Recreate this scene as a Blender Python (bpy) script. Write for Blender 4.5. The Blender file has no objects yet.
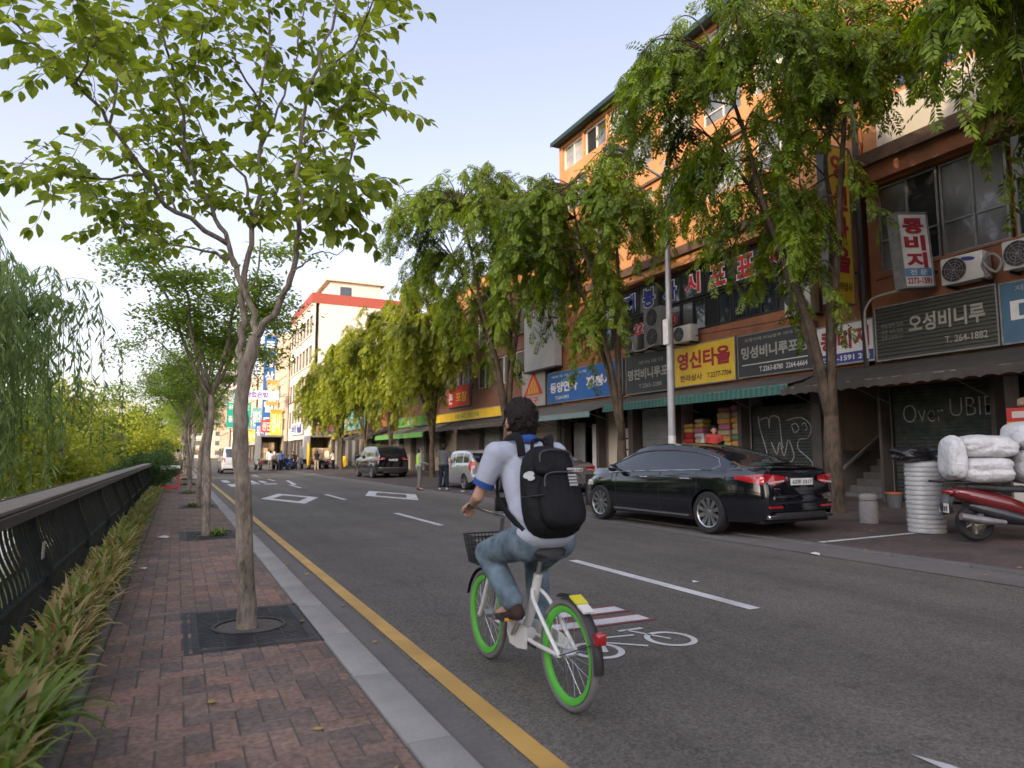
import bpy, bmesh, math, random
from mathutils import Vector, Matrix, Quaternion
R_ = math.radians
PI = math.pi
rnd = random.Random(11)
SC = bpy.context.scene
COL = SC.collection
TMP = bpy.data.scenes.new('scratch')      # evaluated on its own, removed at the end

# ---------------------------------------------------------------- materials
def nt(name):
    m = bpy.data.materials.new(name)
    m.use_nodes = True
    t = m.node_tree
    return m, t.nodes, t.links, t.nodes['Principled BSDF']

def M(name, rgb, rough=.6, metal=0., var=.18, scale=4., bump=0., bscale=60., coat=0., spec=.5, dirt=None, dscale=1.2, damt=.5, alpha=None, trans=0., ior=1.45, stretch=None):
    """plain procedural surface: base colour broken up by two noises, optional dirt, optional bump"""
    m, N, L, b = nt(name)
    tc = N.new('ShaderNodeTexCoord')
    vec = tc.outputs['Object']
    if stretch:
        mp = N.new('ShaderNodeMapping'); mp.inputs['Scale'].default_value = stretch
        L.new(vec, mp.inputs[0]); vec = mp.outputs[0]
    n1 = N.new('ShaderNodeTexNoise'); n1.inputs['Scale'].default_value = scale; n1.inputs['Detail'].default_value = 6
    L.new(vec, n1.inputs['Vector'])
    rp = N.new('ShaderNodeValToRGB')
    rp.color_ramp.elements[0].position = .3; rp.color_ramp.elements[1].position = .72
    rp.color_ramp.elements[0].color = (*[c*(1-var) for c in rgb], 1)
    rp.color_ramp.elements[1].color = (*[min(1, c*(1+var)) for c in rgb], 1)
    L.new(n1.outputs['Fac'], rp.inputs[0])
    out = rp.outputs[0]
    if dirt:
        n2 = N.new('ShaderNodeTexNoise'); n2.inputs['Scale'].default_value = dscale; n2.inputs['Detail'].default_value = 9; n2.inputs['Roughness'].default_value = .68
        L.new(vec, n2.inputs['Vector'])
        r2 = N.new('ShaderNodeValToRGB'); r2.color_ramp.elements[0].position = .45; r2.color_ramp.elements[1].position = .75
        r2.color_ramp.elements[1].color = (damt, damt, damt, 1); r2.color_ramp.elements[0].color = (0, 0, 0, 1)
        L.new(n2.outputs['Fac'], r2.inputs[0])
        mx = N.new('ShaderNodeMixRGB'); mx.inputs[2].default_value = (*dirt, 1)
        L.new(r2.outputs[0], mx.inputs[0]); L.new(out, mx.inputs[1]); out = mx.outputs[0]
    L.new(out, b.inputs['Base Color'])
    b.inputs['Roughness'].default_value = rough
    b.inputs['Metallic'].default_value = metal
    b.inputs['Specular IOR Level'].default_value = spec
    b.inputs['Coat Weight'].default_value = coat
    b.inputs['Coat Roughness'].default_value = .03
    b.inputs['Transmission Weight'].default_value = trans
    b.inputs['IOR'].default_value = ior
    if alpha is not None: b.inputs['Alpha'].default_value = alpha
    if bump:
        n3 = N.new('ShaderNodeTexNoise'); n3.inputs['Scale'].default_value = bscale; n3.inputs['Detail'].default_value = 5
        L.new(vec, n3.inputs['Vector'])
        bp = N.new('ShaderNodeBump'); bp.inputs['Strength'].default_value = bump; bp.inputs['Distance'].default_value = .02
        L.new(n3.outputs['Fac'], bp.inputs['Height']); L.new(bp.outputs[0], b.inputs['Normal'])
    return m

def leafmat(name, c1, c2, trans=.45, clump=.9, rough=.5):
    """foliage: every leaf its own shade, clumps lighter and darker, some light let through"""
    m, N, L, b = nt(name)
    g = N.new('ShaderNodeNewGeometry')
    tc = N.new('ShaderNodeTexCoord')
    n = N.new('ShaderNodeTexNoise'); n.inputs['Scale'].default_value = clump; n.inputs['Detail'].default_value = 3
    L.new(tc.outputs['Object'], n.inputs['Vector'])
    ad = N.new('ShaderNodeMath'); ad.operation = 'MULTIPLY_ADD'; ad.inputs[1].default_value = .55
    L.new(g.outputs['Random Per Island'], ad.inputs[0])
    sb = N.new('ShaderNodeMath'); sb.operation = 'MULTIPLY_ADD'; sb.inputs[1].default_value = 1.5; sb.inputs[2].default_value = -.52
    L.new(n.outputs['Fac'], sb.inputs[0]); L.new(sb.outputs[0], ad.inputs[2])
    rp = N.new('ShaderNodeValToRGB')
    rp.color_ramp.elements[0].color = (*c1, 1); rp.color_ramp.elements[1].color = (*c2, 1)
    L.new(ad.outputs[0], rp.inputs[0])
    L.new(rp.outputs[0], b.inputs['Base Color'])
    b.inputs['Roughness'].default_value = rough; b.inputs['Specular IOR Level'].default_value = .35
    t = N.new('ShaderNodeBsdfTranslucent')
    hs = N.new('ShaderNodeHueSaturation'); hs.inputs['Value'].default_value = 1.5; hs.inputs['Saturation'].default_value = 1.1; hs.inputs['Hue'].default_value = .49
    L.new(rp.outputs[0], hs.inputs['Color']); L.new(hs.outputs[0], t.inputs[0])
    mx = N.new('ShaderNodeMixShader'); mx.inputs[0].default_value = trans
    L.new(b.outputs[0], mx.inputs[1]); L.new(t.outputs[0], mx.inputs[2])
    L.new(mx.outputs[0], N['Material Output'].inputs[0])
    return m

def barkmat(name, c1, c2, sc=1.):
    m, N, L, b = nt(name)
    tc = N.new('ShaderNodeTexCoord')
    mp = N.new('ShaderNodeMapping'); mp.inputs['Scale'].default_value = (34*sc, 34*sc, 9*sc)
    L.new(tc.outputs['Object'], mp.inputs[0])
    n = N.new('ShaderNodeTexNoise'); n.inputs['Scale'].default_value = 1.; n.inputs['Detail'].default_value = 8; n.inputs['Roughness'].default_value = .7
    L.new(mp.outputs[0], n.inputs['Vector'])
    n2 = N.new('ShaderNodeTexNoise'); n2.inputs['Scale'].default_value = 3.; n2.inputs['Detail'].default_value = 4
    L.new(tc.outputs['Object'], n2.inputs['Vector'])
    mu = N.new('ShaderNodeMath'); mu.operation = 'MULTIPLY_ADD'; mu.inputs[1].default_value = .55
    L.new(n2.outputs['Fac'], mu.inputs[0])
    m3 = N.new('ShaderNodeMath'); m3.operation = 'MULTIPLY_ADD'; m3.inputs[1].default_value = .9; m3.inputs[2].default_value = -.2
    L.new(n.outputs['Fac'], m3.inputs[0]); L.new(m3.outputs[0], mu.inputs[2])
    rp = N.new('ShaderNodeValToRGB'); rp.color_ramp.elements[0].position = .32; rp.color_ramp.elements[1].position = .72
    rp.color_ramp.elements[0].color = (*c1, 1); rp.color_ramp.elements[1].color = (*c2, 1)
    L.new(mu.outputs[0], rp.inputs[0]); L.new(rp.outputs[0], b.inputs['Base Color'])
    b.inputs['Roughness'].default_value = .9; b.inputs['Specular IOR Level'].default_value = .2
    bp = N.new('ShaderNodeBump'); bp.inputs['Strength'].default_value = 1.; bp.inputs['Distance'].default_value = .03
    L.new(n.outputs['Fac'], bp.inputs['Height']); L.new(bp.outputs[0], b.inputs['Normal'])
    return m

def glassmat(name, tint=(.02, .025, .03), rough=.04, var=.3, scale=1.5):
    """window glass as it reads by day: dark room behind a mirror-like pane"""
    m, N, L, b = nt(name)
    tc = N.new('ShaderNodeTexCoord')
    n = N.new('ShaderNodeTexNoise'); n.inputs['Scale'].default_value = scale; n.inputs['Detail'].default_value = 5
    L.new(tc.outputs['Object'], n.inputs['Vector'])
    rp = N.new('ShaderNodeValToRGB'); rp.color_ramp.elements[0].position = .35; rp.color_ramp.elements[1].position = .7
    rp.color_ramp.elements[0].color = (*[c*(1-var) for c in tint], 1); rp.color_ramp.elements[1].color = (*[c*(1+2*var) for c in tint], 1)
    L.new(n.outputs['Fac'], rp.inputs[0]); L.new(rp.outputs[0], b.inputs['Base Color'])
    b.inputs['Roughness'].default_value = rough; b.inputs['Specular IOR Level'].default_value = .75
    b.inputs['Coat Weight'].default_value = .6; b.inputs['Coat Roughness'].default_value = .02
    bp = N.new('ShaderNodeBump'); bp.inputs['Strength'].default_value = .05; bp.inputs['Distance'].default_value = .02
    n4 = N.new('ShaderNodeTexNoise'); n4.inputs['Scale'].default_value = 2.2
    L.new(tc.outputs['Object'], n4.inputs['Vector']); L.new(n4.outputs['Fac'], bp.inputs['Height']); L.new(bp.outputs[0], b.inputs['Normal'])
    return m

# ---------------------------------------------------------------- mesh builder
class MB:
    def __init__(s, mat=None):
        s.v = []; s.f = []; s.mi = []; s.mats = []; s.cur = 0
        if mat: s.use(mat)
    def use(s, mat):
        if mat not in s.mats: s.mats.append(mat)
        s.cur = s.mats.index(mat); return s
    def add(s, vs, fs, mat=None, X=None):
        if mat: s.use(mat)
        k = len(s.v)
        if X is not None: vs = [X @ Vector(p) for p in vs]
        s.v.extend([tuple(p) for p in vs])
        for f in fs:
            s.f.append([i+k for i in f]); s.mi.append(s.cur)
        return s
    def box(s, x0, x1, y0, y1, z0, z1, mat=None, X=None, ch=0.):
        if ch > 0:
            return s.chbox(x0, x1, y0, y1, z0, z1, ch, mat, X)
        v = [(x0,y0,z0),(x1,y0,z0),(x1,y1,z0),(x0,y1,z0),(x0,y0,z1),(x1,y0,z1),(x1,y1,z1),(x0,y1,z1)]
        f = [(0,3,2,1),(4,5,6,7),(0,1,5,4),(1,2,6,5),(2,3,7,6),(3,0,4,7)]
        return s.add(v, f, mat, X)
    def chbox(s, x0, x1, y0, y1, z0, z1, c, mat=None, X=None, seg=2):
        bm = bmesh.new()
        bmesh.ops.create_cube(bm, size=1)
        for q in bm.verts:
            q.co = Vector(((x0+x1)/2+q.co.x*(x1-x0), (y0+y1)/2+q.co.y*(y1-y0), (z0+z1)/2+q.co.z*(z1-z0)))
        c = min(c, .49*min(x1-x0, y1-y0, z1-z0))
        bmesh.ops.bevel(bm, geom=list(bm.edges), offset=c, segments=seg, profile=.5, affect='EDGES')
        s.addbm(bm, mat, X); return s
    def addbm(s, bm, mat=None, X=None):
        bm.verts.index_update()
        vs = [q.co.copy() for q in bm.verts]; fs = [[q.index for q in f.verts] for f in bm.faces]
        bm.free(); s.add(vs, fs, mat, X)
    def quad(s, a, b, c, d, mat=None): return s.add([a,b,c,d], [(0,1,2,3)], mat)
    def tube(s, pts, r, n=8, mat=None, X=None, cap=True, closed=False, squash=None):
        """round tube along points; r a number or one per point"""
        pts = [Vector(p) for p in pts]; m = len(pts)
        if not hasattr(r, '__len__'): r = [r]*m
        vs = []; ref = None
        for i, p in enumerate(pts):
            if closed: d = pts[(i+1) % m]-pts[i-1]
            else: d = pts[min(i+1, m-1)]-pts[max(i-1, 0)]
            if d.length < 1e-9: d = Vector((0,0,1))
            d.normalize()
            if ref is None:
                ref = d.orthogonal().normalized()
                if abs(d.z) < .9: ref = (Vector((0,0,1))-d*d.z).normalized()
            else:
                ref = ref-d*ref.dot(d)
                ref = ref.normalized() if ref.length > 1e-6 else d.orthogonal().normalized()
            o = d.cross(ref)
            for k in range(n):
                a = 2*PI*k/n
                sx, sy = (1, 1) if not squash else squash
                vs.append(p+ref*(math.cos(a)*r[i]*sx)+o*(math.sin(a)*r[i]*sy))
        fs = []
        for i in range(m if closed else m-1):
            j = (i+1) % m
            for k in range(n):
                l = (k+1) % n
                fs.append((i*n+k, i*n+l, j*n+l, j*n+k))
        if cap and not closed:
            fs.append(tuple(range(n))[::-1]); fs.append(tuple((m-1)*n+k for k in range(n)))
        return s.add(vs, fs, mat, X)
    def lathe(s, prof, n=24, mat=None, X=None, cap=False):
        """prof: (radius, z) pairs, about the z axis"""
        vs = []; fs = []; m = len(prof)
        for r, z in prof:
            for k in range(n):
                a = 2*PI*k/n; vs.append((r*math.cos(a), r*math.sin(a), z))
        for i in range(m-1):
            for k in range(n):
                l = (k+1) % n; fs.append((i*n+k, i*n+l, (i+1)*n+l, (i+1)*n+k))
        if cap and prof[0][0] > 1e-5: fs.append(tuple(range(n))[::-1])
        if cap and prof[-1][0] > 1e-5: fs.append(tuple((m-1)*n+k for k in range(n)))
        return s.add(vs, fs, mat, X)
    def prism(s, poly, a0, a1, axis='x', mat=None, X=None):
        """extrude a 2-D polygon along an axis: 'x' takes (y,z), 'y' takes (x,z), 'z' takes (x,y)"""
        def p3(p, a): return {'x': (a, p[0], p[1]), 'y': (p[0], a, p[1]), 'z': (p[0], p[1], a)}[axis]
        n = len(poly)
        vs = [p3(p, a0) for p in poly]+[p3(p, a1) for p in poly]
        fs = [tuple(range(n))[::-1], tuple(range(n, 2*n))]+[(i, (i+1) % n, n+(i+1) % n, n+i) for i in range(n)]
        return s.add(vs, fs, mat, X)
    def ell(s, c, r, n=14, m=9, mat=None, X=None, rot=None):
        vs = []; fs = []
        Q = Matrix.Translation(Vector(c)) @ (rot.to_4x4() if rot is not None else Matrix.Identity(4))
        for i in range(1, m):
            t = PI*i/m
            for k in range(n):
                a = 2*PI*k/n
                vs.append(Q @ Vector((r[0]*math.sin(t)*math.cos(a), r[1]*math.sin(t)*math.sin(a), -r[2]*math.cos(t))))
        b = len(vs); vs.append(Q @ Vector((0,0,-r[2]))); vs.append(Q @ Vector((0,0,r[2])))
        for i in range(m-2):
            for k in range(n):
                l = (k+1) % n; fs.append((i*n+k, i*n+l, (i+1)*n+l, (i+1)*n+k))
        for k in range(n):
            l = (k+1) % n
            fs.append((b, l, k)); fs.append((b+1, (m-2)*n+k, (m-2)*n+l))
        return s.add(vs, fs, mat, X)
    def caps(s, p0, p1, r0, r1, flat=1., n=20):
        """tapered capsule; flat squashes it front to back (along the local y)"""
        p0, p1 = Vector(p0), Vector(p1); d = p1-p0; L_ = max(d.length, 1e-5); d.normalize()
        side = Vector((1,0,0))-d*d.x
        side = side.normalized() if side.length > .2 else d.orthogonal().normalized()
        o = d.cross(side)
        rings = []
        for a in (-80,-50,-20): rings.append((p0+d*(r0*math.sin(R_(a))), r0*math.cos(R_(a))))
        for q in (.33,.66): rings.append((p0.lerp(p1, q), r0+(r1-r0)*q))
        for a in (20,50,80): rings.append((p1+d*(r1*math.sin(R_(a))), r1*math.cos(R_(a))))
        vs = []; fs = []
        for c, r in rings:
            for k in range(n):
                a = 2*PI*k/n; vs.append(c+side*(r*math.cos(a))+o*(r*flat*math.sin(a)))
        for i in range(len(rings)-1):
            for k in range(n):
                l = (k+1) % n; fs.append((i*n+k, i*n+l, (i+1)*n+l, (i+1)*n+k))
        fs.append(tuple(range(n))[::-1]); fs.append(tuple((len(rings)-1)*n+k for k in range(n)))
        return s.add(vs, fs)
    def build(s, name, parent=None, smooth=None, world=False, remesh=None, sm_it=0, recalc=False):
        """link everything collected so far as ONE mesh object"""
        me = bpy.data.meshes.new(name)
        v = s.v
        if world and parent is not None:
            o = parent.location; v = [(p[0]-o.x, p[1]-o.y, p[2]-o.z) for p in v]
        me.from_pydata(v, [], s.f)
        for m in s.mats: me.materials.append(m)
        me.polygons.foreach_set('material_index', s.mi)
        if recalc:
            bm = bmesh.new(); bm.from_mesh(me); bmesh.ops.recalc_face_normals(bm, faces=bm.faces); bm.to_mesh(me); bm.free()
        if smooth is not None:
            me.polygons.foreach_set('use_smooth', [True]*len(me.polygons))
            if smooth < 170: me.set_sharp_from_angle(angle=R_(smooth))
        me.update()
        ob = bpy.data.objects.new(name, me); (TMP.collection if remesh else COL).objects.link(ob)
        if remesh:
            md = ob.modifiers.new('r', 'REMESH'); md.mode = 'VOXEL'; md.voxel_size = remesh; md.use_smooth_shade = True
            if sm_it:
                ms = ob.modifiers.new('s', 'SMOOTH'); ms.iterations = sm_it; ms.factor = .5
            TMP.view_layers[0].update(); dg = TMP.view_layers[0].depsgraph
            nm = bpy.data.meshes.new_from_object(ob.evaluated_get(dg))
            TMP.collection.objects.unlink(ob); COL.objects.link(ob)
            ob.modifiers.clear(); ob.data = nm; nm.name = name
            if not nm.materials:
                for m in s.mats: nm.materials.append(m)
            nm.polygons.foreach_set('use_smooth', [True]*len(nm.polygons))
        if parent is not None: ob.parent = parent
        return ob

# ---------------------------------------------------------------- naming
def tag(o, label=None, cat=None, group=None, kind=None):
    if label: o['label'] = label
    if cat: o['category'] = cat
    if group: o['group'] = group
    if kind: o['kind'] = kind
    return o
def thing(name, label, cat, loc=(0,0,0), rz=0., group=None):
    o = bpy.data.objects.new(name, None); COL.objects.link(o)
    o.location = loc; o.rotation_euler = (0, 0, rz); o.empty_display_size = .1
    return tag(o, label, cat, group)
def struct(mb, name, smooth=None):
    return tag(mb.build(name, None, smooth), kind='structure')
def dup(root, loc=None, rz=None, label=None, group=None, scale=None):
    """a copy of a thing with copies of its parts and their sub-parts (mesh data shared)"""
    r = root.copy(); COL.objects.link(r)
    if loc is not None: r.location = loc
    if rz is not None: r.rotation_euler = (0, 0, rz)
    if scale is not None: r.scale = (scale,)*3 if not hasattr(scale, '__len__') else scale
    if label: r['label'] = label
    if group: r['group'] = group
    for ch in list(root.children):
        c = ch.copy(); COL.objects.link(c); c.parent = r
        for g in list(ch.children):
            d = g.copy(); COL.objects.link(d); d.parent = c
    return r

# ---------------------------------------------------------------- lettering
_tc = {}
def glyphs(body, bold=.0):
    k = (body, bold)
    if k in _tc: return _tc[k]
    cu = bpy.data.curves.new('t', 'FONT'); cu.body = body; cu.size = 1.; cu.offset = bold; cu.resolution_u = 3
    ob = bpy.data.objects.new('t', cu); TMP.collection.objects.link(ob)
    TMP.view_layers[0].update(); dg = TMP.view_layers[0].depsgraph
    me = bpy.data.meshes.new_from_object(ob.evaluated_get(dg))
    vs = [q.co.copy() for q in me.vertices]; fs = [tuple(p.vertices) for p in me.polygons]
    bpy.data.objects.remove(ob); bpy.data.curves.remove(cu); bpy.data.meshes.remove(me)
    _tc[k] = (vs, fs); return vs, fs
def lettering(mb, body, mat, o, ux, uy, w, h, bold=.012, keep=False, un=None, lift=.004):
    """flat letters filling a w x h box whose lower left corner is o; ux, uy the reading and the up direction"""
    vs, fs = glyphs(body, bold)
    if not vs: return
    x0 = min(p.x for p in vs); x1 = max(p.x for p in vs); y0 = min(p.y for p in vs); y1 = max(p.y for p in vs)
    sx = w/max(x1-x0, 1e-6); sy = h/max(y1-y0, 1e-6)
    if keep: sx = sy = min(sx, sy)
    o = Vector(o); ux = Vector(ux).normalized(); uy = Vector(uy).normalized(); n = ux.cross(uy)
    cx = (w-(x1-x0)*sx)/2; cy = (h-(y1-y0)*sy)/2
    mb.add([o+ux*(cx+(p.x-x0)*sx)+uy*(cy+(p.y-y0)*sy)+n*lift for p in vs], fs, mat)

def lerp(a, b, t): return a+(b-a)*t
def interp(tab, x):
    """smooth (monotone cubic) interpolation in a list of (x, y)"""
    if x <= tab[0][0]: return tab[0][1]
    if x >= tab[-1][0]: return tab[-1][1]
    for i in range(len(tab)-1):
        if tab[i][0] <= x <= tab[i+1][0]: break
    x0, y0 = tab[i]; x1, y1 = tab[i+1]; h = x1-x0
    dk = (y1-y0)/h
    def sl(j):
        if j <= 0 or j >= len(tab)-1: return dk
        a = (tab[j][1]-tab[j-1][1])/(tab[j][0]-tab[j-1][0]); b = (tab[j+1][1]-tab[j][1])/(tab[j+1][0]-tab[j][0])
        return 0. if a*b <= 0 else 2*a*b/(a+b)
    m0, m1 = sl(i), sl(i+1); t = (x-x0)/h
    return (2*t**3-3*t*t+1)*y0+(t**3-2*t*t+t)*h*m0+(-2*t**3+3*t*t)*y1+(t**3-t*t)*h*m1
def cr(pts, n=6):
    """Catmull-Rom through points"""
    P = [Vector(p) for p in pts]; out = []
    for i in range(len(P)-1):
        a = P[max(i-1, 0)]; b = P[i]; c = P[i+1]; d = P[min(i+2, len(P)-1)]
        for k in range(n):
            t = k/n
            out.append(.5*((2*b)+(c-a)*t+(2*a-5*b+4*c-d)*t*t+(3*b-a-3*c+d)*t**3))
    out.append(P[-1]); return out
# ================================================================ CAMERA, SKY, SUN
cam = bpy.data.cameras.new('camera'); co = bpy.data.objects.new('camera', cam); COL.objects.link(co); SC.camera = co
cam.sensor_width = 36; cam.lens = 683/1024*36; cam.clip_start = .05; cam.clip_end = 6000
TH, PH = R_(26.0), R_(5.93)
Fd = Vector((math.sin(TH)*math.cos(PH), math.cos(TH)*math.cos(PH), math.sin(PH)))
co.location = (0, 0, 1.33); co.rotation_euler = Fd.to_track_quat('-Z', 'Y').to_euler()
cam.dof.use_dof = True; cam.dof.focus_distance = 7.; cam.dof.aperture_fstop = 2.4
Rt = Vector((math.cos(TH), -math.sin(TH), 0)); Up = Rt.cross(Fd)
def at(px, py, Y=None, X=None, Z=None):
    """the world point seen at a photo pixel on a plane of constant X, Y or Z"""
    d = Fd+Rt*((px-512)/683)-Up*((py-384)/683); o = Vector((0,0,1.33))
    t = (Y/d.y) if Y is not None else (X/d.x if X is not None else (Z-1.33)/d.z)
    return o+d*t
def atd(px, py, dep):
    d = Fd+Rt*((px-512)/683)-Up*((py-384)/683); return Vector((0,0,1.33))+d*dep

SC.render.engine = 'CYCLES'
SC.view_settings.view_transform = 'Standard'; SC.view_settings.look = 'None'; SC.view_settings.exposure = 0; SC.view_settings.gamma = 1
SC.cycles.max_bounces = 7; SC.cycles.diffuse_bounces = 4; SC.cycles.transparent_max_bounces = 8
SC.cycles.sample_clamp_indirect = 6.; SC.cycles.use_denoising = True

SUN_AZ, SUN_EL = R_(231.), R_(20.)            # compass-like: 0 = +Y, clockwise; behind the camera and to the left
sd = Vector((math.sin(SUN_AZ)*math.cos(SUN_EL), math.cos(SUN_AZ)*math.cos(SUN_EL), math.sin(SUN_EL)))
w = bpy.data.worlds.new('World'); SC.world = w; w.use_nodes = True
N, L = w.node_tree.nodes, w.node_tree.links; N.clear()
sky = N.new('ShaderNodeTexSky'); sky.sky_type = 'NISHITA'; sky.sun_disc = False
sky.sun_elevation = SUN_EL; sky.sun_rotation = SUN_AZ; sky.altitude = 100; sky.air_density = 1.; sky.dust_density = 2.5; sky.ozone_density = 2.
hs = N.new('ShaderNodeHueSaturation'); hs.inputs['Saturation'].default_value = .56; hs.inputs['Value'].default_value = 2.58
tn = N.new('ShaderNodeMixRGB'); tn.blend_type = 'MULTIPLY'; tn.inputs[0].default_value = 1; tn.inputs[2].default_value = (1.06, .985, 1.0, 1)
bg = N.new('ShaderNodeBackground'); bg.inputs['Strength'].default_value = .15
wo = N.new('ShaderNodeOutputWorld')
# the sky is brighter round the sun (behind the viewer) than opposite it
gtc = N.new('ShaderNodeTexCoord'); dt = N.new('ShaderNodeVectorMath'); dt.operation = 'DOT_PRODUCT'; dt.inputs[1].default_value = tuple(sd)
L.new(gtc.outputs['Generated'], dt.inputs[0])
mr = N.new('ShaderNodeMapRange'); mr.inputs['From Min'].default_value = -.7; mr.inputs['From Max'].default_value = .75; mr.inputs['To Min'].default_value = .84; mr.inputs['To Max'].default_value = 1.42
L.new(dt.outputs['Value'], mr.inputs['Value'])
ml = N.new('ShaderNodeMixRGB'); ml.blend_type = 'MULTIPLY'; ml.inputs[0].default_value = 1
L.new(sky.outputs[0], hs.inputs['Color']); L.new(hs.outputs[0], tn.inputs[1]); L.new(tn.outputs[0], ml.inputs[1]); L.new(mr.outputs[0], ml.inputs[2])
sx = N.new('ShaderNodeSeparateXYZ'); L.new(gtc.outputs['Generated'], sx.inputs[0])
hr = N.new('ShaderNodeValToRGB'); hr.color_ramp.elements[0].position = 0.; hr.color_ramp.elements[0].color = (1.0,.925,.87,1); hr.color_ramp.elements[1].position = .55; hr.color_ramp.elements[1].color = (.97,.98,1.,1)
L.new(sx.outputs['Z'], hr.inputs[0])      # creamy haze low over the roofs
m2 = N.new('ShaderNodeMixRGB'); m2.blend_type = 'MULTIPLY'; m2.inputs[0].default_value = 1
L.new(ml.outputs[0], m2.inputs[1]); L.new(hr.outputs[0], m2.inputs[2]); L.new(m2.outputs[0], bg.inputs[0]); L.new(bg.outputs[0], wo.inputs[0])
sl = bpy.data.lights.new('sun', 'SUN'); sl.energy = 3.8; sl.angle = R_(.6); sl.color = (1., .80, .55)
so = bpy.data.objects.new('sun', sl); COL.objects.link(so); so.rotation_euler = sd.to_track_quat('Z', 'Y').to_euler(); so.location = (-30, -30, 40)

# ================================================================ GROUND, ROAD, PAVEMENTS
m_soil = M('soil', (.06,.05,.035), .95, var=.4, scale=9, bump=.5, bscale=40)
m_ground = M('ground_cover', (.07,.09,.035), .95, var=.4, scale=.6, dirt=(.09,.08,.06), dscale=.3)
def asphalt():
    m, N, L, b = nt('asphalt')
    tc = N.new('ShaderNodeTexCoord'); o = tc.outputs['Object']
    def noise(s, d=4, r=.6, st=None):
        n = N.new('ShaderNodeTexNoise'); n.inputs['Scale'].default_value = s; n.inputs['Detail'].default_value = d; n.inputs['Roughness'].default_value = r
        if st:
            mp = N.new('ShaderNodeMapping'); mp.inputs['Scale'].default_value = st; L.new(o, mp.inputs[0]); L.new(mp.outputs[0], n.inputs['Vector'])
        else: L.new(o, n.inputs['Vector'])
        return n.outputs['Fac']
    def ramp(f, a, b_, ca, cb):
        r = N.new('ShaderNodeValToRGB'); r.color_ramp.elements[0].position = a; r.color_ramp.elements[1].position = b_
        r.color_ramp.elements[0].color = (ca,)*3+(1,); r.color_ramp.elements[1].color = (cb,)*3+(1,); L.new(f, r.inputs[0]); return r.outputs[0]
    def mul(a, c):
        x = N.new('ShaderNodeMixRGB'); x.blend_type = 'MULTIPLY'; x.inputs[0].default_value = 1; L.new(a, x.inputs[1]); L.new(c, x.inputs[2]); return x.outputs[0]
    base = N.new('ShaderNodeRGB'); base.outputs[0].default_value = (.112,.102,.086,1)
    c = base.outputs[0]
    v = N.new('ShaderNodeTexVoronoi'); v.inputs['Scale'].default_value = 75; L.new(o, v.inputs['Vector'])
    c = mul(c, ramp(v.outputs['Color'], 0, 1, .55, 1.5))                       # single stones
    c = mul(c, ramp(noise(260, 2), .35, .7, .75, 1.3))
    c = mul(c, ramp(noise(1., 6, .6, (1.1,.06,1)), .3, .7, .76, 1.2))        # long streaks of the tyre tracks
    c = mul(c, ramp(noise(.35, 7, .65), .3, .7, .78, 1.18))
    c = mul(c, ramp(noise(2.6, 9, .7), .56, .66, 1., .80))                   # broad stains
    # hairline cracks
    v2 = N.new('ShaderNodeTexVoronoi'); v2.feature = 'DISTANCE_TO_EDGE'; v2.inputs['Scale'].default_value = .33
    n9 = N.new('ShaderNodeTexNoise'); n9.inputs['Scale'].default_value = 1.6; n9.inputs['Detail'].default_value = 6; L.new(o, n9.inputs['Vector'])
    ad = N.new('ShaderNodeMixRGB'); ad.blend_type = 'ADD'; ad.inputs[0].default_value = .5; L.new(o, ad.inputs[1]); L.new(n9.outputs['Color'], ad.inputs[2])
    L.new(ad.outputs[0], v2.inputs['Vector'])
    c = mul(c, ramp(v2.outputs['Distance'], .0015, .006, .8, 1.))
    L.new(c, b.inputs['Base Color']); b.inputs['Roughness'].default_value = .82; b.inputs['Specular IOR Level'].default_value = .35
    bp = N.new('ShaderNodeBump'); bp.inputs['Strength'].default_value = .55; bp.inputs['Distance'].default_value = .008
    L.new(v.outputs['Distance'], bp.inputs['Height']); L.new(bp.outputs[0], b.inputs['Normal'])
    return m
m_asph = asphalt()
m_granite = M('kerb_granite', (.285,.275,.25), .8, var=.14, scale=120, bump=.15, bscale=200, dirt=(.15,.145,.14), dscale=2.2, damt=.6)
m_concrete = M('concrete', (.27,.26,.245), .85, var=.15, scale=20, bump=.2, bscale=80, dirt=(.12,.115,.11), dscale=2, damt=.6)
m_gut = M('gutter_concrete', (.14,.128,.115), .85, var=.12, scale=30, bump=.2, bscale=120, dirt=(.085,.08,.075), dscale=1.5, damt=.7)

b = MB(m_ground)     # one sheet to the horizon, with the stream bed sunk behind the railing
pr = [(-3000,-.03), (-34,-.03), (-33.6,-4.6), (-1.25,-4.6), (-1.1,-.03), (3000,-.03)]
for i in range(len(pr)-1):
    (xa, za), (xb, zb) = pr[i], pr[i+1]
    b.quad((xa,-400,za), (xb,-400,zb), (xb,4000,zb), (xa,4000,za))
struct(b, 'ground')
b = MB(M('stream_water', (.03,.045,.03), .08, var=.3, scale=.4, bump=.15, bscale=6))
b.quad((-24,-60,-4.45), (-7,-60,-4.45), (-7,300,-4.45), (-24,300,-4.45)); struct(b, 'water')
b = MB(m_asph); b.quad((1.15,-30,0), (8.12,-30,0), (8.12,420,0), (1.15,420,0)); struct(b, 'road')

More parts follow.
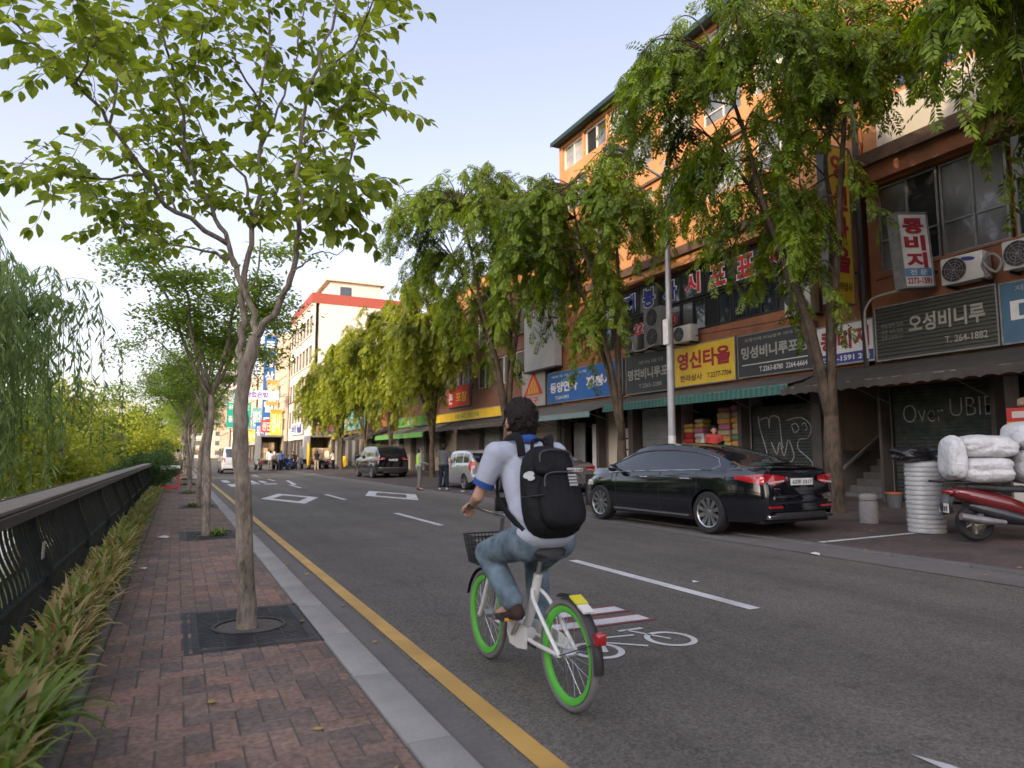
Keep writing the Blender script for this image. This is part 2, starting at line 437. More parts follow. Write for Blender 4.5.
# ---- brick pavement beside the stream: every brick laid in herringbone
def brickmat():
    m, N, L, b = nt('paving_brick')
    g = N.new('ShaderNodeNewGeometry'); tc = N.new('ShaderNodeTexCoord')
    rp = N.new('ShaderNodeValToRGB'); e = rp.color_ramp.elements
    e[0].position = 0; e[0].color = (.138,.108,.092,1); e[1].position = 1; e[1].color = (.265,.155,.112,1)
    for p, c in ((.22,(.162,.122,.100)), (.4,(.198,.134,.102)), (.62,(.222,.150,.112)), (.84,(.20,.136,.104))):
        k = e.new(p); k.color = (*c, 1)
    n0 = N.new('ShaderNodeTexNoise'); n0.inputs['Scale'].default_value = .9; n0.inputs['Detail'].default_value = 3; L.new(tc.outputs['Object'], n0.inputs['Vector'])
    ma = N.new('ShaderNodeMath'); ma.operation = 'MULTIPLY_ADD'; ma.inputs[1].default_value = 1.2; ma.inputs[2].default_value = -.6; L.new(n0.outputs['Fac'], ma.inputs[0])
    mb_ = N.new('ShaderNodeMath'); mb_.operation = 'ADD'; L.new(g.outputs['Random Per Island'], mb_.inputs[0]); L.new(ma.outputs[0], mb_.inputs[1])
    L.new(mb_.outputs[0], rp.inputs[0])
    n = N.new('ShaderNodeTexNoise'); n.inputs['Scale'].default_value = 35; n.inputs['Detail'].default_value = 7; L.new(tc.outputs['Object'], n.inputs['Vector'])
    r2 = N.new('ShaderNodeValToRGB'); r2.color_ramp.elements[0].color = (.62,.62,.64,1); r2.color_ramp.elements[1].color = (1.3,1.28,1.25,1); r2.color_ramp.elements[0].position = .3; r2.color_ramp.elements[1].position = .7
    L.new(n.outputs['Fac'], r2.inputs[0])
    mx = N.new('ShaderNodeMixRGB'); mx.blend_type = 'MULTIPLY'; mx.inputs[0].default_value = 1; L.new(rp.outputs[0], mx.inputs[1]); L.new(r2.outputs[0], mx.inputs[2])
    n4 = N.new('ShaderNodeTexNoise'); n4.inputs['Scale'].default_value = 1.7; n4.inputs['Detail'].default_value = 8; L.new(tc.outputs['Object'], n4.inputs['Vector'])
    r4 = N.new('ShaderNodeValToRGB'); r4.color_ramp.elements[0].color = (.78,.77,.77,1); r4.color_ramp.elements[1].color = (1.1,1.1,1.1,1); r4.color_ramp.elements[0].position = .35; r4.color_ramp.elements[1].position = .65
    L.new(n4.outputs['Fac'], r4.inputs[0])
    m5 = N.new('ShaderNodeMixRGB'); m5.blend_type = 'MULTIPLY'; m5.inputs[0].default_value = 1; L.new(mx.outputs[0], m5.inputs[1]); L.new(r4.outputs[0], m5.inputs[2])
    L.new(m5.outputs[0], b.inputs['Base Color']); b.inputs['Roughness'].default_value = .8; b.inputs['Specular IOR Level'].default_value = .35
    bp = N.new('ShaderNodeBump'); bp.inputs['Strength'].default_value = .35; bp.inputs['Distance'].default_value = .006
    n3 = N.new('ShaderNodeTexNoise'); n3.inputs['Scale'].default_value = 140; n3.inputs['Detail'].default_value = 4; L.new(tc.outputs['Object'], n3.inputs['Vector'])
    L.new(n3.outputs['Fac'], bp.inputs['Height']); L.new(bp.outputs[0], b.inputs['Normal'])
    return m
TREES_Y = [5.52, 11.9, 18.6, 25.2, 32., 38.8, 45.6]
TREE_X = .50
b = MB(M('sand_joint', (.10,.088,.078), .95, var=.3, scale=60))
b.quad((-.90,-3,.073), (.95,-3,.073), (.95,260,.073), (-.90,260,.073))
b.use(brickmat())
W_ = .114
rr = random.Random(3)
nx = int(1.32/W_)+3
for iy in range(int(-2.4/W_), int(62/W_)):
    for ix in range(-1, nx):
        mm = (ix-iy) % 4
        if mm == 0: x0, x1, y0, y1 = ix, ix+2, iy, iy+1
        elif mm == 3: x0, x1, y0, y1 = ix, ix+1, iy, iy+2
        else: continue
        x0, x1 = -.37+x0*W_, -.37+x1*W_; y0, y1 = y0*W_, y1*W_
        x0 = max(x0, -.37); x1 = min(x1, .945)
        if x1-x0 < .03: continue
        if any(abs(y-ty) < .62 for y in (y0, y1) for ty in TREES_Y) and x1 > .13 and any(ty-.6 < (y0+y1)/2 < ty+.6 for ty in TREES_Y) and (x0+x1)/2 > .13: continue
        g = .0024; z = .078+rr.uniform(-.0018, .0018); t1 = rr.uniform(-.0012, .0012); t2 = rr.uniform(-.0012, .0012); c = .004
        a = [(x0+g+c,y0+g+c,z+t1), (x1-g-c,y0+g+c,z+t2), (x1-g-c,y1-g-c,z-t1), (x0+g+c,y1-g-c,z-t2)]
        o = [(x0+g,y0+g,z-.005), (x1-g,y0+g,z-.005), (x1-g,y1-g,z-.005), (x0+g,y1-g,z-.005)]
        b.add(a+o, [(0,1,2,3), (4,5,1,0), (5,6,2,1), (6,7,3,2), (7,4,0,3)])
struct(b, 'pavement')

b = MB(m_granite)
y = -3.
while y < 150:
    ln = 1. if y < 60 else 8.
    b.box(.955, 1.165, y+.003, y+ln-.003, -.02, .084+rr.uniform(-.003,.003), ch=.012 if y < 30 else 0); y += ln
struct(b, 'kerb', 40)
b = MB(m_gut); b.quad((1.165,-20,.004), (1.40,-20,.004), (1.40,200,.004), (1.165,200,.004)); struct(b, 'gutter')
m_pl = M('planter_edging', (.14,.135,.125), .9, var=.2, scale=25, bump=.3, bscale=70, dirt=(.06,.06,.05), dscale=3)
b = MB(m_pl)
y = -3.
while y < 64:
    b.box(-.452, -.372, y+.002, y+.996, .03, .125, ch=.01); y += 1.
struct(b, 'planter_kerb', 40)
b = MB(m_soil); b.quad((-1.1,-3,.075), (-.45,-3,.075), (-.45,64,.075), (-1.1,64,.075)); struct(b, 'planting_soil')

# ---- the far side: flush kerb, dark pavement rising to the shop fronts
b = MB(m_gut); b.quad((7.72,-30,.006), (8.42,-30,.012), (8.42,300,.012), (7.72,300,.006)); struct(b, 'far_gutter')
b = MB(M('far_kerb_stone', (.13,.125,.12), .85, var=.2, scale=60, bump=.2, bscale=120, dirt=(.06,.055,.05), dscale=2.))
y = -30.
while y < 150: b.box(8.42, 8.58, y+.003, y+.997, -.05, .045, ch=.01); y += 1.
struct(b, 'far_kerb', 40)
def farpave():
    m, N, L, bb = nt('far_pavement_blocks')
    tc = N.new('ShaderNodeTexCoord'); br = N.new('ShaderNodeTexBrick')
    br.inputs['Scale'].default_value = 4.4; br.inputs['Color1'].default_value = (.075,.06,.054,1); br.inputs['Color2'].default_value = (.105,.078,.066,1); br.inputs['Mortar'].default_value = (.045,.04,.037,1)
    br.inputs['Mortar Size'].default_value = .012
    L.new(tc.outputs['Object'], br.inputs['Vector'])
    n = N.new('ShaderNodeTexNoise'); n.inputs['Scale'].default_value = 1.1; n.inputs['Detail'].default_value = 9; n.inputs['Roughness'].default_value = .7; L.new(tc.outputs['Object'], n.inputs['Vector'])
    rp = N.new('ShaderNodeValToRGB'); rp.color_ramp.elements[0].position = .32; rp.color_ramp.elements[1].position = .68
    rp.color_ramp.elements[0].color = (.5,.5,.52,1); rp.color_ramp.elements[1].color = (1.25,1.22,1.2,1); L.new(n.outputs['Fac'], rp.inputs[0])
    mx = N.new('ShaderNodeMixRGB'); mx.blend_type = 'MULTIPLY'; mx.inputs[0].default_value = 1; L.new(br.outputs[0], mx.inputs[1]); L.new(rp.outputs[0], mx.inputs[2])
    L.new(mx.outputs[0], bb.inputs['Base Color']); bb.inputs['Roughness'].default_value = .75
    bp = N.new('ShaderNodeBump'); bp.inputs['Strength'].default_value = .3; bp.inputs['Distance'].default_value = .006; L.new(br.outputs['Fac'], bp.inputs['Height']); bp.invert = True
    L.new(bp.outputs[0], bb.inputs['Normal'])
    return m
def fz(x): return .04+(x-8.58)/(15.-8.58)*.2      # height of the far pavement at x
b = MB(farpave()); b.quad((8.57,-30,.04), (16.9,-30,fz(16.9)), (16.9,160,fz(16.9)), (8.57,160,.04)); struct(b, 'far_pavement')

# ---- painted markings: worn sheets 4 mm above what they lie on
def paint(name, c, wear=.42):
    m, N, L, b = nt(name)
    tc = N.new('ShaderNodeTexCoord'); n = N.new('ShaderNodeTexNoise'); n.inputs['Scale'].default_value = 26; n.inputs['Detail'].default_value = 10; n.inputs['Roughness'].default_value = .75
    L.new(tc.outputs['Object'], n.inputs['Vector'])
    rp = N.new('ShaderNodeValToRGB'); rp.color_ramp.elements[0].position = wear-.06; rp.color_ramp.elements[1].position = wear+.03
    rp.color_ramp.elements[0].color = (.13,.125,.12,1); rp.color_ramp.elements[1].color = (*c, 1); L.new(n.outputs['Fac'], rp.inputs[0])
    n2 = N.new('ShaderNodeTexNoise'); n2.inputs['Scale'].default_value = 2.5; n2.inputs['Detail'].default_value = 7; L.new(tc.outputs['Object'], n2.inputs['Vector'])
    r2 = N.new('ShaderNodeValToRGB'); r2.color_ramp.elements[0].color = (.72,.72,.72,1); r2.color_ramp.elements[1].color = (1.05,1.05,1.05,1); r2.color_ramp.elements[0].position = .3; r2.color_ramp.elements[1].position = .65; L.new(n2.outputs['Fac'], r2.inputs[0])
    mx = N.new('ShaderNodeMixRGB'); mx.blend_type = 'MULTIPLY'; mx.inputs[0].default_value = 1; L.new(rp.outputs[0], mx.inputs[1]); L.new(r2.outputs[0], mx.inputs[2])
    L.new(mx.outputs[0], b.inputs['Base Color']); b.inputs['Roughness'].default_value = .65
    return m
m_wp = paint('white_road_paint', (.56,.56,.55), .40); m_yp = paint('yellow_road_paint', (.50,.30,.075), .34); m_rp = paint('red_road_paint', (.26,.05,.055), .40)
PZ = .005
def sheet(name, polys, mat, z=PZ):
    b = MB(mat)
    for p in polys: b.add([(x, y, z) for x, y in p], [tuple(range(len(p)))])
    return struct(b, name)
def rect(x0, x1, y0, y1): return [(x0,y0), (x1,y0), (x1,y1), (x0,y1)]
sheet('yellow_line', [rect(1.445,1.565,-20,200)], m_yp)
sheet('lane_line', [rect(4.50,4.63,y,y+3.05) for y in (-3.4,4.55,12.4,20.7,28.9,37.1,45.3,53.5)], m_wp)
def rhomb(cx, cy, a, b_, w): # hollow diamond: half sizes a (across), b_ (along)
    k = 1-w/a*1.25; o = [(cx-a,cy), (cx,cy-b_), (cx+a,cy), (cx,cy+b_)]; i = [(cx+(x-cx)*k, cy+(y-cy)*k) for x, y in o]
    return [[o[q], o[(q+1) % 4], i[(q+1) % 4], i[q]] for q in range(4)]
sheet('diamond_marking', rhomb(3.2,22.2,.86,2.7,.27)+rhomb(6.45,22.4,.86,2.9,.27), m_wp)
sheet('worn_marking', [rect(2.1,2.5,31,34), rect(2.55,2.75,31.5,36), rect(2.9,3.5,33.5,34.3), rect(2.9,3.1,34.5,37.5), rect(3.3,3.55,35,38), rect(3.65,4.2,33,33.8), rect(3.75,4.0,35,37.5), rect(2.1,2.4,36,39), [(4.7,32),(4.9,32),(5.3,37.5),(5.15,37.5)]], m_wp)
sheet('arrow_marking', [[(2.93,1.2), (3.1,1.2), (3.05,1.95), (3.0,2.1)]], m_wp)
# cycle lane pictogram: two wheels, frame, bars and saddle
def ring(cx, cy, rx, ry, w, n=30):
    P = [(math.cos(2*PI*k/n), math.sin(2*PI*k/n)) for k in range(n)]
    return [[(cx+P[k][0]*rx, cy+P[k][1]*ry), (cx+P[(k+1) % n][0]*rx, cy+P[(k+1) % n][1]*ry), (cx+P[(k+1) % n][0]*(rx-w), cy+P[(k+1) % n][1]*(ry-w)), (cx+P[k][0]*(rx-w), cy+P[k][1]*(ry-w))] for k in range(n)]
def bar(a, b_, w):
    ax, ay = a; bx, by = b_; L_ = math.hypot(bx-ax, by-ay); nx_, ny_ = -(by-ay)/L_*w/2, (bx-ax)/L_*w/2
    return [(ax-nx_,ay-ny_), (bx-nx_,by-ny_), (bx+nx_,by+ny_), (ax+nx_,ay+ny_)]
sheet('bicycle_marking', ring(2.635,4.08,.185,.2,.045)+ring(3.28,4.1,.185,.2,.045)+[bar((2.66,4.02),(2.86,4.46),.05), bar((2.83,4.33),(3.10,4.30),.035), bar((2.72,4.28),(3.02,4.02),.035), bar((2.78,4.46),(2.93,4.46),.035), bar((3.28,4.1),(3.13,4.44),.03), bar((3.06,4.44),(3.28,4.44),.04)], m_wp)
sheet('red_stripe_marking', [rect(2.35,3.55,4.62,4.66), rect(2.35,3.55,4.82,4.86), rect(2.35,3.55,4.96,5.0), rect(2.35,3.55,5.16,5.2)], m_rp)
sheet('white_stripe_marking', [rect(2.35,3.52,4.662,4.818), rect(2.35,3.52,5.002,5.158)], m_wp)
b = MB(m_wp); b.add([(8.62,7.20,.047), (10.5,7.02,fz(10.5)+.006), (10.5,7.11,fz(10.5)+.006), (8.62,7.31,.047)], [(0,1,2,3)]); struct(b, 'bay_marking')

# ================================================================ RAILING
m_rail = M('railing_paint', (.012,.016,.014), .6, spec=.2, var=.25, scale=12, bump=.1, bscale=60, dirt=(.05,.05,.045), dscale=4, damt=.4)
m_wood = M('handrail_wood', (.175,.145,.11), .55, var=.22, scale=7, bump=.25, bscale=30, stretch=(14,.8,14), dirt=(.08,.07,.06), dscale=1.5, damt=.5)
m_steel = M('steel_edge', (.06,.06,.06), .45, metal=.6, var=.2, scale=8)
RX, RZ0, RZ1 = -.80, .08, 1.03
F_END = 25.5
rail = thing('railing', 'long dark green metal railing with curved bars and wide handrail along the stream', 'railing', (RX, 0, RZ0))
prof = cr([(RX-.02,0,RZ1), (RX-.035,0,.93), (RX-.005,0,.80), (RX+.055,0,.66), (RX+.075,0,.55), (RX+.05,0,.42), (RX+.0,0,.27), (RX-.03,0,.1)], 3)
def ribbon(b, y, wd, th, pr, s=1.):
    """flat bar of width wd along y following a profile in x-z"""
    vs = []; fs = []
    for i, p in enumerate(pr):
        q = pr[min(i+1, len(pr)-1)]-pr[max(i-1, 0)]; n = Vector((q.z, 0, -q.x)).normalized()*th*s
        for sy, sn in ((-1,-1), (1,-1), (1,1), (-1,1)): vs.append((p.x+n.x*sn, y+sy*wd/2, p.z+n.z*sn))
    for i in range(len(pr)-1):
        for k in range(4): fs.append((i*4+k, i*4+(k+1) % 4, i*4+4+(k+1) % 4, i*4+4+k))
    b.add(vs, fs)
y = -1.05; k = 0
while y < F_END-1.:
    y2 = y+2.1
    b = MB(m_rail)
    for q in range(1, 18): ribbon(b, y+.115*q+.015, .016, .0075, prof)
    b.box(RX-.05, RX+.0, y, y2, RZ1-.035, RZ1-.01)
    b.box(RX+.058, RX+.105, y, y2, .545, .575); b.box(RX-.05, RX-.01, y, y2, .115, .15)
    b.build('railing_panel', rail, 50, world=True)
    b = MB(m_rail); pp = [Vector((p.x-.0, 0, p.z)) for p in prof]
    ribbon(b, y, .055, .055, pp); b.box(RX-.12, RX+.09, y-.05, y+.05, .07, .09)
    b.build('post', rail, 50, world=True)
    y = y2; k += 1
b = MB(m_wood); b.chbox(RX-.125, RX+.065, -1.2, F_END, RZ1, RZ1+.026, .008, m_wood)
b.build('handrail', rail, 40, world=True)
b = MB(m_steel); b.box(RX+.052, RX+.082, -1.2, F_END, RZ1-.055, RZ1-.002, m_steel); b.box(RX-.135, RX-.125, -1.2, F_END, RZ1-.02, RZ1+.03)
b.build('handrail_edge', rail, None, world=True)
b = MB(M('grey_sticker', (.35,.34,.31), .6)); b.box(RX+.088, RX+.092, 5.05, 5.14, .70, .80); b.build('sticker', rail, world=True)

# ================================================================ TREE GRATES
m_iron = M('cast_iron', (.032,.033,.035), .6, metal=.15, spec=.3, var=.35, scale=14, bump=.2, bscale=70, dirt=(.085,.08,.072), dscale=5, damt=.6)
m_gravel = M('grate_gravel', (.10,.085,.06), .95, var=.6, scale=45, bump=1., bscale=50)
def make_grate(label):
    t = thing('tree_grate', label, 'tree grate', (TREE_X+.035, TREES_Y[0], .07), group='iron grates round the pavement trees')
    h = .40; z0, z1 = -.005, .012
    b = MB(m_iron)
    for s in (-1, 1):                                   # two halves
        x0, x1 = (-.39, -.004) if s < 0 else (.004, .39)
        b.box(x0, x1, -.60, -.55, z0, z1); b.box(x0, x1, .55, .60, z0, z1)
        xe = -.39 if s < 0 else .345
        b.box(xe, xe+.045, -.549, .549, z0, z1)
        n = 26
        for q in range(n):                              # bars, cut short round the trunk hole
            yc = -.53+q*1.06/(n-1); a, e = (x0+.045, x1) if s < 0 else (x0, x1-.045)
            if abs(yc) < .235:
                cut = math.sqrt(.235**2-yc*yc)
                if s < 0: e = -cut
                else: a = cut
            b.box(a, e, yc-.0125, yc+.0125, z0, z1-.003)
        b.box((-.2 if s < 0 else .19), (-.19 if s < 0 else .2), -.549, -.13, z0, z1-.001); b.box((-.2 if s < 0 else .19), (-.19 if s < 0 else .2), .13, .549, z0, z1-.001)
    for k in range(24):
        a0, a1 = 2*PI*k/24, 2*PI*(k+1)/24
        for r0, r1 in ((.235,.262),):
            vs = [(r0*math.cos(a0), r0*math.sin(a0)), (r1*math.cos(a0), r1*math.sin(a0)), (r1*math.cos(a1), r1*math.sin(a1)), (r0*math.cos(a1), r0*math.sin(a1))]
            b.prism(vs, z0, z1+.003, 'z')
    b.build('grate', t)
    b = MB(m_iron); 
    for a in ((-.44,-.41), (.41,.44)): b.box(a[0], a[1], -.64, .64, -.01, .010)
    for a in ((-.64,-.61), (.61,.64)): b.box(-.409, .409, a[0], a[1], -.01, .010)
    b.build('frame', t)
    b = MB(m_gravel); b.quad((-.43,-.63,-.028), (.43,-.63,-.028), (.43,.63,-.028), (-.43,.63,-.028))
    q = random.Random(5)
    for k in range(120):
        a = q.uniform(0, 2*PI); r = .22*math.sqrt(q.random()); s = q.uniform(.008,.022)
        b.ell((r*math.cos(a), r*math.sin(a), -.028+s*.3), (s, s*q.uniform(.6,1), s*.6), 7, 5)
    b.build('gravel_bed', t, 60)
    return t
gr0 = make_grate('dark iron grate round the nearest tree on the brick pavement')
for i, ty in enumerate(TREES_Y[1:6]):
    dup(gr0, (TREE_X+.035, ty, .07), label=['dark iron grate round the second pavement tree', 'dark iron grate round the third pavement tree'][i] if i < 2 else 'small dark iron grate round a far pavement tree')

# ================================================================ STRAP-LEAVED PLANTS IN THE PLANTING STRIP
m_bl1 = leafmat('green_blade', (.05,.105,.018), (.24,.33,.06), .35, 3.)
m_bl2 = leafmat('dry_blade', (.22,.16,.06), (.50,.41,.18), .3, 3.)
def blade_plant(name, n, dry, seed, L0):
    q = random.Random(seed); b = MB(m_bl1)
    for k in range(n):
        b.use(m_bl2 if q.random() < dry else m_bl1)
        a = q.uniform(0, 2*PI); ln = L0*q.uniform(.6, 1.15); lean = q.uniform(.15, .85); wd = q.uniform(.013, .024); droop = q.uniform(.8, 2.6)
        d = Vector((math.cos(a), math.sin(a), 0)); sd_ = Vector((-d.y, d.x, 0)); p = d*q.uniform(0, .05); ang = PI/2-lean*.5; tw = q.uniform(-.5, .5)
        vs = []; ns = 6
        for j in range(ns+1):
            t = j/ns; wv = wd*(.7+.6*math.sin(PI*min(1, t+.25)))*(1-t**3) + .001
            s2 = (sd_*math.cos(tw*t)+Vector((0,0,1))*math.sin(tw*t))
            vs += [p-s2*wv, p+Vector((0,0,-wv*.35)), p+s2*wv]
            p = p+(d*math.cos(ang)+Vector((0,0,1))*math.sin(ang))*(ln/ns); ang -= droop*(.15+t)/ns*2.2
        fs = []
        for j in range(ns):
            o = j*3; fs += [(o, o+1, o+4, o+3), (o+1, o+2, o+5, o+4)]
        b.add(vs, fs)
    return b, n
pl_group = 'strap leaved plants in the strip along the railing'
pr_pl = []
for i, (n, dry, L0, lab) in enumerate(((26,.10,.42,'green strap leaved plant at the near end of the planting strip'), (26,.34,.38,'half dried strap leaved plant in the planting strip below the railing'), (28,.55,.36,'mostly dried tan plant in the planting strip below the railing'))):
    for sd_ in range(2):
        bb, _ = blade_plant('p', n, dry, 40+i*3+sd_, L0)
        ob = bb.build('strap_leaved_plant', None, 80); tag(ob, lab, 'plant', pl_group); pr_pl.append(ob)
q = random.Random(8); cnt = 0; usedp = set()
y = 1.0
while y < 25:
    for row in (0, 1):
        if y < 3.6: kind = 0 if q.random() < .85 else 1
        elif y < 4.2: kind = q.choice((0,1,2))
        elif y < 9: kind = 2 if q.random() < .72 else 1
        else: kind = 1 if q.random() < .72 else 2
        src = pr_pl[kind*2+q.randint(0,1)]
        if src.name in usedp: o = src.copy(); COL.objects.link(o)
        else: o = src; usedp.add(src.name)
        s = q.uniform(.8, 1.2)*(1. if y < 10 else .95)
        o.location = ((-.65 if row else -.54)+q.uniform(-.05,.04), y+q.uniform(-.08,.08), .076); o.rotation_euler = (q.uniform(-.06,.06), q.uniform(0,.14), q.uniform(0,6.28)); o.scale = (s,s,s)
    y += .19 if y < 12 else .26
# ================================================================ BUILDINGS ON THE RIGHT
FX = 15.
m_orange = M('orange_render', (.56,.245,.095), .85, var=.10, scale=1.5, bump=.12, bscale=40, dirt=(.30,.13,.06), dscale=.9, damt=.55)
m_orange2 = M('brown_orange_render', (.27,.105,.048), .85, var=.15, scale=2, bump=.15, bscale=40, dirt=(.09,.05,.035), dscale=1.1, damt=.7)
m_cream = M('cream_render', (.55,.49,.38), .85, var=.08, scale=2, bump=.1, bscale=40, dirt=(.36,.30,.22), dscale=1., damt=.5)
m_ledge = M('ledge_brown', (.13,.075,.045), .8, var=.25, scale=3, bump=.2, bscale=30, dirt=(.05,.04,.03), dscale=2)
m_brick = M('red_brown_brick', (.16,.075,.05), .9, var=.3, scale=18, bump=.3, bscale=50, dirt=(.07,.045,.035), dscale=1.5)
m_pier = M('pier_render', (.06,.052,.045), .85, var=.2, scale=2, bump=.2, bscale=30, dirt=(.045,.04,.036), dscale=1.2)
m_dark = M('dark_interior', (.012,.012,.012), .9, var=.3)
m_frame_d = M('dark_window_frame', (.035,.034,.034), .5, metal=.3, var=.2)
m_frame_g = M('grey_window_frame', (.20,.20,.19), .5, metal=.4, var=.2, scale=6)
m_frame_w = M('white_window_frame', (.55,.54,.50), .6, var=.12, scale=6)
m_glass = glassmat('window_glass')
m_glass2 = glassmat('dusty_glass', (.085,.085,.08), .18, .5, .8)
m_glass3 = glassmat('curtained_glass', (.26,.25,.22), .25, .5, 1.2)
m_eave = M('green_eave', (.012,.035,.035), .6, var=.2)
m_galv = M('galvanised_steel', (.26,.265,.27), .5, metal=.5, var=.2, scale=9, dirt=(.15,.12,.09), dscale=3, damt=.5)

def facade(b, mat, y0, y1, rows, x=FX, th=.35):
    """a front wall at x facing the road, built round its openings; rows of (z0, z1, [(ya, yb), ...])"""
    b.use(mat)
    for z0, z1, op in rows:
        c = y0
        for a, e in sorted(op)+[(y1, y1)]:
            if a-c > .01: b.box(x, x+th, c, a, z0, z1)
            c = e
def window(par, y0, y1, z0, z1, frame, glass, nx=2, nz=1, x=FX, dep=.12, fw=.05, split=None, name='window', open_dark=None):
    """framed window seen from the road; its pane is a child"""
    b = MB(frame); X0, X1 = x+dep, x+dep+.06
    b.box(X0, X1, y0, y0+fw, z0, z1); b.box(X0, X1, y1-fw, y1, z0, z1)
    b.box(X0, X1, y0+fw, y1-fw, z0, z0+fw); b.box(X0, X1, y0+fw, y1-fw, z1-fw, z1)
    for k in range(1, nx): c = lerp(y0, y1, k/nx); b.box(X0-.004, X1-.004, c-fw*.45, c+fw*.45, z0+fw, z1-fw)
    for k in range(1, nz):
        c = lerp(z0, z1, (split if split and nz == 2 else k/nz)); b.box(X0+.006, X1-.006, y0+fw, y1-fw, c-fw*.4, c+fw*.4)
    wn = b.build(name, par, None, world=True)
    g = MB(glass)
    q = random.Random(int(y0*100+z0*10))
    for k in range(nx):
        a, e = lerp(y0, y1, k/nx), lerp(y0, y1, (k+1)/nx); t = q.uniform(-.008, .008); t2 = q.uniform(-.006,.006)
        if open_dark and k in open_dark: g.use(m_dark)
        elif q.random() < .25 and glass is not m_glass3: g.use(m_glass2)
        else: g.use(glass)
        g.add([(X0+.04-t,a,z0+.01), (X0+.04+t,e,z0+.01), (X0+.04+t+t2,e,z1-.01), (X0+.04-t+t2,a,z1-.01)], [(0,3,2,1)])
    p = g.build('pane', None, None)
    o = par.location; p.data.transform(Matrix.Translation((-o.x, -o.y, -o.z))); p.parent = wn
    return wn
def shutter(par, y0, y1, z0, z1, mat, x=FX+.42, name='roller_shutter', extra=None):
    b = MB(mat); n = int((z1-z0)/.085); pts = []
    for k in range(n+1):
        z = lerp(z0, z1, k/n); pts += [(x-.0, z), (x-.018, z+.028), (x-.018, z+.055)]
    vs = []; 
    for px, pz in pts: vs += [(px, y0, min(pz, z1)), (px, y1, min(pz, z1))]
    fs = [(2*i, 2*i+2, 2*i+3, 2*i+1) for i in range(len(pts)-1)]
    b.add(vs, fs)
    b.use(m_frame_d); b.box(x-.06, x+.03, y0-.05, y0, z0, z1); b.box(x-.06, x+.03, y1, y1+.05, z0, z1)
    if extra: extra(b)
    return b.build(name, par, 30, world=True)
UXY, UZ = (0,-1,0), (0,0,1)          # reading direction and up on the right-hand fronts

# ---------------- A: the long orange building
A = thing('orange_building', 'long orange rendered building of four storeys with green eave behind the trees', 'building', (FX, 18.4, .2))
A0, A1 = 11.05, 25.85
film = [(13.25+1.18*k, 13.25+1.18*(k+1)-.03) for k in range(8)]
f3 = [(12.6+2.2*k, 12.6+2.2*k+1.75) for k in range(6)]
top = [(11.3+1.8*k, 11.3+1.8*k+1.68) for k in range(8)]
gf = [(12.75,15.25), (15.4,18.35), (18.55,20.65), (20.9,22.9), (23.1,25.6)]
b = MB()
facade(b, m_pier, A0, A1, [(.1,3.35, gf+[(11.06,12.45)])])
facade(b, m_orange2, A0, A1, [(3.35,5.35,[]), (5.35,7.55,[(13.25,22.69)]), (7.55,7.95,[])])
facade(b, m_orange, A0, A1, [(8.25,9.55,[]), (9.55,11.0,f3), (11.0,11.95,[]), (11.95,13.3,f3), (13.3,13.95,[]), (13.95,15.1,top), (15.1,15.25,[])])
b.use(m_ledge); b.box(FX-.28, FX+.35, A0, A1, 7.95, 8.25); b.box(FX-.10, FX-.001, A0, A1, 11.1, 11.2)
b.use(m_orange); b.box(FX-.16, FX-.005, A0, A1, 7.62, 7.949)
b.use(m_orange2); b.box(FX+.9, FX+12, 12.6, A1, .2, 7.95); b.box(FX+.352, FX+12, A0, 12.459, 3.41, 7.94); b.use(m_orange); b.box(FX+.36, FX+12, A0+.01, A1-.01, 7.951, 15.2)
b.box(FX+.35, FX+.9, A0, 11.06, .2, 3.4); b.box(FX+.351, FX+.899, 12.46, A1, 3.36, 7.94)
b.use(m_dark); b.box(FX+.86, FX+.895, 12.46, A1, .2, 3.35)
for a in (12.6, 15.33, 18.45, 20.78, 23.): b.box(FX+.351, FX+.86, a-.12, a+.1, .2, 3.35, m_concrete)
b.build('wall', A, world=True)
b = MB(m_eave); b.box(FX-.38, FX+.5, A0-.1, A1+.12, 15.251, 15.36); b.box(FX-.41, FX-.381, A0-.1, A1+.12, 15.21, 15.39); b.build('roof_eave', A, world=True)
for i, (a, e) in enumerate(film):
    wn = window(A, a, e, 6.5, 7.5, m_frame_d, m_glass, 1)
    ch = '앙재봉사시포표재'[7-i]; pn = wn.children[0]
    g = MB(M('window_film_white', (.66,.66,.64), .6) if i == 0 else bpy.data.materials['window_film_white'])
    rc = bpy.data.materials.get('film_red') or M('film_red', (.50,.03,.035), .6)
    bc = bpy.data.materials.get('film_blue') or M('film_blue', (.03,.035,.22), .6)
    lettering(g, ch, g.mats[0], (FX+.14, e-.2, 6.62), UXY, UZ, .78, .76, .075)
    lettering(g, ch, rc if i < 4 else bc, (FX+.128, e-.24, 6.66), UXY, UZ, .70, .68, .035)
    g.build('window_letter', A, world=True)
for i in range(4):
    a = film[i*2][0]; window(A, a, a+2.32, 5.4, 6.45, m_frame_d, m_glass, 4, open_dark=(1,) if i == 1 else None)
g = MB(); lettering(g, '2275-6650', bpy.data.materials['window_film_white'], (FX+.10, 20.6, 5.72), UXY, UZ, 2.5, .46, .09); lettering(g, '2275-6650', bpy.data.materials['film_red'], (FX+.09, 20.6, 5.74), UXY, UZ, 2.5, .42, .04)
g.build('window_letter', A, world=True)
for i, (a, e) in enumerate(f3):
    window(A, a, e, 9.55, 11.0, m_frame_w, m_glass3 if i % 2 else m_glass2, 2, 2, split=.32)
    window(A, a, e, 11.95, 13.3, m_frame_w, m_glass2 if i % 2 else m_glass3, 2, 2, split=.32)
for i, (a, e) in enumerate(top): window(A, a, e, 13.95, 15.1, m_frame_w, m_glass3 if i % 3 else m_glass2, 2, fw=.09, open_dark=(1,) if i == 6 else None)
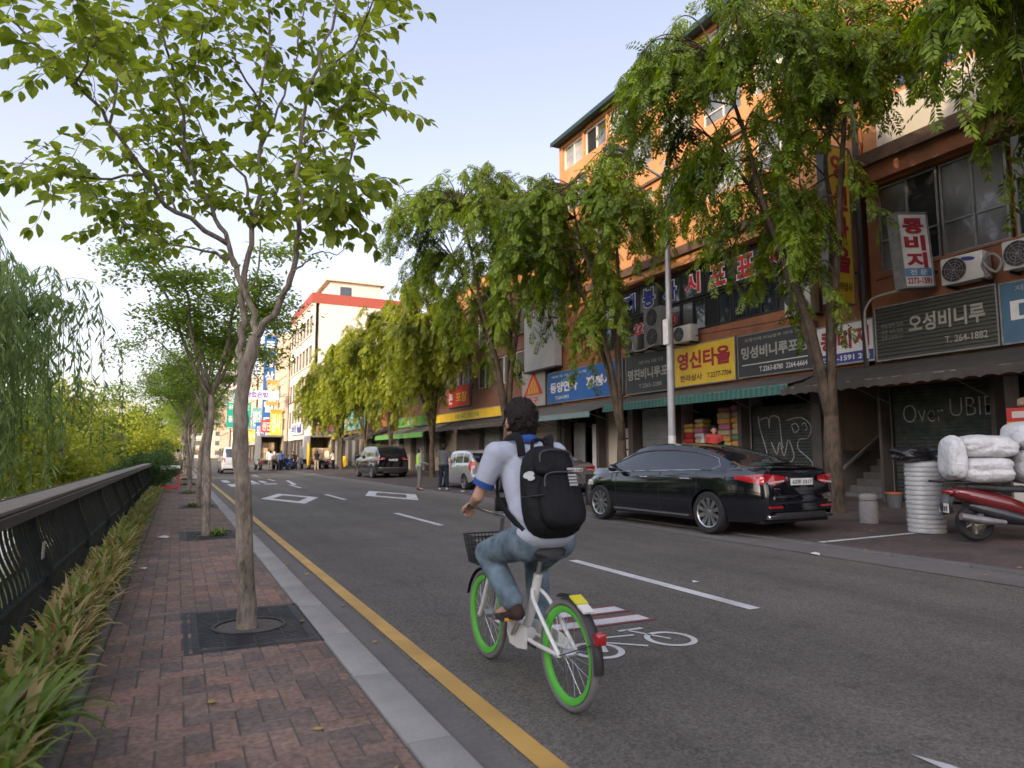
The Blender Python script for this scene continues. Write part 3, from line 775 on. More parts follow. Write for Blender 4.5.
m_sh_dk = M('dark_shutter', (.034,.042,.037), .6, spec=.25, var=.25, scale=5, dirt=(.10,.09,.07), dscale=1.4, damt=.5)
m_sh_gr = M('grey_shutter', (.22,.22,.21), .5, metal=.3, var=.12, scale=4, dirt=(.13,.12,.10), dscale=1.3, damt=.5)
m_sh_tan = M('tan_shutter', (.26,.225,.17), .55, metal=.2, var=.15, scale=4, dirt=(.15,.12,.09), dscale=1.2, damt=.5)
m_graf = M('graffiti_paint', (.30,.31,.30), .7, var=.3, scale=14)
def graf1(b):
    x = FX+.395
    def st(pts, w=.016): b.tube([(x, y, z) for y, z in cr([(p[0], p[1], 0) for p in pts], 4) and [(q.x, q.y) for q in cr([(p[0], p[1], 0) for p in pts], 4)]], w, 4, m_graf)
    for pts in ([(14.95,2.45),(14.9,2.1),(14.7,1.5),(14.55,.9)], [(14.9,2.35),(14.6,2.4),(14.55,2.1),(14.5,2.42),(14.2,2.4),(14.15,2.1)], [(14.15,2.2),(14.1,1.6),(14.05,1.55)], [(13.9,2.3),(13.4,2.35),(13.1,2.1),(13.2,1.8),(13.5,1.75),(13.55,1.5),(13.3,1.3),(13.1,1.1),(13.15,.75),(13.5,.65)], [(14.5,1.7),(14.3,1.35),(14.2,1.7),(14.05,1.3),(13.9,1.75)], [(13.85,1.75),(13.7,1.3),(13.9,1.1),(14.2,1.05)], [(13.75,2.15),(13.6,2.2),(13.5,2.05),(13.65,1.95),(13.75,2.15)], [(13.4,2.15),(13.3,2.2),(13.22,2.05),(13.3,2.)], [(14.45,1.2),(14.1,.8),(13.8,.95),(13.6,.7)]): st(pts)
shutter(A, 12.8, 15.2, .3, 2.75, m_sh_dk, extra=graf1)
shutter(A, 18.6, 20.6, .3, 3.0, m_sh_gr)
b = MB(m_cream); b.box(FX+.42, FX+.47, 20.95, 21.5, .25, 3.0); b.box(FX+.42, FX+.47, 22.2, 22.85, .25, 3.0); b.box(FX+.40, FX+.46, 23.2, 24.0, .25, 2.6, m_frame_w); b.box(FX+.42, FX+.47, 24.6, 25.5, .25, 2.7, m_sh_gr)
b.build('shop_door', A, world=True)
b = MB(m_frame_d); b.box(FX+.44, FX+.5, 21.5, 22.2, .25, 2.8); pq = M('paper_notice', (.55,.54,.47), .8)
for k in range(6): b.box(FX+.432, FX+.438, 21.55+.32*(k % 2), 21.82+.32*(k % 2), 1.15+.42*(k//2), 1.5+.42*(k//2), pq)
b.build('shop_door', A, world=True)
# goods of the open fabric shop: bolts of cloth in stacks (each stack a thing standing in the shop)
fab = {n: M('cloth_'+n, c, .9, var=.15, scale=9, bump=.3, bscale=30) for n, c in dict(pink=(.45,.16,.22), orange=(.52,.26,.08), cream=(.48,.40,.26), green=(.16,.25,.12), yellow=(.50,.36,.09), rose=(.40,.22,.22), red=(.42,.03,.03), white=(.5,.5,.48)).items()}
def fabric_stack(y0, y1, z1, cols, label):
    t = thing('fabric_stack', label, 'fabric stack', (FX+.55, (y0+y1)/2, .24), group='stacked cloth in the open shop')
    z = 0.; k = 0; q = random.Random(int(y0*50)); wd = (y1-y0)/2
    while z < z1:
        h = q.uniform(.13,.2); b = MB(fab[cols[k % len(cols)]]); ins = q.uniform(0,.03)
        b.chbox(-.2+ins, .22, -wd+ins, wd-ins, z, z+h-.006, .045); b.build('cloth_bolt', t, 60); z += h; k += 1
fabric_stack(15.5, 16.05, 2.5, ['yellow','orange','cream','green','orange','cream','pink','rose','orange','green','cream','yellow','orange','rose','pink'], 'tall stack of orange, green and pink cloth by the graffiti shutter')
fabric_stack(16.1, 16.65, 2.5, ['orange','cream','green','yellow','cream','orange','green','rose','yellow','orange','cream','pink','orange','cream','pink'], 'tall stack of yellow and cream cloth beside the dark doorway')
fabric_stack(17.3, 17.75, 2.2, ['rose','cream','white','pink','yellow','cream','rose','white'], 'stack of white and rose cloth near the lamp post')
fabric_stack(17.8, 18.3, 2.1, ['cream','red','red','yellow','orange','red','cream','rose'], 'stack of red and yellow cloth behind the lamp post')
b = MB(fab['white']); b.add([(FX+.1,17.05,2.0), (FX+.1,16.98,2.0), (FX+.05,16.82,1.15), (FX+.05,17.22,1.15), (FX+.12,17.05,1.2)], [(0,1,2,4), (0,4,3)]); o = tag(b.build('hanging_cloth', None, 60), 'white cloth hanging in the shop doorway', 'cloth')

# ---------------- R: the near building on the right edge
R = thing('near_shop_building', 'orange and cream shop building at the right edge above the parked scooter', 'building', (FX, 4., .2))
B0, B1 = -6., 10.82
b = MB()
wr2 = [(5.2,7.6), (7.72,9.1), (9.15,10.6)]
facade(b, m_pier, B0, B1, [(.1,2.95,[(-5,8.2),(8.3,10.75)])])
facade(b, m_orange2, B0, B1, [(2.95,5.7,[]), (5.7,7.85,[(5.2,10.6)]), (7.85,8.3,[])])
facade(b, m_orange, B0, B1, [(9.9,10.0,[]), (10.0,10.95,[(6.9,10.0)]), (10.95,16.5,[])])
facade(b, m_cream, B0, 10.45, [(8.62,9.9,[])]); facade(b, m_orange, 10.45, B1, [(8.62,9.9,[])])
b.use(m_ledge); b.box(FX-.35, FX+.35, B0, B1, 8.3, 8.62); b.use(m_orange2); b.box(FX-.2, FX-.004, B0, B1, 7.9, 8.299)
b.use(m_orange); b.box(FX+.36, FX+12, B0+.01, B1-.01, 5.7, 16.49); b.box(FX-.55, FX+.36, 10.3, 10.8, 10.98, 16.48)
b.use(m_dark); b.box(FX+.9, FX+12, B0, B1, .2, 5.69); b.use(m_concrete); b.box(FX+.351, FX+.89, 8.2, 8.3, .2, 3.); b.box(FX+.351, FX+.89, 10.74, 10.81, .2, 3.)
b.build('wall', R, world=True)
for (a, e), nn, od in zip(wr2, (3, 2, 2), (None, None, (0,))): window(R, a, e, 5.72, 7.82, m_frame_g, m_glass2 if nn < 3 else m_glass, nn, 2, split=.36, open_dark=od)
window(R, 6.9, 10.0, 10.0, 10.95, m_frame_w, m_glass, 4)
b = MB(M('blue_awning', (.03,.15,.38), .6, var=.1)); b.prism([(0,0), (-.85,-.55), (-.83,-.6), (.02,-.06)], 6.4, 10.5, 'y', X=Matrix.Translation((FX,0,11.5))); b.build('window_canopy', R, world=True)
def graf2(b):
    x = FX+.39
    lettering(b, 'Over', m_graf, (x, 10.45, 2.08), UXY, UZ, .95, .42, -.02)
    lettering(b, 'UBIE.', m_graf, (x, 9.35, 2.18), UXY, UZ, 1.0, .40, -.02)
    lettering(b, 'Over', m_sh_dk, (x-.004, 10.42, 2.12), UXY, UZ, .90, .35, -.045); lettering(b, 'UBIE.', m_sh_dk, (x-.004, 9.33, 2.21), UXY, UZ, .97, .34, -.05)
shutter(R, 8.35, 10.7, .3, 2.95, M('green_grey_shutter', (.038,.050,.043), .6, spec=.25, var=.3, scale=5, dirt=(.16,.14,.09), dscale=3., damt=.45), extra=graf2)
# stairwell between the two buildings
st = thing('stair_entrance', 'dark stair entrance with beige side wall between the graffiti shutters', 'stairway', (15.9, 11.6, .2))
b = MB(M('stair_wall_beige', (.34,.29,.21), .85, var=.1, scale=2, dirt=(.2,.17,.12), dscale=1.5)); b.box(15.36, 19.5, 12.46, 12.58, 1.45, 3.3)
b.use(M('stair_wall_grey', (.15,.145,.13), .85, var=.15, scale=3, dirt=(.08,.075,.07), dscale=1.6)); b.box(15.36, 19.5, 12.455, 12.58, .1, 1.449); b.box(15.4, 19.5, 10.93, 11.04, .1, 3.3); b.use(m_dark); b.box(19.5, 19.6, 11.0, 12.5, .1, 3.3)
b.build('side_wall', st, world=True)
b = MB(M('stair_concrete', (.13,.125,.115), .9, var=.2, scale=8))
for k in range(11): b.box(15.7+.28*k, 19.4, 11.06, 12.45, .2+.17*k, .2+.17*(k+1))
b.build('steps', st, world=True)
b = MB(m_concrete); b.prism([(15.75,.95), (18.6,2.6), (18.6,2.68), (15.75,1.03)], 12.38, 12.44, 'y'); b.build('handrail', st, world=True)

# ---------------- B and the rest of the row
def row_building(name, label, y0, y1, h, wall_m, floors, frame, glass, low=m_pier, depth=11., wgap=.55, wide=1.5, x=FX, shut=m_sh_tan, parapet=None, gfz=3.4, seg=3.0):
    t = thing(name, label, 'building', (x, (y0+y1)/2, .2)); b = MB()
    rows = [(.1, gfz-.05, [(y0+.3+seg*k, min(y0+.3+seg*k+seg-.35, y1-.2)) for k in range(int((y1-y0-.3)/seg))]), (gfz-.05, gfz+1.6, [])]
    facade(b, low, y0, y1, rows[:1], x); facade(b, m_brick if h < 13 else wall_m, y0, y1, rows[1:], x)
    zz = gfz+1.6; fh = (h-zz)/floors; ops = []
    n = max(1, int((y1-y0-wgap)/(wide+wgap))); st_ = (y1-y0)/n
    for k in range(n): ops.append((y0+st_*k+wgap/2, y0+st_*(k+1)-wgap/2))
    for f in range(floors):
        facade(b, wall_m, y0, y1, [(zz+fh*f, zz+fh*f+fh*.62, ops), (zz+fh*f+fh*.62, zz+fh*(f+1), [])], x)
        b.use(m_ledge if f == 0 else wall_m); b.box(x-.12, x-.003, y0, y1, zz+fh*(f+1)-.18, zz+fh*(f+1)-.02)
    b.use(wall_m); b.box(x+.8, x+depth, y0, y1, .2, h)
    if parapet: b.use(parapet); b.box(x-.15, x+depth, y0-.05, y1+.05, h, h+1.3)
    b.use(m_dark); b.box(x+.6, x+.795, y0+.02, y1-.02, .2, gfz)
    b.build('wall', t, world=True)
    for f in range(floors):
        for a, e in ops: window(t, a, e, zz+fh*f, zz+fh*f+fh*.62, frame, glass, 2, x=x, fw=.06)
    q = random.Random(int(y0))
    for k in range(int((y1-y0-.3)/seg)):
        a = y0+.3+seg*k; e = min(a+seg-.35, y1-.2)
        if e-a < .5: continue
        shutter(t, a+.06, e-.06, .3, gfz-.25, shut if q.random() < .7 else m_sh_gr, x=x+.3)
    return t
row_building('brown_brick_building', 'low brown brick building with white window frames beyond the blue sign', 25.95, 38., 9.8, m_brick, 2, m_frame_w, m_glass2, low=m_pier, shut=m_sh_tan)
b = MB(m_orange); b.box(FX-.2, FX+6, 31.0, 37.9, 9.85, 11.2); tag(b.build('rooftop_room', None), 'orange rooftop room above the brown brick building', 'rooftop room')
row_building('grey_shop_building', 'grey three storey shop building half hidden by the middle trees', 38.05, 55., 10.6, M('grey_render', (.30,.27,.23), .85, var=.1, dirt=(.18,.15,.12)), 2, m_frame_g, m_glass2)
row_building('tan_shop_building', 'tan shop building behind the bright green trees', 55.1, 72., 11.5, M('tan_render', (.38,.30,.21), .85, var=.1, dirt=(.3,.22,.15)), 3, m_frame_w, m_glass3)
row_building('white_shop_building', 'low white shop building beside the red topped block', 72.1, 85.4, 12.5, M('white_render', (.48,.44,.38), .85, var=.07, dirt=(.45,.4,.33)), 3, m_frame_w, m_glass2)
m_redband = M('red_parapet', (.27,.055,.035), .7, var=.12, dirt=(.25,.06,.04))
rt = row_building('red_topped_block', 'tall cream block with red parapet and long window band', 86., 104., 20.2, M('pale_cream_render', (.56,.50,.41), .85, var=.06, dirt=(.6,.5,.4)), 4, m_frame_d, m_glass, parapet=m_redband, wgap=.3, wide=2., x=14.4, depth=13)
row_building('peach_block', 'peach block with balconies beyond the red topped block', 104.5, 124., 18.6, M('peach_render', (.50,.38,.27), .85, var=.07, dirt=(.5,.36,.26)), 5, m_frame_w, m_glass2, wgap=1., wide=1.6, x=14.)
row_building('cream_stepped_block', 'narrow cream block beyond the blue vertical sign', 124.6, 146., 22.8, M('warm_cream_render', (.53,.45,.34), .85, var=.07), 6, m_frame_w, m_glass2, wgap=1.2, x=14.2)
row_building('beige_block', 'beige block with many small windows far down the street', 146.5, 172., 17.5, M('beige_render', (.48,.39,.29), .85, var=.07), 5, m_frame_w, m_glass3, wgap=1.4, x=13.6, seg=6.)
row_building('blue_roofed_block', 'far cream block with a pale blue rooftop sheet', 173., 205., 16.5, M('far_cream_render', (.5,.43,.33), .85, var=.07), 4, m_frame_w, m_glass2, wgap=1.6, x=13.2, parapet=M('blue_sheet', (.25,.42,.58), .6), seg=8.)
row_building('salmon_block', 'far salmon block closing the right side of the street', 206., 250., 15.5, M('salmon_render', (.46,.30,.21), .85, var=.07), 4, m_frame_w, m_glass2, wgap=2., wide=2.2, x=12.6, seg=10.)
# rooftop room seen over the red parapet
b = MB(M('rooftop_cream', (.55,.49,.40), .85, var=.06)); b.box(17.2, 24, 90, 99, 21.5, 24.2); b.box(16.6, 24.5, 89.5, 99.5, 24.2, 24.55, m_cream); b.use(m_glass); b.box(18.5, 20, 89.96, 89.995, 22.2, 23.6)
tag(b.build('rooftop_room', None), 'cream rooftop room rising behind the red parapet', 'rooftop room')
# tower and blocks at the very end
def far_block(name, label, x0, x1, y0, y1, h, mat, fl, nc, cat='building'):
    t = thing(name, label, cat, ((x0+x1)/2, y0, 0)); b = MB(mat); b.box(x0, x1, y0, y1, 0, h)
    for k in range(1, fl): b.box(x0-.2, x1+.2, y0-.3, y0-.003, h*k/fl-.25, h*k/fl+.1)
    b.box(x0-.4, x1+.4, y0-.4, y1, h+.003, h+.8); b.build('wall', t, world=True)
    for f in range(fl):
        for c in range(nc):
            xa = lerp(x0, x1, (c+.2)/nc); xb = lerp(x0, x1, (c+.8)/nc); za = h*(f+.3)/fl; zb = h*(f+.8)/fl
            g = MB(m_frame_g); g.box(xa, xb, y0-.08, y0-.005, za, zb); g.use(m_glass2); g.box(xa+.15, xb-.15, y0-.12, y0-.085, za+.15, zb-.15); g.build('window', t, world=True)
m_hz1 = M('hazy_grey_render', (.50,.45,.42), .9, var=.05); m_hz2 = M('hazy_tan_render', (.55,.44,.34), .9, var=.05)
far_block('distant_tower', 'grey apartment tower at the far end of the street', 21, 36, 420, 440, 62, m_hz1, 14, 3)
far_block('distant_block', 'low tan block across the far end of the street', -2, 22, 330, 345, 21, m_hz2, 5, 6)
far_block('distant_block', 'pale block far behind the roadside trees', -75, -34, 340, 360, 17, M('hazy_pale_render', (.6,.55,.5), .9, var=.05), 4, 8)

# ---------------- the sunlit side keeps the low sun off the road: buildings across the stream, behind the camera
def across(label, x0, x1, y0, y1, h):
    t = thing('apartment_block', label, 'building', ((x0+x1)/2, (y0+y1)/2, 0)); b = MB(m_hz1); b.box(x0, x1, y0, y1, 0, h)
    fl = int(h/3)
    for k in range(1, fl): b.box(x1+.003, x1+.25, y0, y1, k*3-.2, k*3+.1)
    b.build('wall', t, world=True)
    g = MB(m_glass2)
    for f in range(fl):
        for c in range(int((y1-y0)/4)): g.box(x1+.003, x1+.06, y0+c*4+.8, y0+c*4+3.2, f*3+.9, f*3+2.4)
    g.build('window', t, world=True)
across('grey apartment block across the stream behind the viewer', -60, -40, -62, -10.5, 33.)
across('grey office block across the stream further behind', -62, -41, -120, -64, 38.)
# ================================================================ SHOP SIGNS
def col(name, c, **k):
    return bpy.data.materials.get(name) or M(name, c, **{**dict(rough=.55, var=.08, scale=3, dirt=tuple(x*.55 for x in c), dscale=1.6, damt=.62), **k})
s_yel = col('sign_yellow', (.62,.42,.03)); s_white = col('sign_white', (.62,.61,.58)); s_dk = col('sign_charcoal', (.032,.036,.036)); s_olive = col('sign_olive', (.055,.055,.042))
s_blue = col('sign_blue', (.02,.10,.30)); s_blue2 = col('sign_dull_blue', (.05,.12,.19)); s_red = col('letter_red', (.30,.02,.03)); s_navy = col('letter_navy', (.03,.04,.22)); s_black = col('letter_black', (.02,.02,.02))
s_grey = col('letter_grey', (.31,.31,.26)); s_grn = col('sign_green', (.10,.28,.06)); s_brt = col('sign_bright_red', (.45,.04,.03)); s_orng = col('sign_orange', (.6,.25,.05)); s_teal = col('sign_teal', (.12,.30,.32))
def wallsign(label, y0, y1, z0, z1, face, texts, frame=None, x=FX-.16, th=.14, rib=False, cat='shop sign', group=None, tilt=0., extra=None):
    """sign board on the right-hand fronts. y0 < y1; texts: (words, material, u, v, w, h, bold) in fractions from the far-left lower corner"""
    t = thing('shop_sign', label, cat, (x, (y0+y1)/2, z0), group=group)
    W, H = y1-y0, z1-z0
    b = MB(face)
    if rib:
        n = int(H/.085)
        for k in range(n): b.box(0, th, -W/2, W/2, H*k/n, H*(k+.62)/n); b.box(.03, th, -W/2, W/2, H*(k+.62)/n, H*(k+1)/n)
    else: b.box(0, th, -W/2+.002, W/2-.002, .002, H-.002)
    for (wd, mt, u, v, ww, hh, bo) in texts:
        lettering(b, wd, mt, (-.004, W/2-u*W, v*H), UXY, UZ, ww*W, hh*H, bo)
    if extra: extra(b, W, H)
    b.build('sign_panel', t)
    b = MB(frame or m_frame_g); f = .035
    for a in ((-W/2-f, -W/2), (W/2, W/2+f)): b.box(-.012, th+.005, a[0], a[1], -f, H+f)
    for a in ((-f, 0), (H, H+f)): b.box(-.012, th+.005, -W/2, W/2, a[0], a[1])
    b.build('frame', t)
    if tilt: t.rotation_euler = (0, tilt, 0)
    return t
wallsign('dull blue shop sign with white letter at the right edge', 4.6, 7.86, 3.56, 4.75, s_blue2, [('대', s_white, .05, .25, .3, .5, .02), ('제품 가격', s_grey, .08, .84, .3, .1, .0)])
wallsign('olive ribbed shop sign with pale raised letters and phone number', 7.96, 10.62, 3.56, 4.78, s_olive, [('오성비니루', s_grey, .30, .42, .62, .34, .03), ('T. 264-1882', s_grey, .60, .14, .33, .13, .015), ('각종 포장 재료', s_dk, .05, .72, .2, .1, .01), ('비닐 봉투 일체', s_grey, .05, .60, .2, .08, .0), ('주문 제작 전문', s_grey, .05, .48, .2, .08, .0), ('도매 소매 합니다', s_grey, .05, .36, .2, .08, .0)], rib=True)
wallsign('white shop sign with dark red letters over a blue phone strip', 10.72, 12.3, 3.6, 4.58, s_white, [('콩비지', s_red, .06, .36, .88, .52, .04), ('2273-1591 2층', s_white, .06, .06, .88, .17, .03)], extra=lambda b, W, H: b.box(-.004, .0, -W/2+.01, W/2-.01, .01, .27*H, s_navy))
wallsign('charcoal shop sign with embossed grey letters and white line', 12.42, 15.1, 3.6, 4.8, s_dk, [('밍성비니루포장', s_grey, .05, .42, .9, .30, .03), ('T.2263-8780  2264-6664', s_white, .30, .08, .62, .12, .01), ('포장자재 비닐봉투 마대 전문', s_grey, .1, .84, .8, .08, .0)], extra=lambda b, W, H: b.box(-.006, -.001, -W/2+.2, W/2-.15, .27*H, .29*H, s_white))
wallsign('bright yellow shop sign with dark red letters', 15.24, 18.0, 3.58, 4.86, s_yel, [('영신타올', s_red, .05, .40, .88, .45, .04), ('한라상사', s_black, .10, .10, .38, .17, .02), ('T.2277-7704', s_black, .56, .12, .38, .13, .015)])
wallsign('charcoal shop sign with small grey letters left of the yellow sign', 18.2, 20.75, 3.55, 4.95, s_dk, [('명진비니루포', s_grey, .04, .34, .9, .28, .03), ('각종 비닐 제품 전문', s_grey, .3, .72, .55, .09, .0), ('T.2265-2288', s_grey, .3, .12, .5, .1, .0)])
wallsign('long blue shop sign with white letters', 21.0, 26.75, 3.62, 4.92, s_blue, [('동양연사', s_white, .04, .32, .40, .36, .035), ('재봉사', s_white, .56, .32, .34, .36, .035), ('T.2263-0852', s_white, .12, .10, .2, .1, .01), ('재봉사 자수사 도매', s_white, .06, .82, .5, .09, .0)])
def tri(b, W, H):
    b.add([(-.01, W*.42, .30*H), (-.01, -W*.42, .30*H), (-.01, -W*.02, .97*H)], [(0,2,1)], s_brt)
    b.add([(-.014, W*.30, .34*H), (-.014, -W*.28, .34*H), (-.014, -W*.02, .82*H)], [(0,2,1)], s_orng)
    for k in range(5): b.box(-.022, -.016, W*.24-k*W*.12-.03, W*.24-k*W*.12, .34*H, (.46+.09*(2-abs(k-2)))*H, s_black)
wallsign('sign with a red triangular roof above white lettering', 27.0, 29.3, 3.6, 5.3, col('sign_pale', (.32,.30,.27)), [('공구', s_brt, .22, .06, .5, .18, .03)], extra=tri)
wallsign('red shop sign with small letters behind the second row of trunks', 36.0, 39.5, 4.2, 5.4, s_brt, [('본', s_white, .06, .15, .2, .6, .03), ('포장', s_yel, .4, .2, .5, .5, .02)])
wallsign('long yellow and green fascia strip over the tan shutters', 29.6, 42.0, 3.35, 3.85, s_yel, [('재료 도매', s_grn, .3, .2, .3, .55, .02)])
wallsign('green fascia strip beyond the yellow one', 42.2, 50.0, 3.35, 4.0, s_grn, [('원단', s_white, .3, .2, .2, .55, .02)])
wallsign('orange and red shop sign behind the dark car', 50.4, 54.6, 3.6, 5.0, s_orng, [('타올', s_brt, .2, .2, .6, .6, .03)])
wallsign('pale blue shop sign above the second truck', 60., 70., 3.7, 5.6, s_teal, [('모자', s_white, .1, .15, .3, .7, .03)])
wallsign('red and navy shop sign between the two trucks', 73., 81., 3.6, 5.4, s_navy, [('나일론', s_brt, .08, .12, .84, .74, .03)])
wallsign('yellow fascia strip below the red and navy sign', 73., 84.5, 3.0, 3.5, s_yel, [('도매', s_brt, .3, .2, .2, .6, .02)])
wallsign('navy and white shop sign beyond the trucks', 90., 100., 4., 5.6, s_white, [('비닐', s_navy, .08, .12, .84, .74, .05)], x=14.2)
# small banners far down the street
q = random.Random(21)
fars = [(106, 1.2, 4, 8, s_yel, 'yellow'), (112, 1., 9, 13, s_orng, 'orange'), (118, 1.4, 5, 7, s_brt, 'red'), (127, 1.2, 3.5, 7, s_blue, 'blue'), (134, 1., 6, 10, s_teal, 'teal'), (141, 1.5, 4, 6, s_yel, 'ochre'), (150, 1.4, 6, 9, s_brt, 'crimson'), (160, 2., 4, 8, s_navy, 'navy')]
for Y, wd, z0, z1, mt, nm in fars:
    t = thing('projecting_sign', f'small {nm} projecting sign far down the right side', 'projecting sign', (13.0, Y, z0))
    b = MB(mt); b.box(-.9, .7, -.1, .1, 0, z1-z0); lettering(b, '원단' if mt is not s_yel else '상사', s_white, (-.75, -.105, (z1-z0)*.15), (1,0,0), UZ, 1.3, (z1-z0)*.7, .02); b.build('sign_panel', t)
    for z_ in (.25, .75): b = MB(m_frame_g); b.box(.7, 1.6, -.04, .04, (z1-z0)*z_, (z1-z0)*z_+.08); b.build('bracket', t)
# tall blue vertical sign and round violet one
t = thing('vertical_sign', 'tall narrow blue vertical sign on the far facade', 'vertical sign', (13.4, 118.5, 5.))
b = MB(s_blue); b.box(-1.2, .7, -.15, .15, 0, 16.)
for k, ch in enumerate('종합상사빌딩'): lettering(b, ch, s_white, (-.95, -.155, 13.3-k*2.5), (1,0,0), UZ, 1.4, 1.8, .03)
b.build('sign_panel', t)
for z_ in (3, 12): b = MB(m_frame_g); b.box(.7, 1.6, -.05, .05, z_, z_+.12); b.build('bracket', t)
t = thing('projecting_sign', 'violet and white projecting sign with a round end', 'projecting sign', (12.2, 103., 9.2))
b = MB(s_white); b.box(-4.2, .6, -.12, .12, 0, 1.3); lettering(b, '산업은행', col('letter_violet', (.12,.05,.35)), (-3.9, -.125, .25), (1,0,0), UZ, 3., .8, .04); b.lathe([(.72,-.13), (.72,.13)], 20, bpy.data.materials['letter_violet'], Matrix.Translation((.2,0,.65)) @ Matrix.Rotation(PI/2, 4, 'X')); b.build('sign_panel', t)
b = MB(m_frame_g); b.box(.6, 2.2, -.05, .05, .5, .6); b.build('bracket', t)

# ---------------- light box sign hanging out from the wall, its front towards the viewer
t = thing('light_box_sign', 'tilted white light box sign with dark red letters beside the dusty window', 'light box sign', (14.45, 9.35, 5.0), rz=R_(-14))
b = MB(s_white); b.box(-.36, .36, -.13, .13, 0, 1.62)
for s in (0,):
    for k, ch in enumerate('콩비지'): lettering(b, ch, s_red, (-.27, -.135, 1.17-k*.385), (1,0,0), UZ, .54, .35, .045)
    b.box(-.34, .34, -.134, -.13, .215, .40, col('strip_blue', (.10,.22,.42))); lettering(b, '전 문', s_white, (-.22, -.137, .25), (1,0,0), UZ, .44, .12, .02)
    lettering(b, '2273-1591', s_red, (-.31, -.135, .05), (1,0,0), UZ, .62, .14, .03)
b.build('sign_panel', t)
b = MB(m_galv)
for x0, x1 in ((-.395,-.36), (.36,.395)): b.box(x0, x1, -.15, .15, -.035, 1.655)
b.box(-.36, .36, -.15, .15, -.035, 0); b.box(-.36, .36, -.15, .15, 1.62, 1.655); b.build('frame', t)
for z_ in (.3, 1.2): b = MB(m_frame_d); b.box(.395, .75, -.03, .03, z_, z_+.06); b.build('bracket', t)
t.rotation_euler = (0, R_(-4.5), R_(-14))
# ---------------- tall yellow vertical sign between the two buildings
t = thing('vertical_sign', 'tall yellow vertical sign with red letters between the two orange buildings', 'vertical sign', (14.35, 11.2, 5.0))
b = MB(s_yel); b.box(-.36, .36, -.14, .14, 0, 3.9)
for k, ch in enumerate('영신타올'): lettering(b, ch, s_red, (-.27, -.145, 3.08-k*.78), (1,0,0), UZ, .54, .64, .045)
lettering(b, '한라상사', s_black, (-.3, -.145, .28), (1,0,0), UZ, .6, .22, .02); b.build('sign_panel', t)
b = MB(m_frame_g)
for x0, x1 in ((-.39,-.36), (.36,.39)): b.box(x0, x1, -.16, .16, -.03, 3.93)
b.box(-.36, .36, -.16, .16, -.03, 0); b.box(-.36, .36, -.16, .16, 3.9, 3.93); b.build('frame', t)
for z_ in (.8, 3.1): b = MB(m_frame_d); b.box(.39, .9, -.03, .03, z_, z_+.06); b.build('bracket', t)
# red sign at the right edge, high up
t = thing('projecting_sign', 'small red and white projecting sign high at the right edge', 'projecting sign', (14.45, 6.95, 6.6))
b = MB(s_white); b.box(-.32, .32, -.12, .12, 0, .75); lettering(b, '맛', s_brt, (-.27, -.125, .06), (1,0,0), UZ, .54, .63, .05); b.build('sign_panel', t)
b = MB(m_frame_g); b.box(-.36, -.32, -.14, .14, -.04, .79); b.box(.32, .36, -.14, .14, -.04, .79); b.box(-.32, .32, -.14, .14, -.04, 0); b.box(-.32, .32, -.14, .14, .75, .79); b.build('frame', t)
# white blank panel and others on B
b = MB(M('blank_panel', (.40,.40,.39), .6, var=.06, scale=2, dirt=(.25,.24,.22), dscale=1.4)); b.box(14.55, 14.9, 25.6, 28.5, 5.2, 8.0); b.use(m_frame_d); b.box(14.53, 14.92, 25.55, 28.55, 5.12, 5.197)
tag(b.build('blank_billboard', None), 'blank pale grey billboard above the triangular sign', 'billboard')

# ================================================================ CANOPIES OVER THE SHOP FRONTS
m_canvas = M('canopy_canvas', (.052,.046,.038), .85, var=.25, scale=3, bump=.3, bscale=25, dirt=(.035,.03,.027), dscale=1.2)
m_canvas2 = M('grey_canopy', (.105,.098,.086), .85, var=.2, scale=3, bump=.2, bscale=25, dirt=(.07,.065,.055), dscale=1.3)
m_stripe = None
def stripe(name, c1, c2, s):
    m, N, L, b = nt(name); tc = N.new('ShaderNodeTexCoord'); wv = N.new('ShaderNodeTexWave'); wv.bands_direction = 'Y'; wv.inputs['Scale'].default_value = s
    L.new(tc.outputs['Object'], wv.inputs[0]); rp = N.new('ShaderNodeValToRGB'); rp.color_ramp.interpolation = 'CONSTANT'; rp.color_ramp.elements[0].color = (*c1,1); rp.color_ramp.elements[1].position = .6; rp.color_ramp.elements[1].color = (*c2,1)
    L.new(wv.outputs['Fac'], rp.inputs[0]); L.new(rp.outputs[0], b.inputs['Base Color']); b.inputs['Roughness'].default_value = .8; return m
m_stripe = stripe('green_striped_valance', (.018,.10,.082), (.06,.125,.105), 1.7)
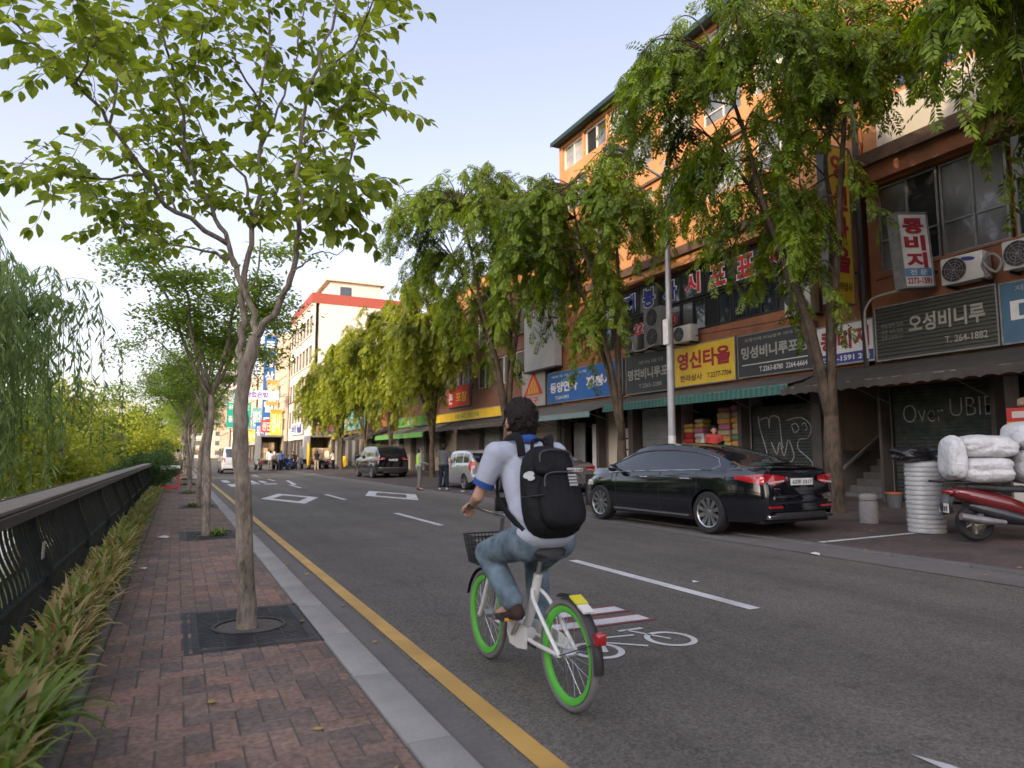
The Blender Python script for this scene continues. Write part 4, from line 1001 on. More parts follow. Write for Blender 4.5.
def canopy(label, y0, y1, mat, reach, zt, ze, val=.22, vmat=None, scallop=True, x=FX):
    t = thing('canopy', label, 'canopy', (x, (y0+y1)/2, zt)); b = MB(mat); n = max(2, int((y1-y0)/.5)); W = y1-y0; q = random.Random(int(y0*9))
    vs = []; m = 6
    for i in range(n+1):
        y = -W/2+W*i/n
        for j in range(m+1):
            u = j/m; sag = -.06*math.sin(PI*u)*(1 if i % 2 else .5)+q.uniform(-.012,.012)
            vs.append((-reach*u, y, (ze-zt)*u+sag*(0 < j < m)))
    fs = [(i*(m+1)+j, i*(m+1)+j+1, (i+1)*(m+1)+j+1, (i+1)*(m+1)+j) for i in range(n) for j in range(m)]
    b.add(vs, fs); b.build('canopy_sheet', t, 60)
    b = MB(vmat or mat); ns = max(3, int(W/.11)); vs = []
    for i in range(ns+1):
        y = -W/2+W*i/ns; dz = val*(1-(.22*abs(math.sin(i*PI/3)) if scallop else 0)); vs += [(-reach-.004, y, ze-zt+.01), (-reach-.02+q.uniform(-.012,.012), y, ze-zt-dz)]
    b.add(vs, [(2*i, 2*i+1, 2*i+3, 2*i+2) for i in range(ns)]); b.build('valance', t, 60)
    b = MB(m_frame_g); b.tube([(-reach+.01, -W/2, ze-zt-.015), (-reach+.01, W/2, ze-zt-.015)], .018, 6)
    k = -W/2+.3
    while k < W/2: b.tube([(-reach+.02, k, ze-zt-.03), (0, k, ze-zt-.45)], .014, 6); k += 2.2
    b.build('canopy_frame', t)
    return t
canopy('dark scalloped canopy above the right hand shutter and stairs', 3.6, 12.3, m_canvas, 1.55, 3.5, 2.98, .2)
canopy('grey canopy with green striped valance under the yellow sign', 12.35, 20.7, m_canvas2, 1.25, 3.48, 3.12, .26, m_stripe, False)
canopy('grey canopy below the long blue sign', 20.9, 27.6, m_canvas2, 1.7, 3.5, 2.9, .2, col('teal_valance', (.13,.19,.18)), False)
canopy('dark canopy beyond the triangular sign', 27.8, 38.5, m_canvas, 1.5, 3.3, 2.85, .2)
canopy('green edged canopy behind the dark car', 39., 50., m_canvas2, 1.9, 3.3, 2.7, .3, s_grn, False)
canopy('far dark canopy beside the trucks', 51., 62., m_canvas, 1.8, 3.4, 2.8, .25)

# ================================================================ AIR CONDITIONERS, PIPES, WIRES
m_acw = M('aircon_white', (.50,.49,.45), .5, var=.08, dirt=(.3,.27,.22), dscale=2.5, damt=.5)
m_acg = M('aircon_grey', (.20,.195,.185), .55, var=.15, dirt=(.11,.10,.085), dscale=2)
def aircon(label, x, y, z, wd, ht, dp=.32, mat=m_acw, fans=1, logo=False):
    t = thing('air_conditioner', label, 'air conditioner', (x, y, z))
    b = MB(mat); b.chbox(0, dp, -wd/2, wd/2, 0, ht, .025)
    if logo: b.lathe([(.0,0), (1,.0)], 20, s_navy, Matrix.Translation((-.004, -wd*.16, ht*.80)) @ Matrix.Rotation(-PI/2, 4, 'Y') @ Matrix.Rotation(R_(-12), 4, 'Z') @ Matrix.Diagonal((.045,.15,1,1)))
    b.build('casing', t, 40)
    for k in range(fans):
        r = min(ht/fans*.44, wd*.31); cy = wd*.17 if fans == 1 else 0; cz = ht*(k+.5)/fans
        X = Matrix.Translation((-.006, cy, cz)) @ Matrix.Rotation(-PI/2, 4, 'Y')
        b = MB(m_frame_d); b.lathe([(0,.002), (r,.002)], 24, None, X)
        b.use(m_acg)
        for rr_ in (.3,.52,.74,.98): b.tube([X @ Vector((r*rr_*math.cos(2*PI*i/24), r*rr_*math.sin(2*PI*i/24), .012)) for i in range(24)], .006, 4, closed=True)
        for i in range(8): a = 2*PI*i/8; b.tube([X @ Vector((r*.12*math.cos(a), r*.12*math.sin(a), .012)), X @ Vector((r*.98*math.cos(a+.5), r*.98*math.sin(a+.5), .012))], .006, 4)
        b.lathe([(0,.02), (r*.14,.018)], 12, m_acg, X); b.build('fan_grille', t, 40)
    b = MB(m_frame_d)
    for s in (-.4, .4): b = MB(m_frame_d); b.box(.02, dp+.35, wd*s-.02, wd*s+.02, -.05, -.003); b.build('bracket', t)
    return t
aircon('white air conditioner with a blue oval mark right of the light box sign', 14.55, 8.42, 4.92, .86, .58, logo=True)
aircon('white air conditioner at the right edge above the dull blue sign', 14.55, 7.2, 4.95, .86, .58)
aircon('tall grey two fan air conditioner behind the lamp post', 14.4, 18.6, 5.0, .95, 1.35, .35, m_acg, 2)
aircon('small pale air conditioner right of the lamp post', 14.5, 17.2, 4.95, .85, .55, .32, m_acw)
aircon('grey air conditioner left of the lamp post above the charcoal sign', 14.5, 20.0, 5.0, .8, .58, .32, m_acg)
aircon('white air conditioner beside the tall yellow vertical sign', 14.5, 12.6, 5.0, .85, 1.0, .34, m_acw, 1)
aircon('white air conditioner below the white framed windows', 14.5, 29.9, 5.3, .8, .6, .32, m_acw)
def cable(label, pts, r=.012, mat=m_frame_d, name='cable', cat='cable'):
    b = MB(mat); b.tube(cr(pts, 7), r, 5); return tag(b.build(name, None, 60), label, cat)
m_pipe = M('pale_pipe', (.42,.40,.36), .6, var=.1)
cable('pale curved pipe between the white sign and the olive sign', [(14.6,9.3,5.05), (14.55,10.3,5.02), (14.5,10.58,4.85), (14.5,10.66,4.5), (14.55,10.66,3.6)], .028, m_pipe, 'pipe', 'pipe')
cable('coiled grey hose beside the marked air conditioner', [(14.5,7.95,5.3), (14.4,7.85,5.1), (14.45,7.7,4.95), (14.5,7.62,5.15), (14.42,7.75,5.32), (14.45,7.95,5.15), (14.5,7.85,4.9)], .03, m_acg, 'hose', 'hose')
cable('pale hose drooping from the grey air conditioner', [(14.5,18.2,5.2), (14.3,18.9,4.95), (14.3,19.5,4.98), (14.45,19.8,5.3)], .022, m_pipe, 'hose', 'hose')
cable('dark cable sagging along the ledge of the near building', [(14.93,5,5.55), (14.9,8,5.62), (14.92,10.6,5.5)], .016)
for k, (lab, dz) in enumerate((('lowest of the dark wires bundled high on the orange corner', 0), ('middle dark wire of the bundle high on the orange corner', .09), ('topmost dark wire of the bundle high on the orange corner', .2))):
    cable(lab, [(14.97,5.5,11.75+dz), (14.4,7.4,11.5+dz*1.6), (14.4,8.8,11.52+dz), (14.35,9.6,11.7+dz*2), (14.38,10.9,12.1+dz*.6), (14.93,12.4,12.3+dz)], .02)
cable('long dark wire strung along the signs of the orange building', [(14.7,11,4.98), (14.72,14,5.02), (14.7,17,5.12), (14.72,21,5.05), (14.7,25.8,5.2)], .014)
cable('dark wire below the ledge of the orange building', [(14.8,11.1,7.75), (14.7,15,7.55), (14.75,20,7.62), (14.8,25.8,7.8)], .016)
cable('black drain pipe in the gap between the orange buildings', [(14.85,10.93,3.4), (14.85,10.93,8), (14.86,10.93,15)], .07, m_frame_d, 'drain_pipe', 'pipe')

# ================================================================ STREET LAMP
m_pole = M('lamp_paint', (.36,.37,.37), .5, metal=.3, var=.12, scale=5, dirt=(.2,.19,.18), dscale=2.5, damt=.5)
lx, ly = 12.05, 14.8; lz = fz(lx)
t = thing('street_lamp', 'tall grey street lamp with curved arm and dark oval head', 'street lamp', (lx, ly, lz))
b = MB(m_pole); b.lathe([(.19,0), (.19,.03), (.12,.06), (.105,.3), (.098,2.4), (.082,6.), (.06,9.45), (.0,9.5)], 18); b.build('pole', t, 40)
b = MB(m_pole); b.tube(cr([(0,0,8.95), (-.35,0,9.02), (-.9,0,9.22), (-1.35,0,9.36)], 6), [.04]*18+[.035], 10); b.build('arm', t, 60)
b = MB(M('lamp_head_dark', (.06,.06,.06), .5, var=.2))
hp = [(0,-.42),(.05,-.4),(.13,-.3),(.18,-.1),(.18,.1),(.13,.3),(.06,.4),(0,.42)]
b.ell((-1.68,0,9.42), (.42,.20,.13), 18, 10); b.build('lamp_head', t, 80)
b = MB(M('lamp_glass', (.30,.30,.28), .2)); b.ell((-1.70,0,9.33), (.32,.15,.075), 16, 8); b.build('lamp_lens', t, 80)
b = MB(m_frame_w); b.box(-.14, -.10, -.11, .11, 4.2, 4.9); b.build('notice_plate', t)
b = MB(s_white); b.lathe([(.103,.9), (.102,1.7)], 18); b.use(s_brt); b.lathe([(.1055,1.1), (.1055,1.25)], 18); b.build('poster_wrap', t, 60)

# green direction sign far away, mast arm
t = thing('direction_sign', 'green road direction sign above the far end of the road', 'road sign', (1.3, 70, 0))
b = MB(m_pole); b.tube([(0,0,0), (0,0,8.2)], .14, 10); b.tube([(0,0,6.0), (4.8,0,6.1)], .09, 8); b.tube([(0,0,4.4), (4.8,0,4.4)], .07, 8); b.build('mast', t, 60)
b = MB(M('road_sign_green', (.01,.30,.20), .5, var=.05)); b.box(2.75, 4.9, -.12, -.06, 3.8, 6.4)
wv = s_white
for (x0, x1, z0, z1) in ((2.83,4.82,6.27,6.33), (2.83,4.82,3.87,3.93), (3.75,3.87,4.1,5.4)): b.box(x0, x1, -.13, -.121, z0, z1, wv)
lettering(b, '동대문', wv, (2.9,-.125,5.6), (1,0,0), UZ, .85, .5, .03); lettering(b, '청계천', wv, (3.85,-.125,5.6), (1,0,0), UZ, .9, .5, .03); lettering(b, '종로', wv, (2.9,-.125,4.4), (1,0,0), UZ, .75, .6, .03)
b.build('sign_panel', t)
# ================================================================ LOOSE THINGS ON THE FAR PAVEMENT
b = MB(M('bollard_stone', (.26,.25,.235), .85, var=.12, scale=30, bump=.2, bscale=80, dirt=(.13,.12,.11), dscale=4, damt=.5)); bx_, by_ = 11.2, 8.36
b.lathe([(.16,0), (.155,.36), (.145,.385), (.145,.40), (.155,.41), (.155,.47), (.13,.505), (.06,.52), (0,.522)], 24)
o = tag(b.build('bollard', None, 40), 'short round stone bollard with a grooved collar on the pavement', 'bollard'); o.location = (bx_, by_, fz(bx_))
# stack of rolls wrapped in clear film
sx_, sy_ = 10.78, 7.03; sz_ = fz(sx_)
t = thing('wrapped_roll_stack', 'waist high stack of pale rolls wrapped in clear film', 'roll stack', (sx_, sy_, sz_))
m_roll = M('pale_roll', (.46,.47,.46), .35, metal=.25, var=.1, scale=8, spec=.7); m_film = M('clear_film', (.8,.82,.82), .12, var=.05, alpha=.22, spec=.8, bump=.6, bscale=16)
zz = 0.
q = random.Random(4)
for k in range(15):
    h = .0735; r = .265+q.uniform(-.006,.006); b = MB(m_roll); X = Matrix.Translation((q.uniform(-.007,.007), q.uniform(-.007,.007), zz))
    b.lathe([(r-.02,.0), (r,.012), (r+.003,.036), (r,.058), (r-.02,.07), (.1,.072), (.1,.05)], 32, None, X); b.build('roll', t, 50); zz += h
b = MB(m_film); b.lathe([(.285,.0), (.283,.3), (.289,.55), (.282,.8), (.288,1.03), (.29,1.1), (.24,1.125)], 32); b.build('film_wrap', t, 70)
# black sacks lying on it
def lump(name, label, cat, c, r, mat, seed, noise=.12, vox=None, par=None, rot=None, X=None):
    q = random.Random(seed); bm = bmesh.new(); bmesh.ops.create_icosphere(bm, subdivisions=5, radius=1)
    ph = [(Vector((q.gauss(0,1),q.gauss(0,1),q.gauss(0,1)))*2.3, q.uniform(0,6)) for _ in range(9)]
    for v in bm.verts:
        n = v.co.normalized(); e = 3.4
        k = (abs(n.x)**e+abs(n.y)**e+abs(n.z)**e)**(-1/e)
        d = sum(math.sin(p.dot(n)*1.4+a) for p, a in ph)/9
        cz = sum(abs(math.sin(p.dot(n)*3.1+a*2)) for p, a in ph[:6])/6      # creases of the film
        v.co = Vector((n.x*r[0], n.y*r[1], n.z*r[2]))*k*(1+noise*d-.10*(1-cz)**2)
    b = MB(mat); b.addbm(bm); o = b.build(name, par, 180)
    if par is None: tag(o, label, cat)
    o.location = c
    if rot: o.rotation_euler = rot
    return o
m_bag = M('black_plastic_sack', (.012,.012,.014), .28, var=.3, bump=1., bscale=9, spec=.6)
lump('black_sack', 'shiny black plastic sack lying on top of the wrapped rolls', 'sack', (sx_-.13, sy_+.10, sz_+1.235), (.32,.26,.12), m_bag, 3, .22)
lump('black_sack', 'black plastic sack with gathered end right of the wrapped roll top', 'sack', (sx_+.12, sy_-.35, sz_+1.24), (.25,.28,.12), m_bag, 6, .25)
b = MB(M('kraft_roll', (.24,.16,.09), .85, var=.15)); b.lathe([(.11,0),(.11,.82),(.05,.82),(.05,.7)], 20); o = tag(b.build('cardboard_roll', None, 40), 'brown cardboard roll standing behind the wrapped roll stack', 'cardboard roll'); o.location = (11.35, 6.55, fz(11.35))
t = thing('bucket', 'grey bucket with an orange red rim by the stair entrance', 'bucket', (13.9, 9.75, fz(13.9)))
b = MB(M('bucket_grey', (.09,.10,.10), .5)); b.lathe([(.13,0), (.165,.3), (.155,.3), (.12,.03), (0,.03)], 22); b.build('tub', t, 40)
b = MB(M('bucket_rim', (.48,.10,.03), .5)); b.lathe([(.164,.29), (.178,.295), (.178,.33), (.155,.33)], 22); b.build('rim', t, 40)
# stacked cartons at the right edge
m_crt = M('carton_white', (.50,.47,.40), .8, var=.08); m_ctr = M('carton_red', (.42,.035,.03), .7, var=.08); m_cty = M('carton_yellow', (.55,.33,.05), .7)
def carton(label, loc, sx, sy, sz, mat, deco, rz=0):
    t = thing('carton', label, 'carton', loc, rz, 'cartons stacked at the right edge'); b = MB(mat); b.chbox(-sx/2, sx/2, -sy/2, sy/2, 0, sz, .008)
    for (m_, y0, y1, z0, z1) in deco:
        b.box(-sx/2-.003, -sx/2-.0005, y0*sy, y1*sy, z0*sz, z1*sz, m_)
        b.box(y0*sx, y1*sx, -sy/2-.003, -sy/2-.0005, z0*sz, z1*sz, m_)
    b.build('carton_body', t, 40); return t
cxx, cyy = 14.1, 7.05; cz0 = fz(cxx)
zz = cz0
for k, (lab, mt, dc, hh) in enumerate((('lowest plain carton in the stack at the right edge', m_crt, [(m_cty,-.5,.5,.4,.6)], .45), ('plain carton second from the bottom of the right edge stack', m_crt, [(m_ctr,-.4,.2,.2,.5)], .42), ('white carton with green and red print below the red cartons', m_crt, [(s_grn,-.35,.0,.25,.8), (m_ctr,.1,.4,.3,.7), (m_cty,-.5,.5,.0,.1)], .42), ('red carton with yellow band, second from the top', m_ctr, [(m_cty,-.5,.5,.12,.3), (m_crt,-.3,.3,.5,.8)], .34), ('topmost red carton with pale lettering at the right edge', m_ctr, [(m_cty,-.5,.5,.1,.25), (m_crt,-.3,.35,.45,.8)], .34))):
    carton(lab, (cxx+rnd.uniform(-.03,.03), cyy+rnd.uniform(-.03,.03), zz), .5, .62, hh, mt, dc, rnd.uniform(-.05,.05)); zz += hh+.003
lump('paper_sack', 'crumpled tan sack on top of the red cartons', 'sack', (cxx, cyy, zz+.10), (.22,.24,.10), M('tan_sack', (.30,.22,.14), .9, bump=.8, bscale=12), 9, .2)
# yellow plastic crates by the second tree
m_cry = M('yellow_crate', (.58,.38,.02), .5, var=.1, dirt=(.35,.22,.03), dscale=3)
def crate(label, loc):
    t = thing('plastic_crate', label, 'crate', loc, 0, 'yellow crates by the second tree'); b = MB(m_cry); w2, d2, h = .26, .34, .32
    b.box(-w2, w2, -d2, d2, 0, .02)
    for s in (-1, 1):
        for k in range(4): z = .02+.08*k; b.box(s*w2-.01, s*w2+.01, -d2, d2, z, z+.05); b.box(-w2+.011, w2-.011, s*d2-.01, s*d2+.01, z, z+.05)
        for k in range(5): y = -d2+.02+k*(2*d2-.04)/4; b.box(s*w2-.014, s*w2+.014, y-.015, y+.015, .02, h)
    b.box(-w2-.015, w2+.015, -d2-.015, -d2+.015, h-.03, h+.005); b.box(-w2-.015, w2+.015, d2-.015, d2+.015, h-.03, h+.005); b.box(-w2-.015, -w2+.015, -d2+.016, d2-.016, h-.03, h+.005); b.box(w2-.015, w2+.015, -d2+.016, d2-.016, h-.03, h+.005)
    b.build('crate_body', t); return t
for k in range(4):
    crate(['right hand lower yellow crate', 'second lower yellow crate from the right', 'third lower yellow crate from the right', 'left hand lower yellow crate'][k]+' beside the second tree', (13.2, 17.55+.74*k, fz(13.2)))
    crate(['right hand upper yellow crate', 'second upper yellow crate from the right', 'third upper yellow crate from the right', 'left hand upper yellow crate'][k]+' beside the second tree', (13.2, 17.55+.74*k, fz(13.2)+.33))
# litter
m_paper = M('paper_litter', (.60,.60,.58), .8)
def litter(label, loc, s, mat=m_paper, seed=0, name='paper_scrap'):
    q = random.Random(seed); b = MB(mat); b.add([(-s,-s*.6,.006), (s*.9,-s*.7,.014), (s*1.1,s*.5,.006), (-s*.8,s*.7,.02), (0,0,.04*s/.1)], [(0,1,4), (1,2,4), (2,3,4), (3,0,4)]); o = tag(b.build(name, None), label, 'litter'); o.location = loc; o.rotation_euler = (0,0,q.uniform(0,6)); return o
litter('crumpled white paper lying at the edge of the far gutter', (7.75,6.62,.002), .09, seed=1)
litter('small white and blue wrapper on the road by the lane dash', (4.94,5.74,.002), .035, seed=2)
litter('white paper slip on the brick pavement near the railing', (-.13,11.8,.079), .10, seed=3)
litter('pale scrap on the brick pavement beside the dry plants', (-.28,8.7,.079), .05, seed=4)
litter('white scrap on the ground beside the silver hatchback', (9.1,22.6,.047), .09, seed=5)
litter('blue plastic sheet on the ground behind the silver hatchback', (9.2,21.9,.047), .16, M('blue_plastic', (.04,.10,.42), .5), 6, 'plastic_scrap')
m_fl = M('fallen_leaf', (.32,.22,.06), .8, var=.3)
q = random.Random(77)
fl = None
for k in range(46):
    if k < 30: x = q.uniform(8.0, 13.); y = q.uniform(4.2, 9.); z = .018 if x < 8.42 else fz(x)+.006
    else: x = q.uniform(1.2, 1.44) if q.random() < .6 else q.uniform(-.3,.9); y = q.uniform(2.2, 9.); z = .012 if x > 1.16 else .085
    if fl is None:
        b = MB(m_fl); b.add([(-.03,0,.004), (-.01,-.014,.0), (.02,-.012,.004), (.036,0,.012), (.02,.013,.006), (-.01,.013,.009)], [(0,1,2,3,4,5)]); fl = o = tag(b.build('fallen_leaf', None), 'small dry yellow leaf fallen on the ground', 'leaf', 'fallen leaves')
    else: o = fl.copy(); COL.objects.link(o)
    o.location = (x, y, z); o.rotation_euler = (0,0,q.uniform(0,6)); s = q.uniform(.6,1.2); o.scale = (s,s,s)
# red and white stand on the brick pavement
t = thing('folding_stand', 'red framed stand with white top on the brick pavement', 'stand', (-.2, 28.6, .08)); mr = M('red_enamel', (.42,.03,.02), .5)
b = MB(mr)
for sx2 in (-.28,.28):
    for sy2 in (-.2,.2): b.box(sx2-.025, sx2+.025, sy2-.025, sy2+.025, 0, .72)
b.box(-.255,.255,-.225,-.175,.03,.09); b.box(-.255,.255,.175,.225,.03,.09); b.build('leg_frame', t)
b = MB(s_white); b.box(-.33,.33,-.25,.25,.722,.86); b.build('top', t)
# ================================================================ VEHICLES (local: front towards +y, ground at z = 0)
def carpaint(name, c, metal=.0, rough=.25):
    return M(name, c, rough, metal=metal, var=.05, scale=2, coat=1., dirt=tuple(min(1, x*.8+.012) for x in c), dscale=3, damt=.35)
m_tyre = M('tyre_rubber', (.018,.018,.018), .85, var=.25, scale=20)
m_rim = M('alloy_rim', (.42,.43,.44), .28, metal=.9, var=.1)
m_rimd = M('rim_well', (.03,.03,.032), .5, metal=.4)
m_chrome = M('chrome_trim', (.6,.61,.62), .18, metal=.95, var=.05)
m_under = M('underbody', (.012,.012,.012), .9)
m_cglass = glassmat('tinted_car_glass', (.012,.014,.017), .03, .2)
m_tail = M('tail_lamp_red', (.34,.012,.018), .12, coat=1., var=.25, scale=14)
m_tailc = M('tail_lamp_clear', (.50,.44,.42), .12, coat=1., var=.2, scale=20)
m_plate = M('number_plate', (.58,.58,.55), .45, var=.05)
m_ink = M('plate_ink', (.03,.03,.035), .6)
m_bpl = M('black_plastic', (.02,.02,.021), .55, var=.2)
m_hlamp = M('headlamp', (.45,.46,.47), .08, coat=1., var=.2, scale=12)
class Car:
    """body lofted from side profile tables; y0 tail, y1 nose"""
    def __init__(s, T, axles, rw, nS=8, nG=5, nT=6):
        for k_ in T:
            o = []
            for p in sorted(T[k_]):
                if not o or p[0]-o[-1][0] > .004: o.append(p)
            T[k_] = o
        s.T = T; s.ax = axles; s.rw = rw; s.nS, s.nG, s.nT = nS, nG, nT
        s.y0, s.y1 = T['top'][0][0], T['top'][-1][0]
    def g(s, k, y): return interp(s.T[k], y)
    def zbot(s, y):
        z = s.g('bot', y); r = s.rw*1.13
        for a in s.ax:
            if abs(y-a) < r: z = max(z, s.rw*.98+math.sqrt(r*r-(y-a)**2)*1.0)
        return z
    def sidex(s, y, z):
        zb, zs, w = s.g('bot', y), s.g('belt', y), s.g('w', y)
        t = max(0, min(1, (z-zb)/max(zs-zb, .05)))
        return w*(interp([(0,.935), (.12,.972), (.45,1.), (.68,.992), (.80,.985), (.93,.962), (1,.925)], t))
    def ring(s, y):
        zb, zs, zt = s.zbot(y), s.g('belt', y), s.g('top', y); wt = s.g('wt', y); P = []
        zs = min(zs, zt-.004)
        zb = min(zb, zs-.03)
        for i in range(s.nS): z = lerp(zb, zs, i/(s.nS-1)); P.append((s.sidex(y, z), z))
        xs = P[-1][0]; zr = zt-max(.012, (zt-zs)*.10)
        wt = min(wt, xs-.012)
        for i in range(1, s.nG+1):
            t = i/s.nG; bow = .022*math.sin(PI*t)*min(1, (zt-zs)/.4); P.append((lerp(xs-.012, wt, t)+bow, lerp(zs+.004, zr, t)))
        for i in range(1, s.nT+1):
            t = i/s.nT; P.append((wt*(1-t)**1.0, zr+(zt-zr)*(1-(1-t)**2.6)))
        return P
    def build(s, root, paint, glass, win, front, rear, post=(), n=84, roof_mat=None):
        """win: (y of the rear end, y of the front end) of the side glass; front/rear: (y at the base, y at the roof) of the screens"""
        ys = [s.y0+(s.y1-s.y0)*i/n for i in range(n+1)]
        r = s.rw*1.13
        for a in s.ax: ys += [a+r*math.cos(PI*k/14) for k in range(15)]
        ys += [win[0], win[1], front[0], front[1], rear[0], rear[1]]+[p+d for p in post for d in (-.035,.035)]
        ys += [s.y0+.02, s.y0+.045, s.y1-.02, s.y1-.045]
        ys = sorted(y for y in ys if s.y0 <= y <= s.y1); ys = [y for i, y in enumerate(ys) if i == 0 or y-ys[i-1] > .004]
        rings = [s.ring(y) for y in ys]; m = len(rings[0])
        body = MB(paint); G = {'side_window': [], 'windscreen': [], 'rear_window': []}
        vs = []; 
        for y, P in zip(ys, rings): vs += [(-x, y, z) for x, z in P]+[(x, y, z) for x, z in P[:-1]][::-1]
        M_ = 2*m-1; fb = []
        iS, iG = s.nS-1, s.nS-1+s.nG
        for i in range(len(ys)-1):
            ym = (ys[i]+ys[i+1])/2
            for k in range(M_-1):
                j = k if k < m-1 else M_-2-k            # strip index from the sill up
                f = (i*M_+k, (i+1)*M_+k, (i+1)*M_+k+1, i*M_+k+1); key = None
                if iS <= j < iG-0 and win[0] < ym < win[1] and not any(abs(ym-p) < .036 for p in post):
                    if j > iS-1 and j < iG-1+0 or j == iG-1: key = 'side_window' if j < iG else None
                    if j == iG-1: key = None              # the roof rail stays paint
                elif j > iG-0 and front[1] < ym < front[0]: key = 'windscreen'
                elif j > iG-0 and rear[0] < ym < rear[1]: key = 'rear_window'
                (G[key] if key else fb).append(f)
        fb.append(tuple(range(M_))[::-1] if False else tuple(range(M_))); fb.append(tuple((len(ys)-1)*M_+k for k in range(M_))[::-1])
        body.add(vs, fb)
        body.build('body', root, 32)
        for nm, fs in G.items():
            if not fs: continue
            used = sorted({q for f in fs for q in f}); mp = {q: i for i, q in enumerate(used)}
            for sd2 in ((-1, 1) if nm == 'side_window' else (0,)):
                f2 = [f for f in fs if sd2 == 0 or sum(vs[q][0] for q in f)*sd2 > 0]; used = sorted({q for f in f2 for q in f}); mp = {q: i for i, q in enumerate(used)}
                cuts = [-99]+sorted(post)+[99] if sd2 else [-99, 99]
                for ca, cb in zip(cuts, cuts[1:]):
                    f3 = [f for f in f2 if ca < sum(vs[q][1] for q in f)/4 < cb]
                    if not f3: continue
                    used = sorted({q for f in f3 for q in f}); mp = {q: i for i, q in enumerate(used)}
                    b = MB(glass); b.add([vs[q] for q in used], [tuple(mp[q] for q in f) for f in f3]); b.build(nm, root, 60)
        b = MB(m_under); zb = min(z for _, z in s.T['bot'])
        w = max(w for _, w in s.T['w'])-.16
        b.box(-w, w, s.y0+.12, s.y1-.12, zb+.03, s.g('belt', 0)-.12)
        b.build('underbody', root)
        s.vs, s.ysv, s.rings = vs, ys, rings
    def railline(s, ya, yb, idx, off=.006, n=22, side=-1):
        out = []
        for i in range(n+1):
            y = lerp(ya, yb, i/n); P = s.ring(y); x, z = P[idx]; out.append((side*(x+off), y, z))
        return out
    def patch(s, y0, y1, z0, z1, side=-1, off=.008, n=8, m=5, top0=None, bot0=None):
        """sheet lying on the body side; z limits may taper towards y1"""
        vs = []
        for i in range(n+1):
            y = lerp(y0, y1, i/n); za = lerp(z0, bot0 if bot0 is not None else z0, i/n); zb = lerp(z1, top0 if top0 is not None else z1, i/n)
            for j in range(m+1): z = lerp(za, zb, j/m); vs.append((side*(s.sidex(y, z)+off), y, z))
        fs = [(i*(m+1)+j, (i+1)*(m+1)+j, (i+1)*(m+1)+j+1, i*(m+1)+j+1) for i in range(n) for j in range(m)]
        return vs, fs
    def shut(s, y, z0, z1, side):
        return [(side*(s.sidex(y, lerp(z0, z1, k/8))-.003), y, lerp(z0, z1, k/8)) for k in range(9)]
def wheel(root, x, y, r, wd, spokes=10, twin=True, rimr=.72, mat=None):
    """tyre with alloy rim as its own child; outer face towards the sign of x"""
    sgn = 1 if x > 0 else -1
    X = Matrix.Translation((x, y, r)) @ Matrix.Rotation(PI/2*sgn, 4, 'Y')
    b = MB(m_tyre); h = wd/2
    b.lathe([(r*rimr, -h), (r*.93, -h), (r*.985, -h*.8), (r, -h*.35), (r, h*.35), (r*.985, h*.8), (r*.93, h), (r*(rimr+.02), h*.96), (r*rimr, h*.8)], 36, None, X)
    wh = b.build('wheel', root, 40)
    b = MB(mat or m_rim); R1 = r*rimr
    b.lathe([(R1, h*.85), (R1*.99, h*.93), (R1*.93, h*.86), (R1*.92, -h*.6)], 36, None, X)
    for k in range(spokes):
        a = 2*PI*k/spokes
        for d in ((-.10, .10) if twin else (0,)):
            a1 = a+d*.75; a0 = a+d*.9; w = .017 if twin else .035
            p0 = Vector((R1*.16*math.cos(a0), R1*.16*math.sin(a0), h*.62)); p1 = Vector((R1*.95*math.cos(a1), R1*.95*math.sin(a1), h*.80)); t = Vector((-math.sin(a), math.cos(a), 0))*w*r/.34
            v = [p0-t, p0+t, p1+t*1.1, p1-t*1.1]; b.add([q+Vector((0,0,.0)) for q in v]+[q-Vector((0,0,.035)) for q in v], [(0,1,2,3), (7,6,5,4), (0,4,5,1), (1,5,6,2), (2,6,7,3), (3,7,4,0)], None, X)
    b.lathe([(R1*.2, h*.4), (R1*.2, h*.66), (R1*.1, h*.7), (0, h*.7)], 20, None, X)
    rm = b.build('rim', None, 35); rm.parent = wh
    b = MB(m_rimd); b.lathe([(0, h*.12), (R1*.93, h*.12)], 30, None, X); rm = b.build('brake_disc', None, None); rm.parent = wh
    return wh
def plate(root, y, z, words, w=.52, h=.11, rake=0.):
    b = MB(m_plate); X = Matrix.Translation((0, y, z)) @ Matrix.Rotation(rake, 4, 'X'); b.chbox(-w/2, w/2, -.012, .004, -h/2, h/2, .006, None, X)
    b.use(m_ink); b2 = MB(m_ink); lettering(b2, words, m_ink, (-w*.44, -.0135, -h*.32), (1,0,0), UZ, w*.88, h*.64, .02, lift=.002)
    b.add(b2.v, b2.f, m_ink, X); b.build('number_plate', root)
def mirror(root, x, y, z, paint):
    s = 1 if x > 0 else -1
    b = MB(paint); b.ell((x+s*.11, y, z+.03), (.115,.065,.075), 14, 9); b.box(min(x-s*.06, x+s*.05), max(x-s*.06, x+s*.05), y-.02, y+.03, z-.02, z+.02); b.build('wing_mirror', root, 60)
def handles(root, c, ys, z, mat):
    for side in (-1, 1):
        for y in ys: b = MB(mat); x = side*(c.sidex(y, z)+.018); b.chbox(x-.014, x+.014, y-.11, y+.11, z-.014, z+.014, .01); b.build('door_handle', root, 40)
def shutlines(root, c, ys, z0, z1):
    for side in (-1, 1):
        for y in ys: b = MB(m_bpl); b.tube(c.shut(y, max(z0, c.zbot(y)+.01), z1, side), .0055, 4); b.build('door_gap', root)

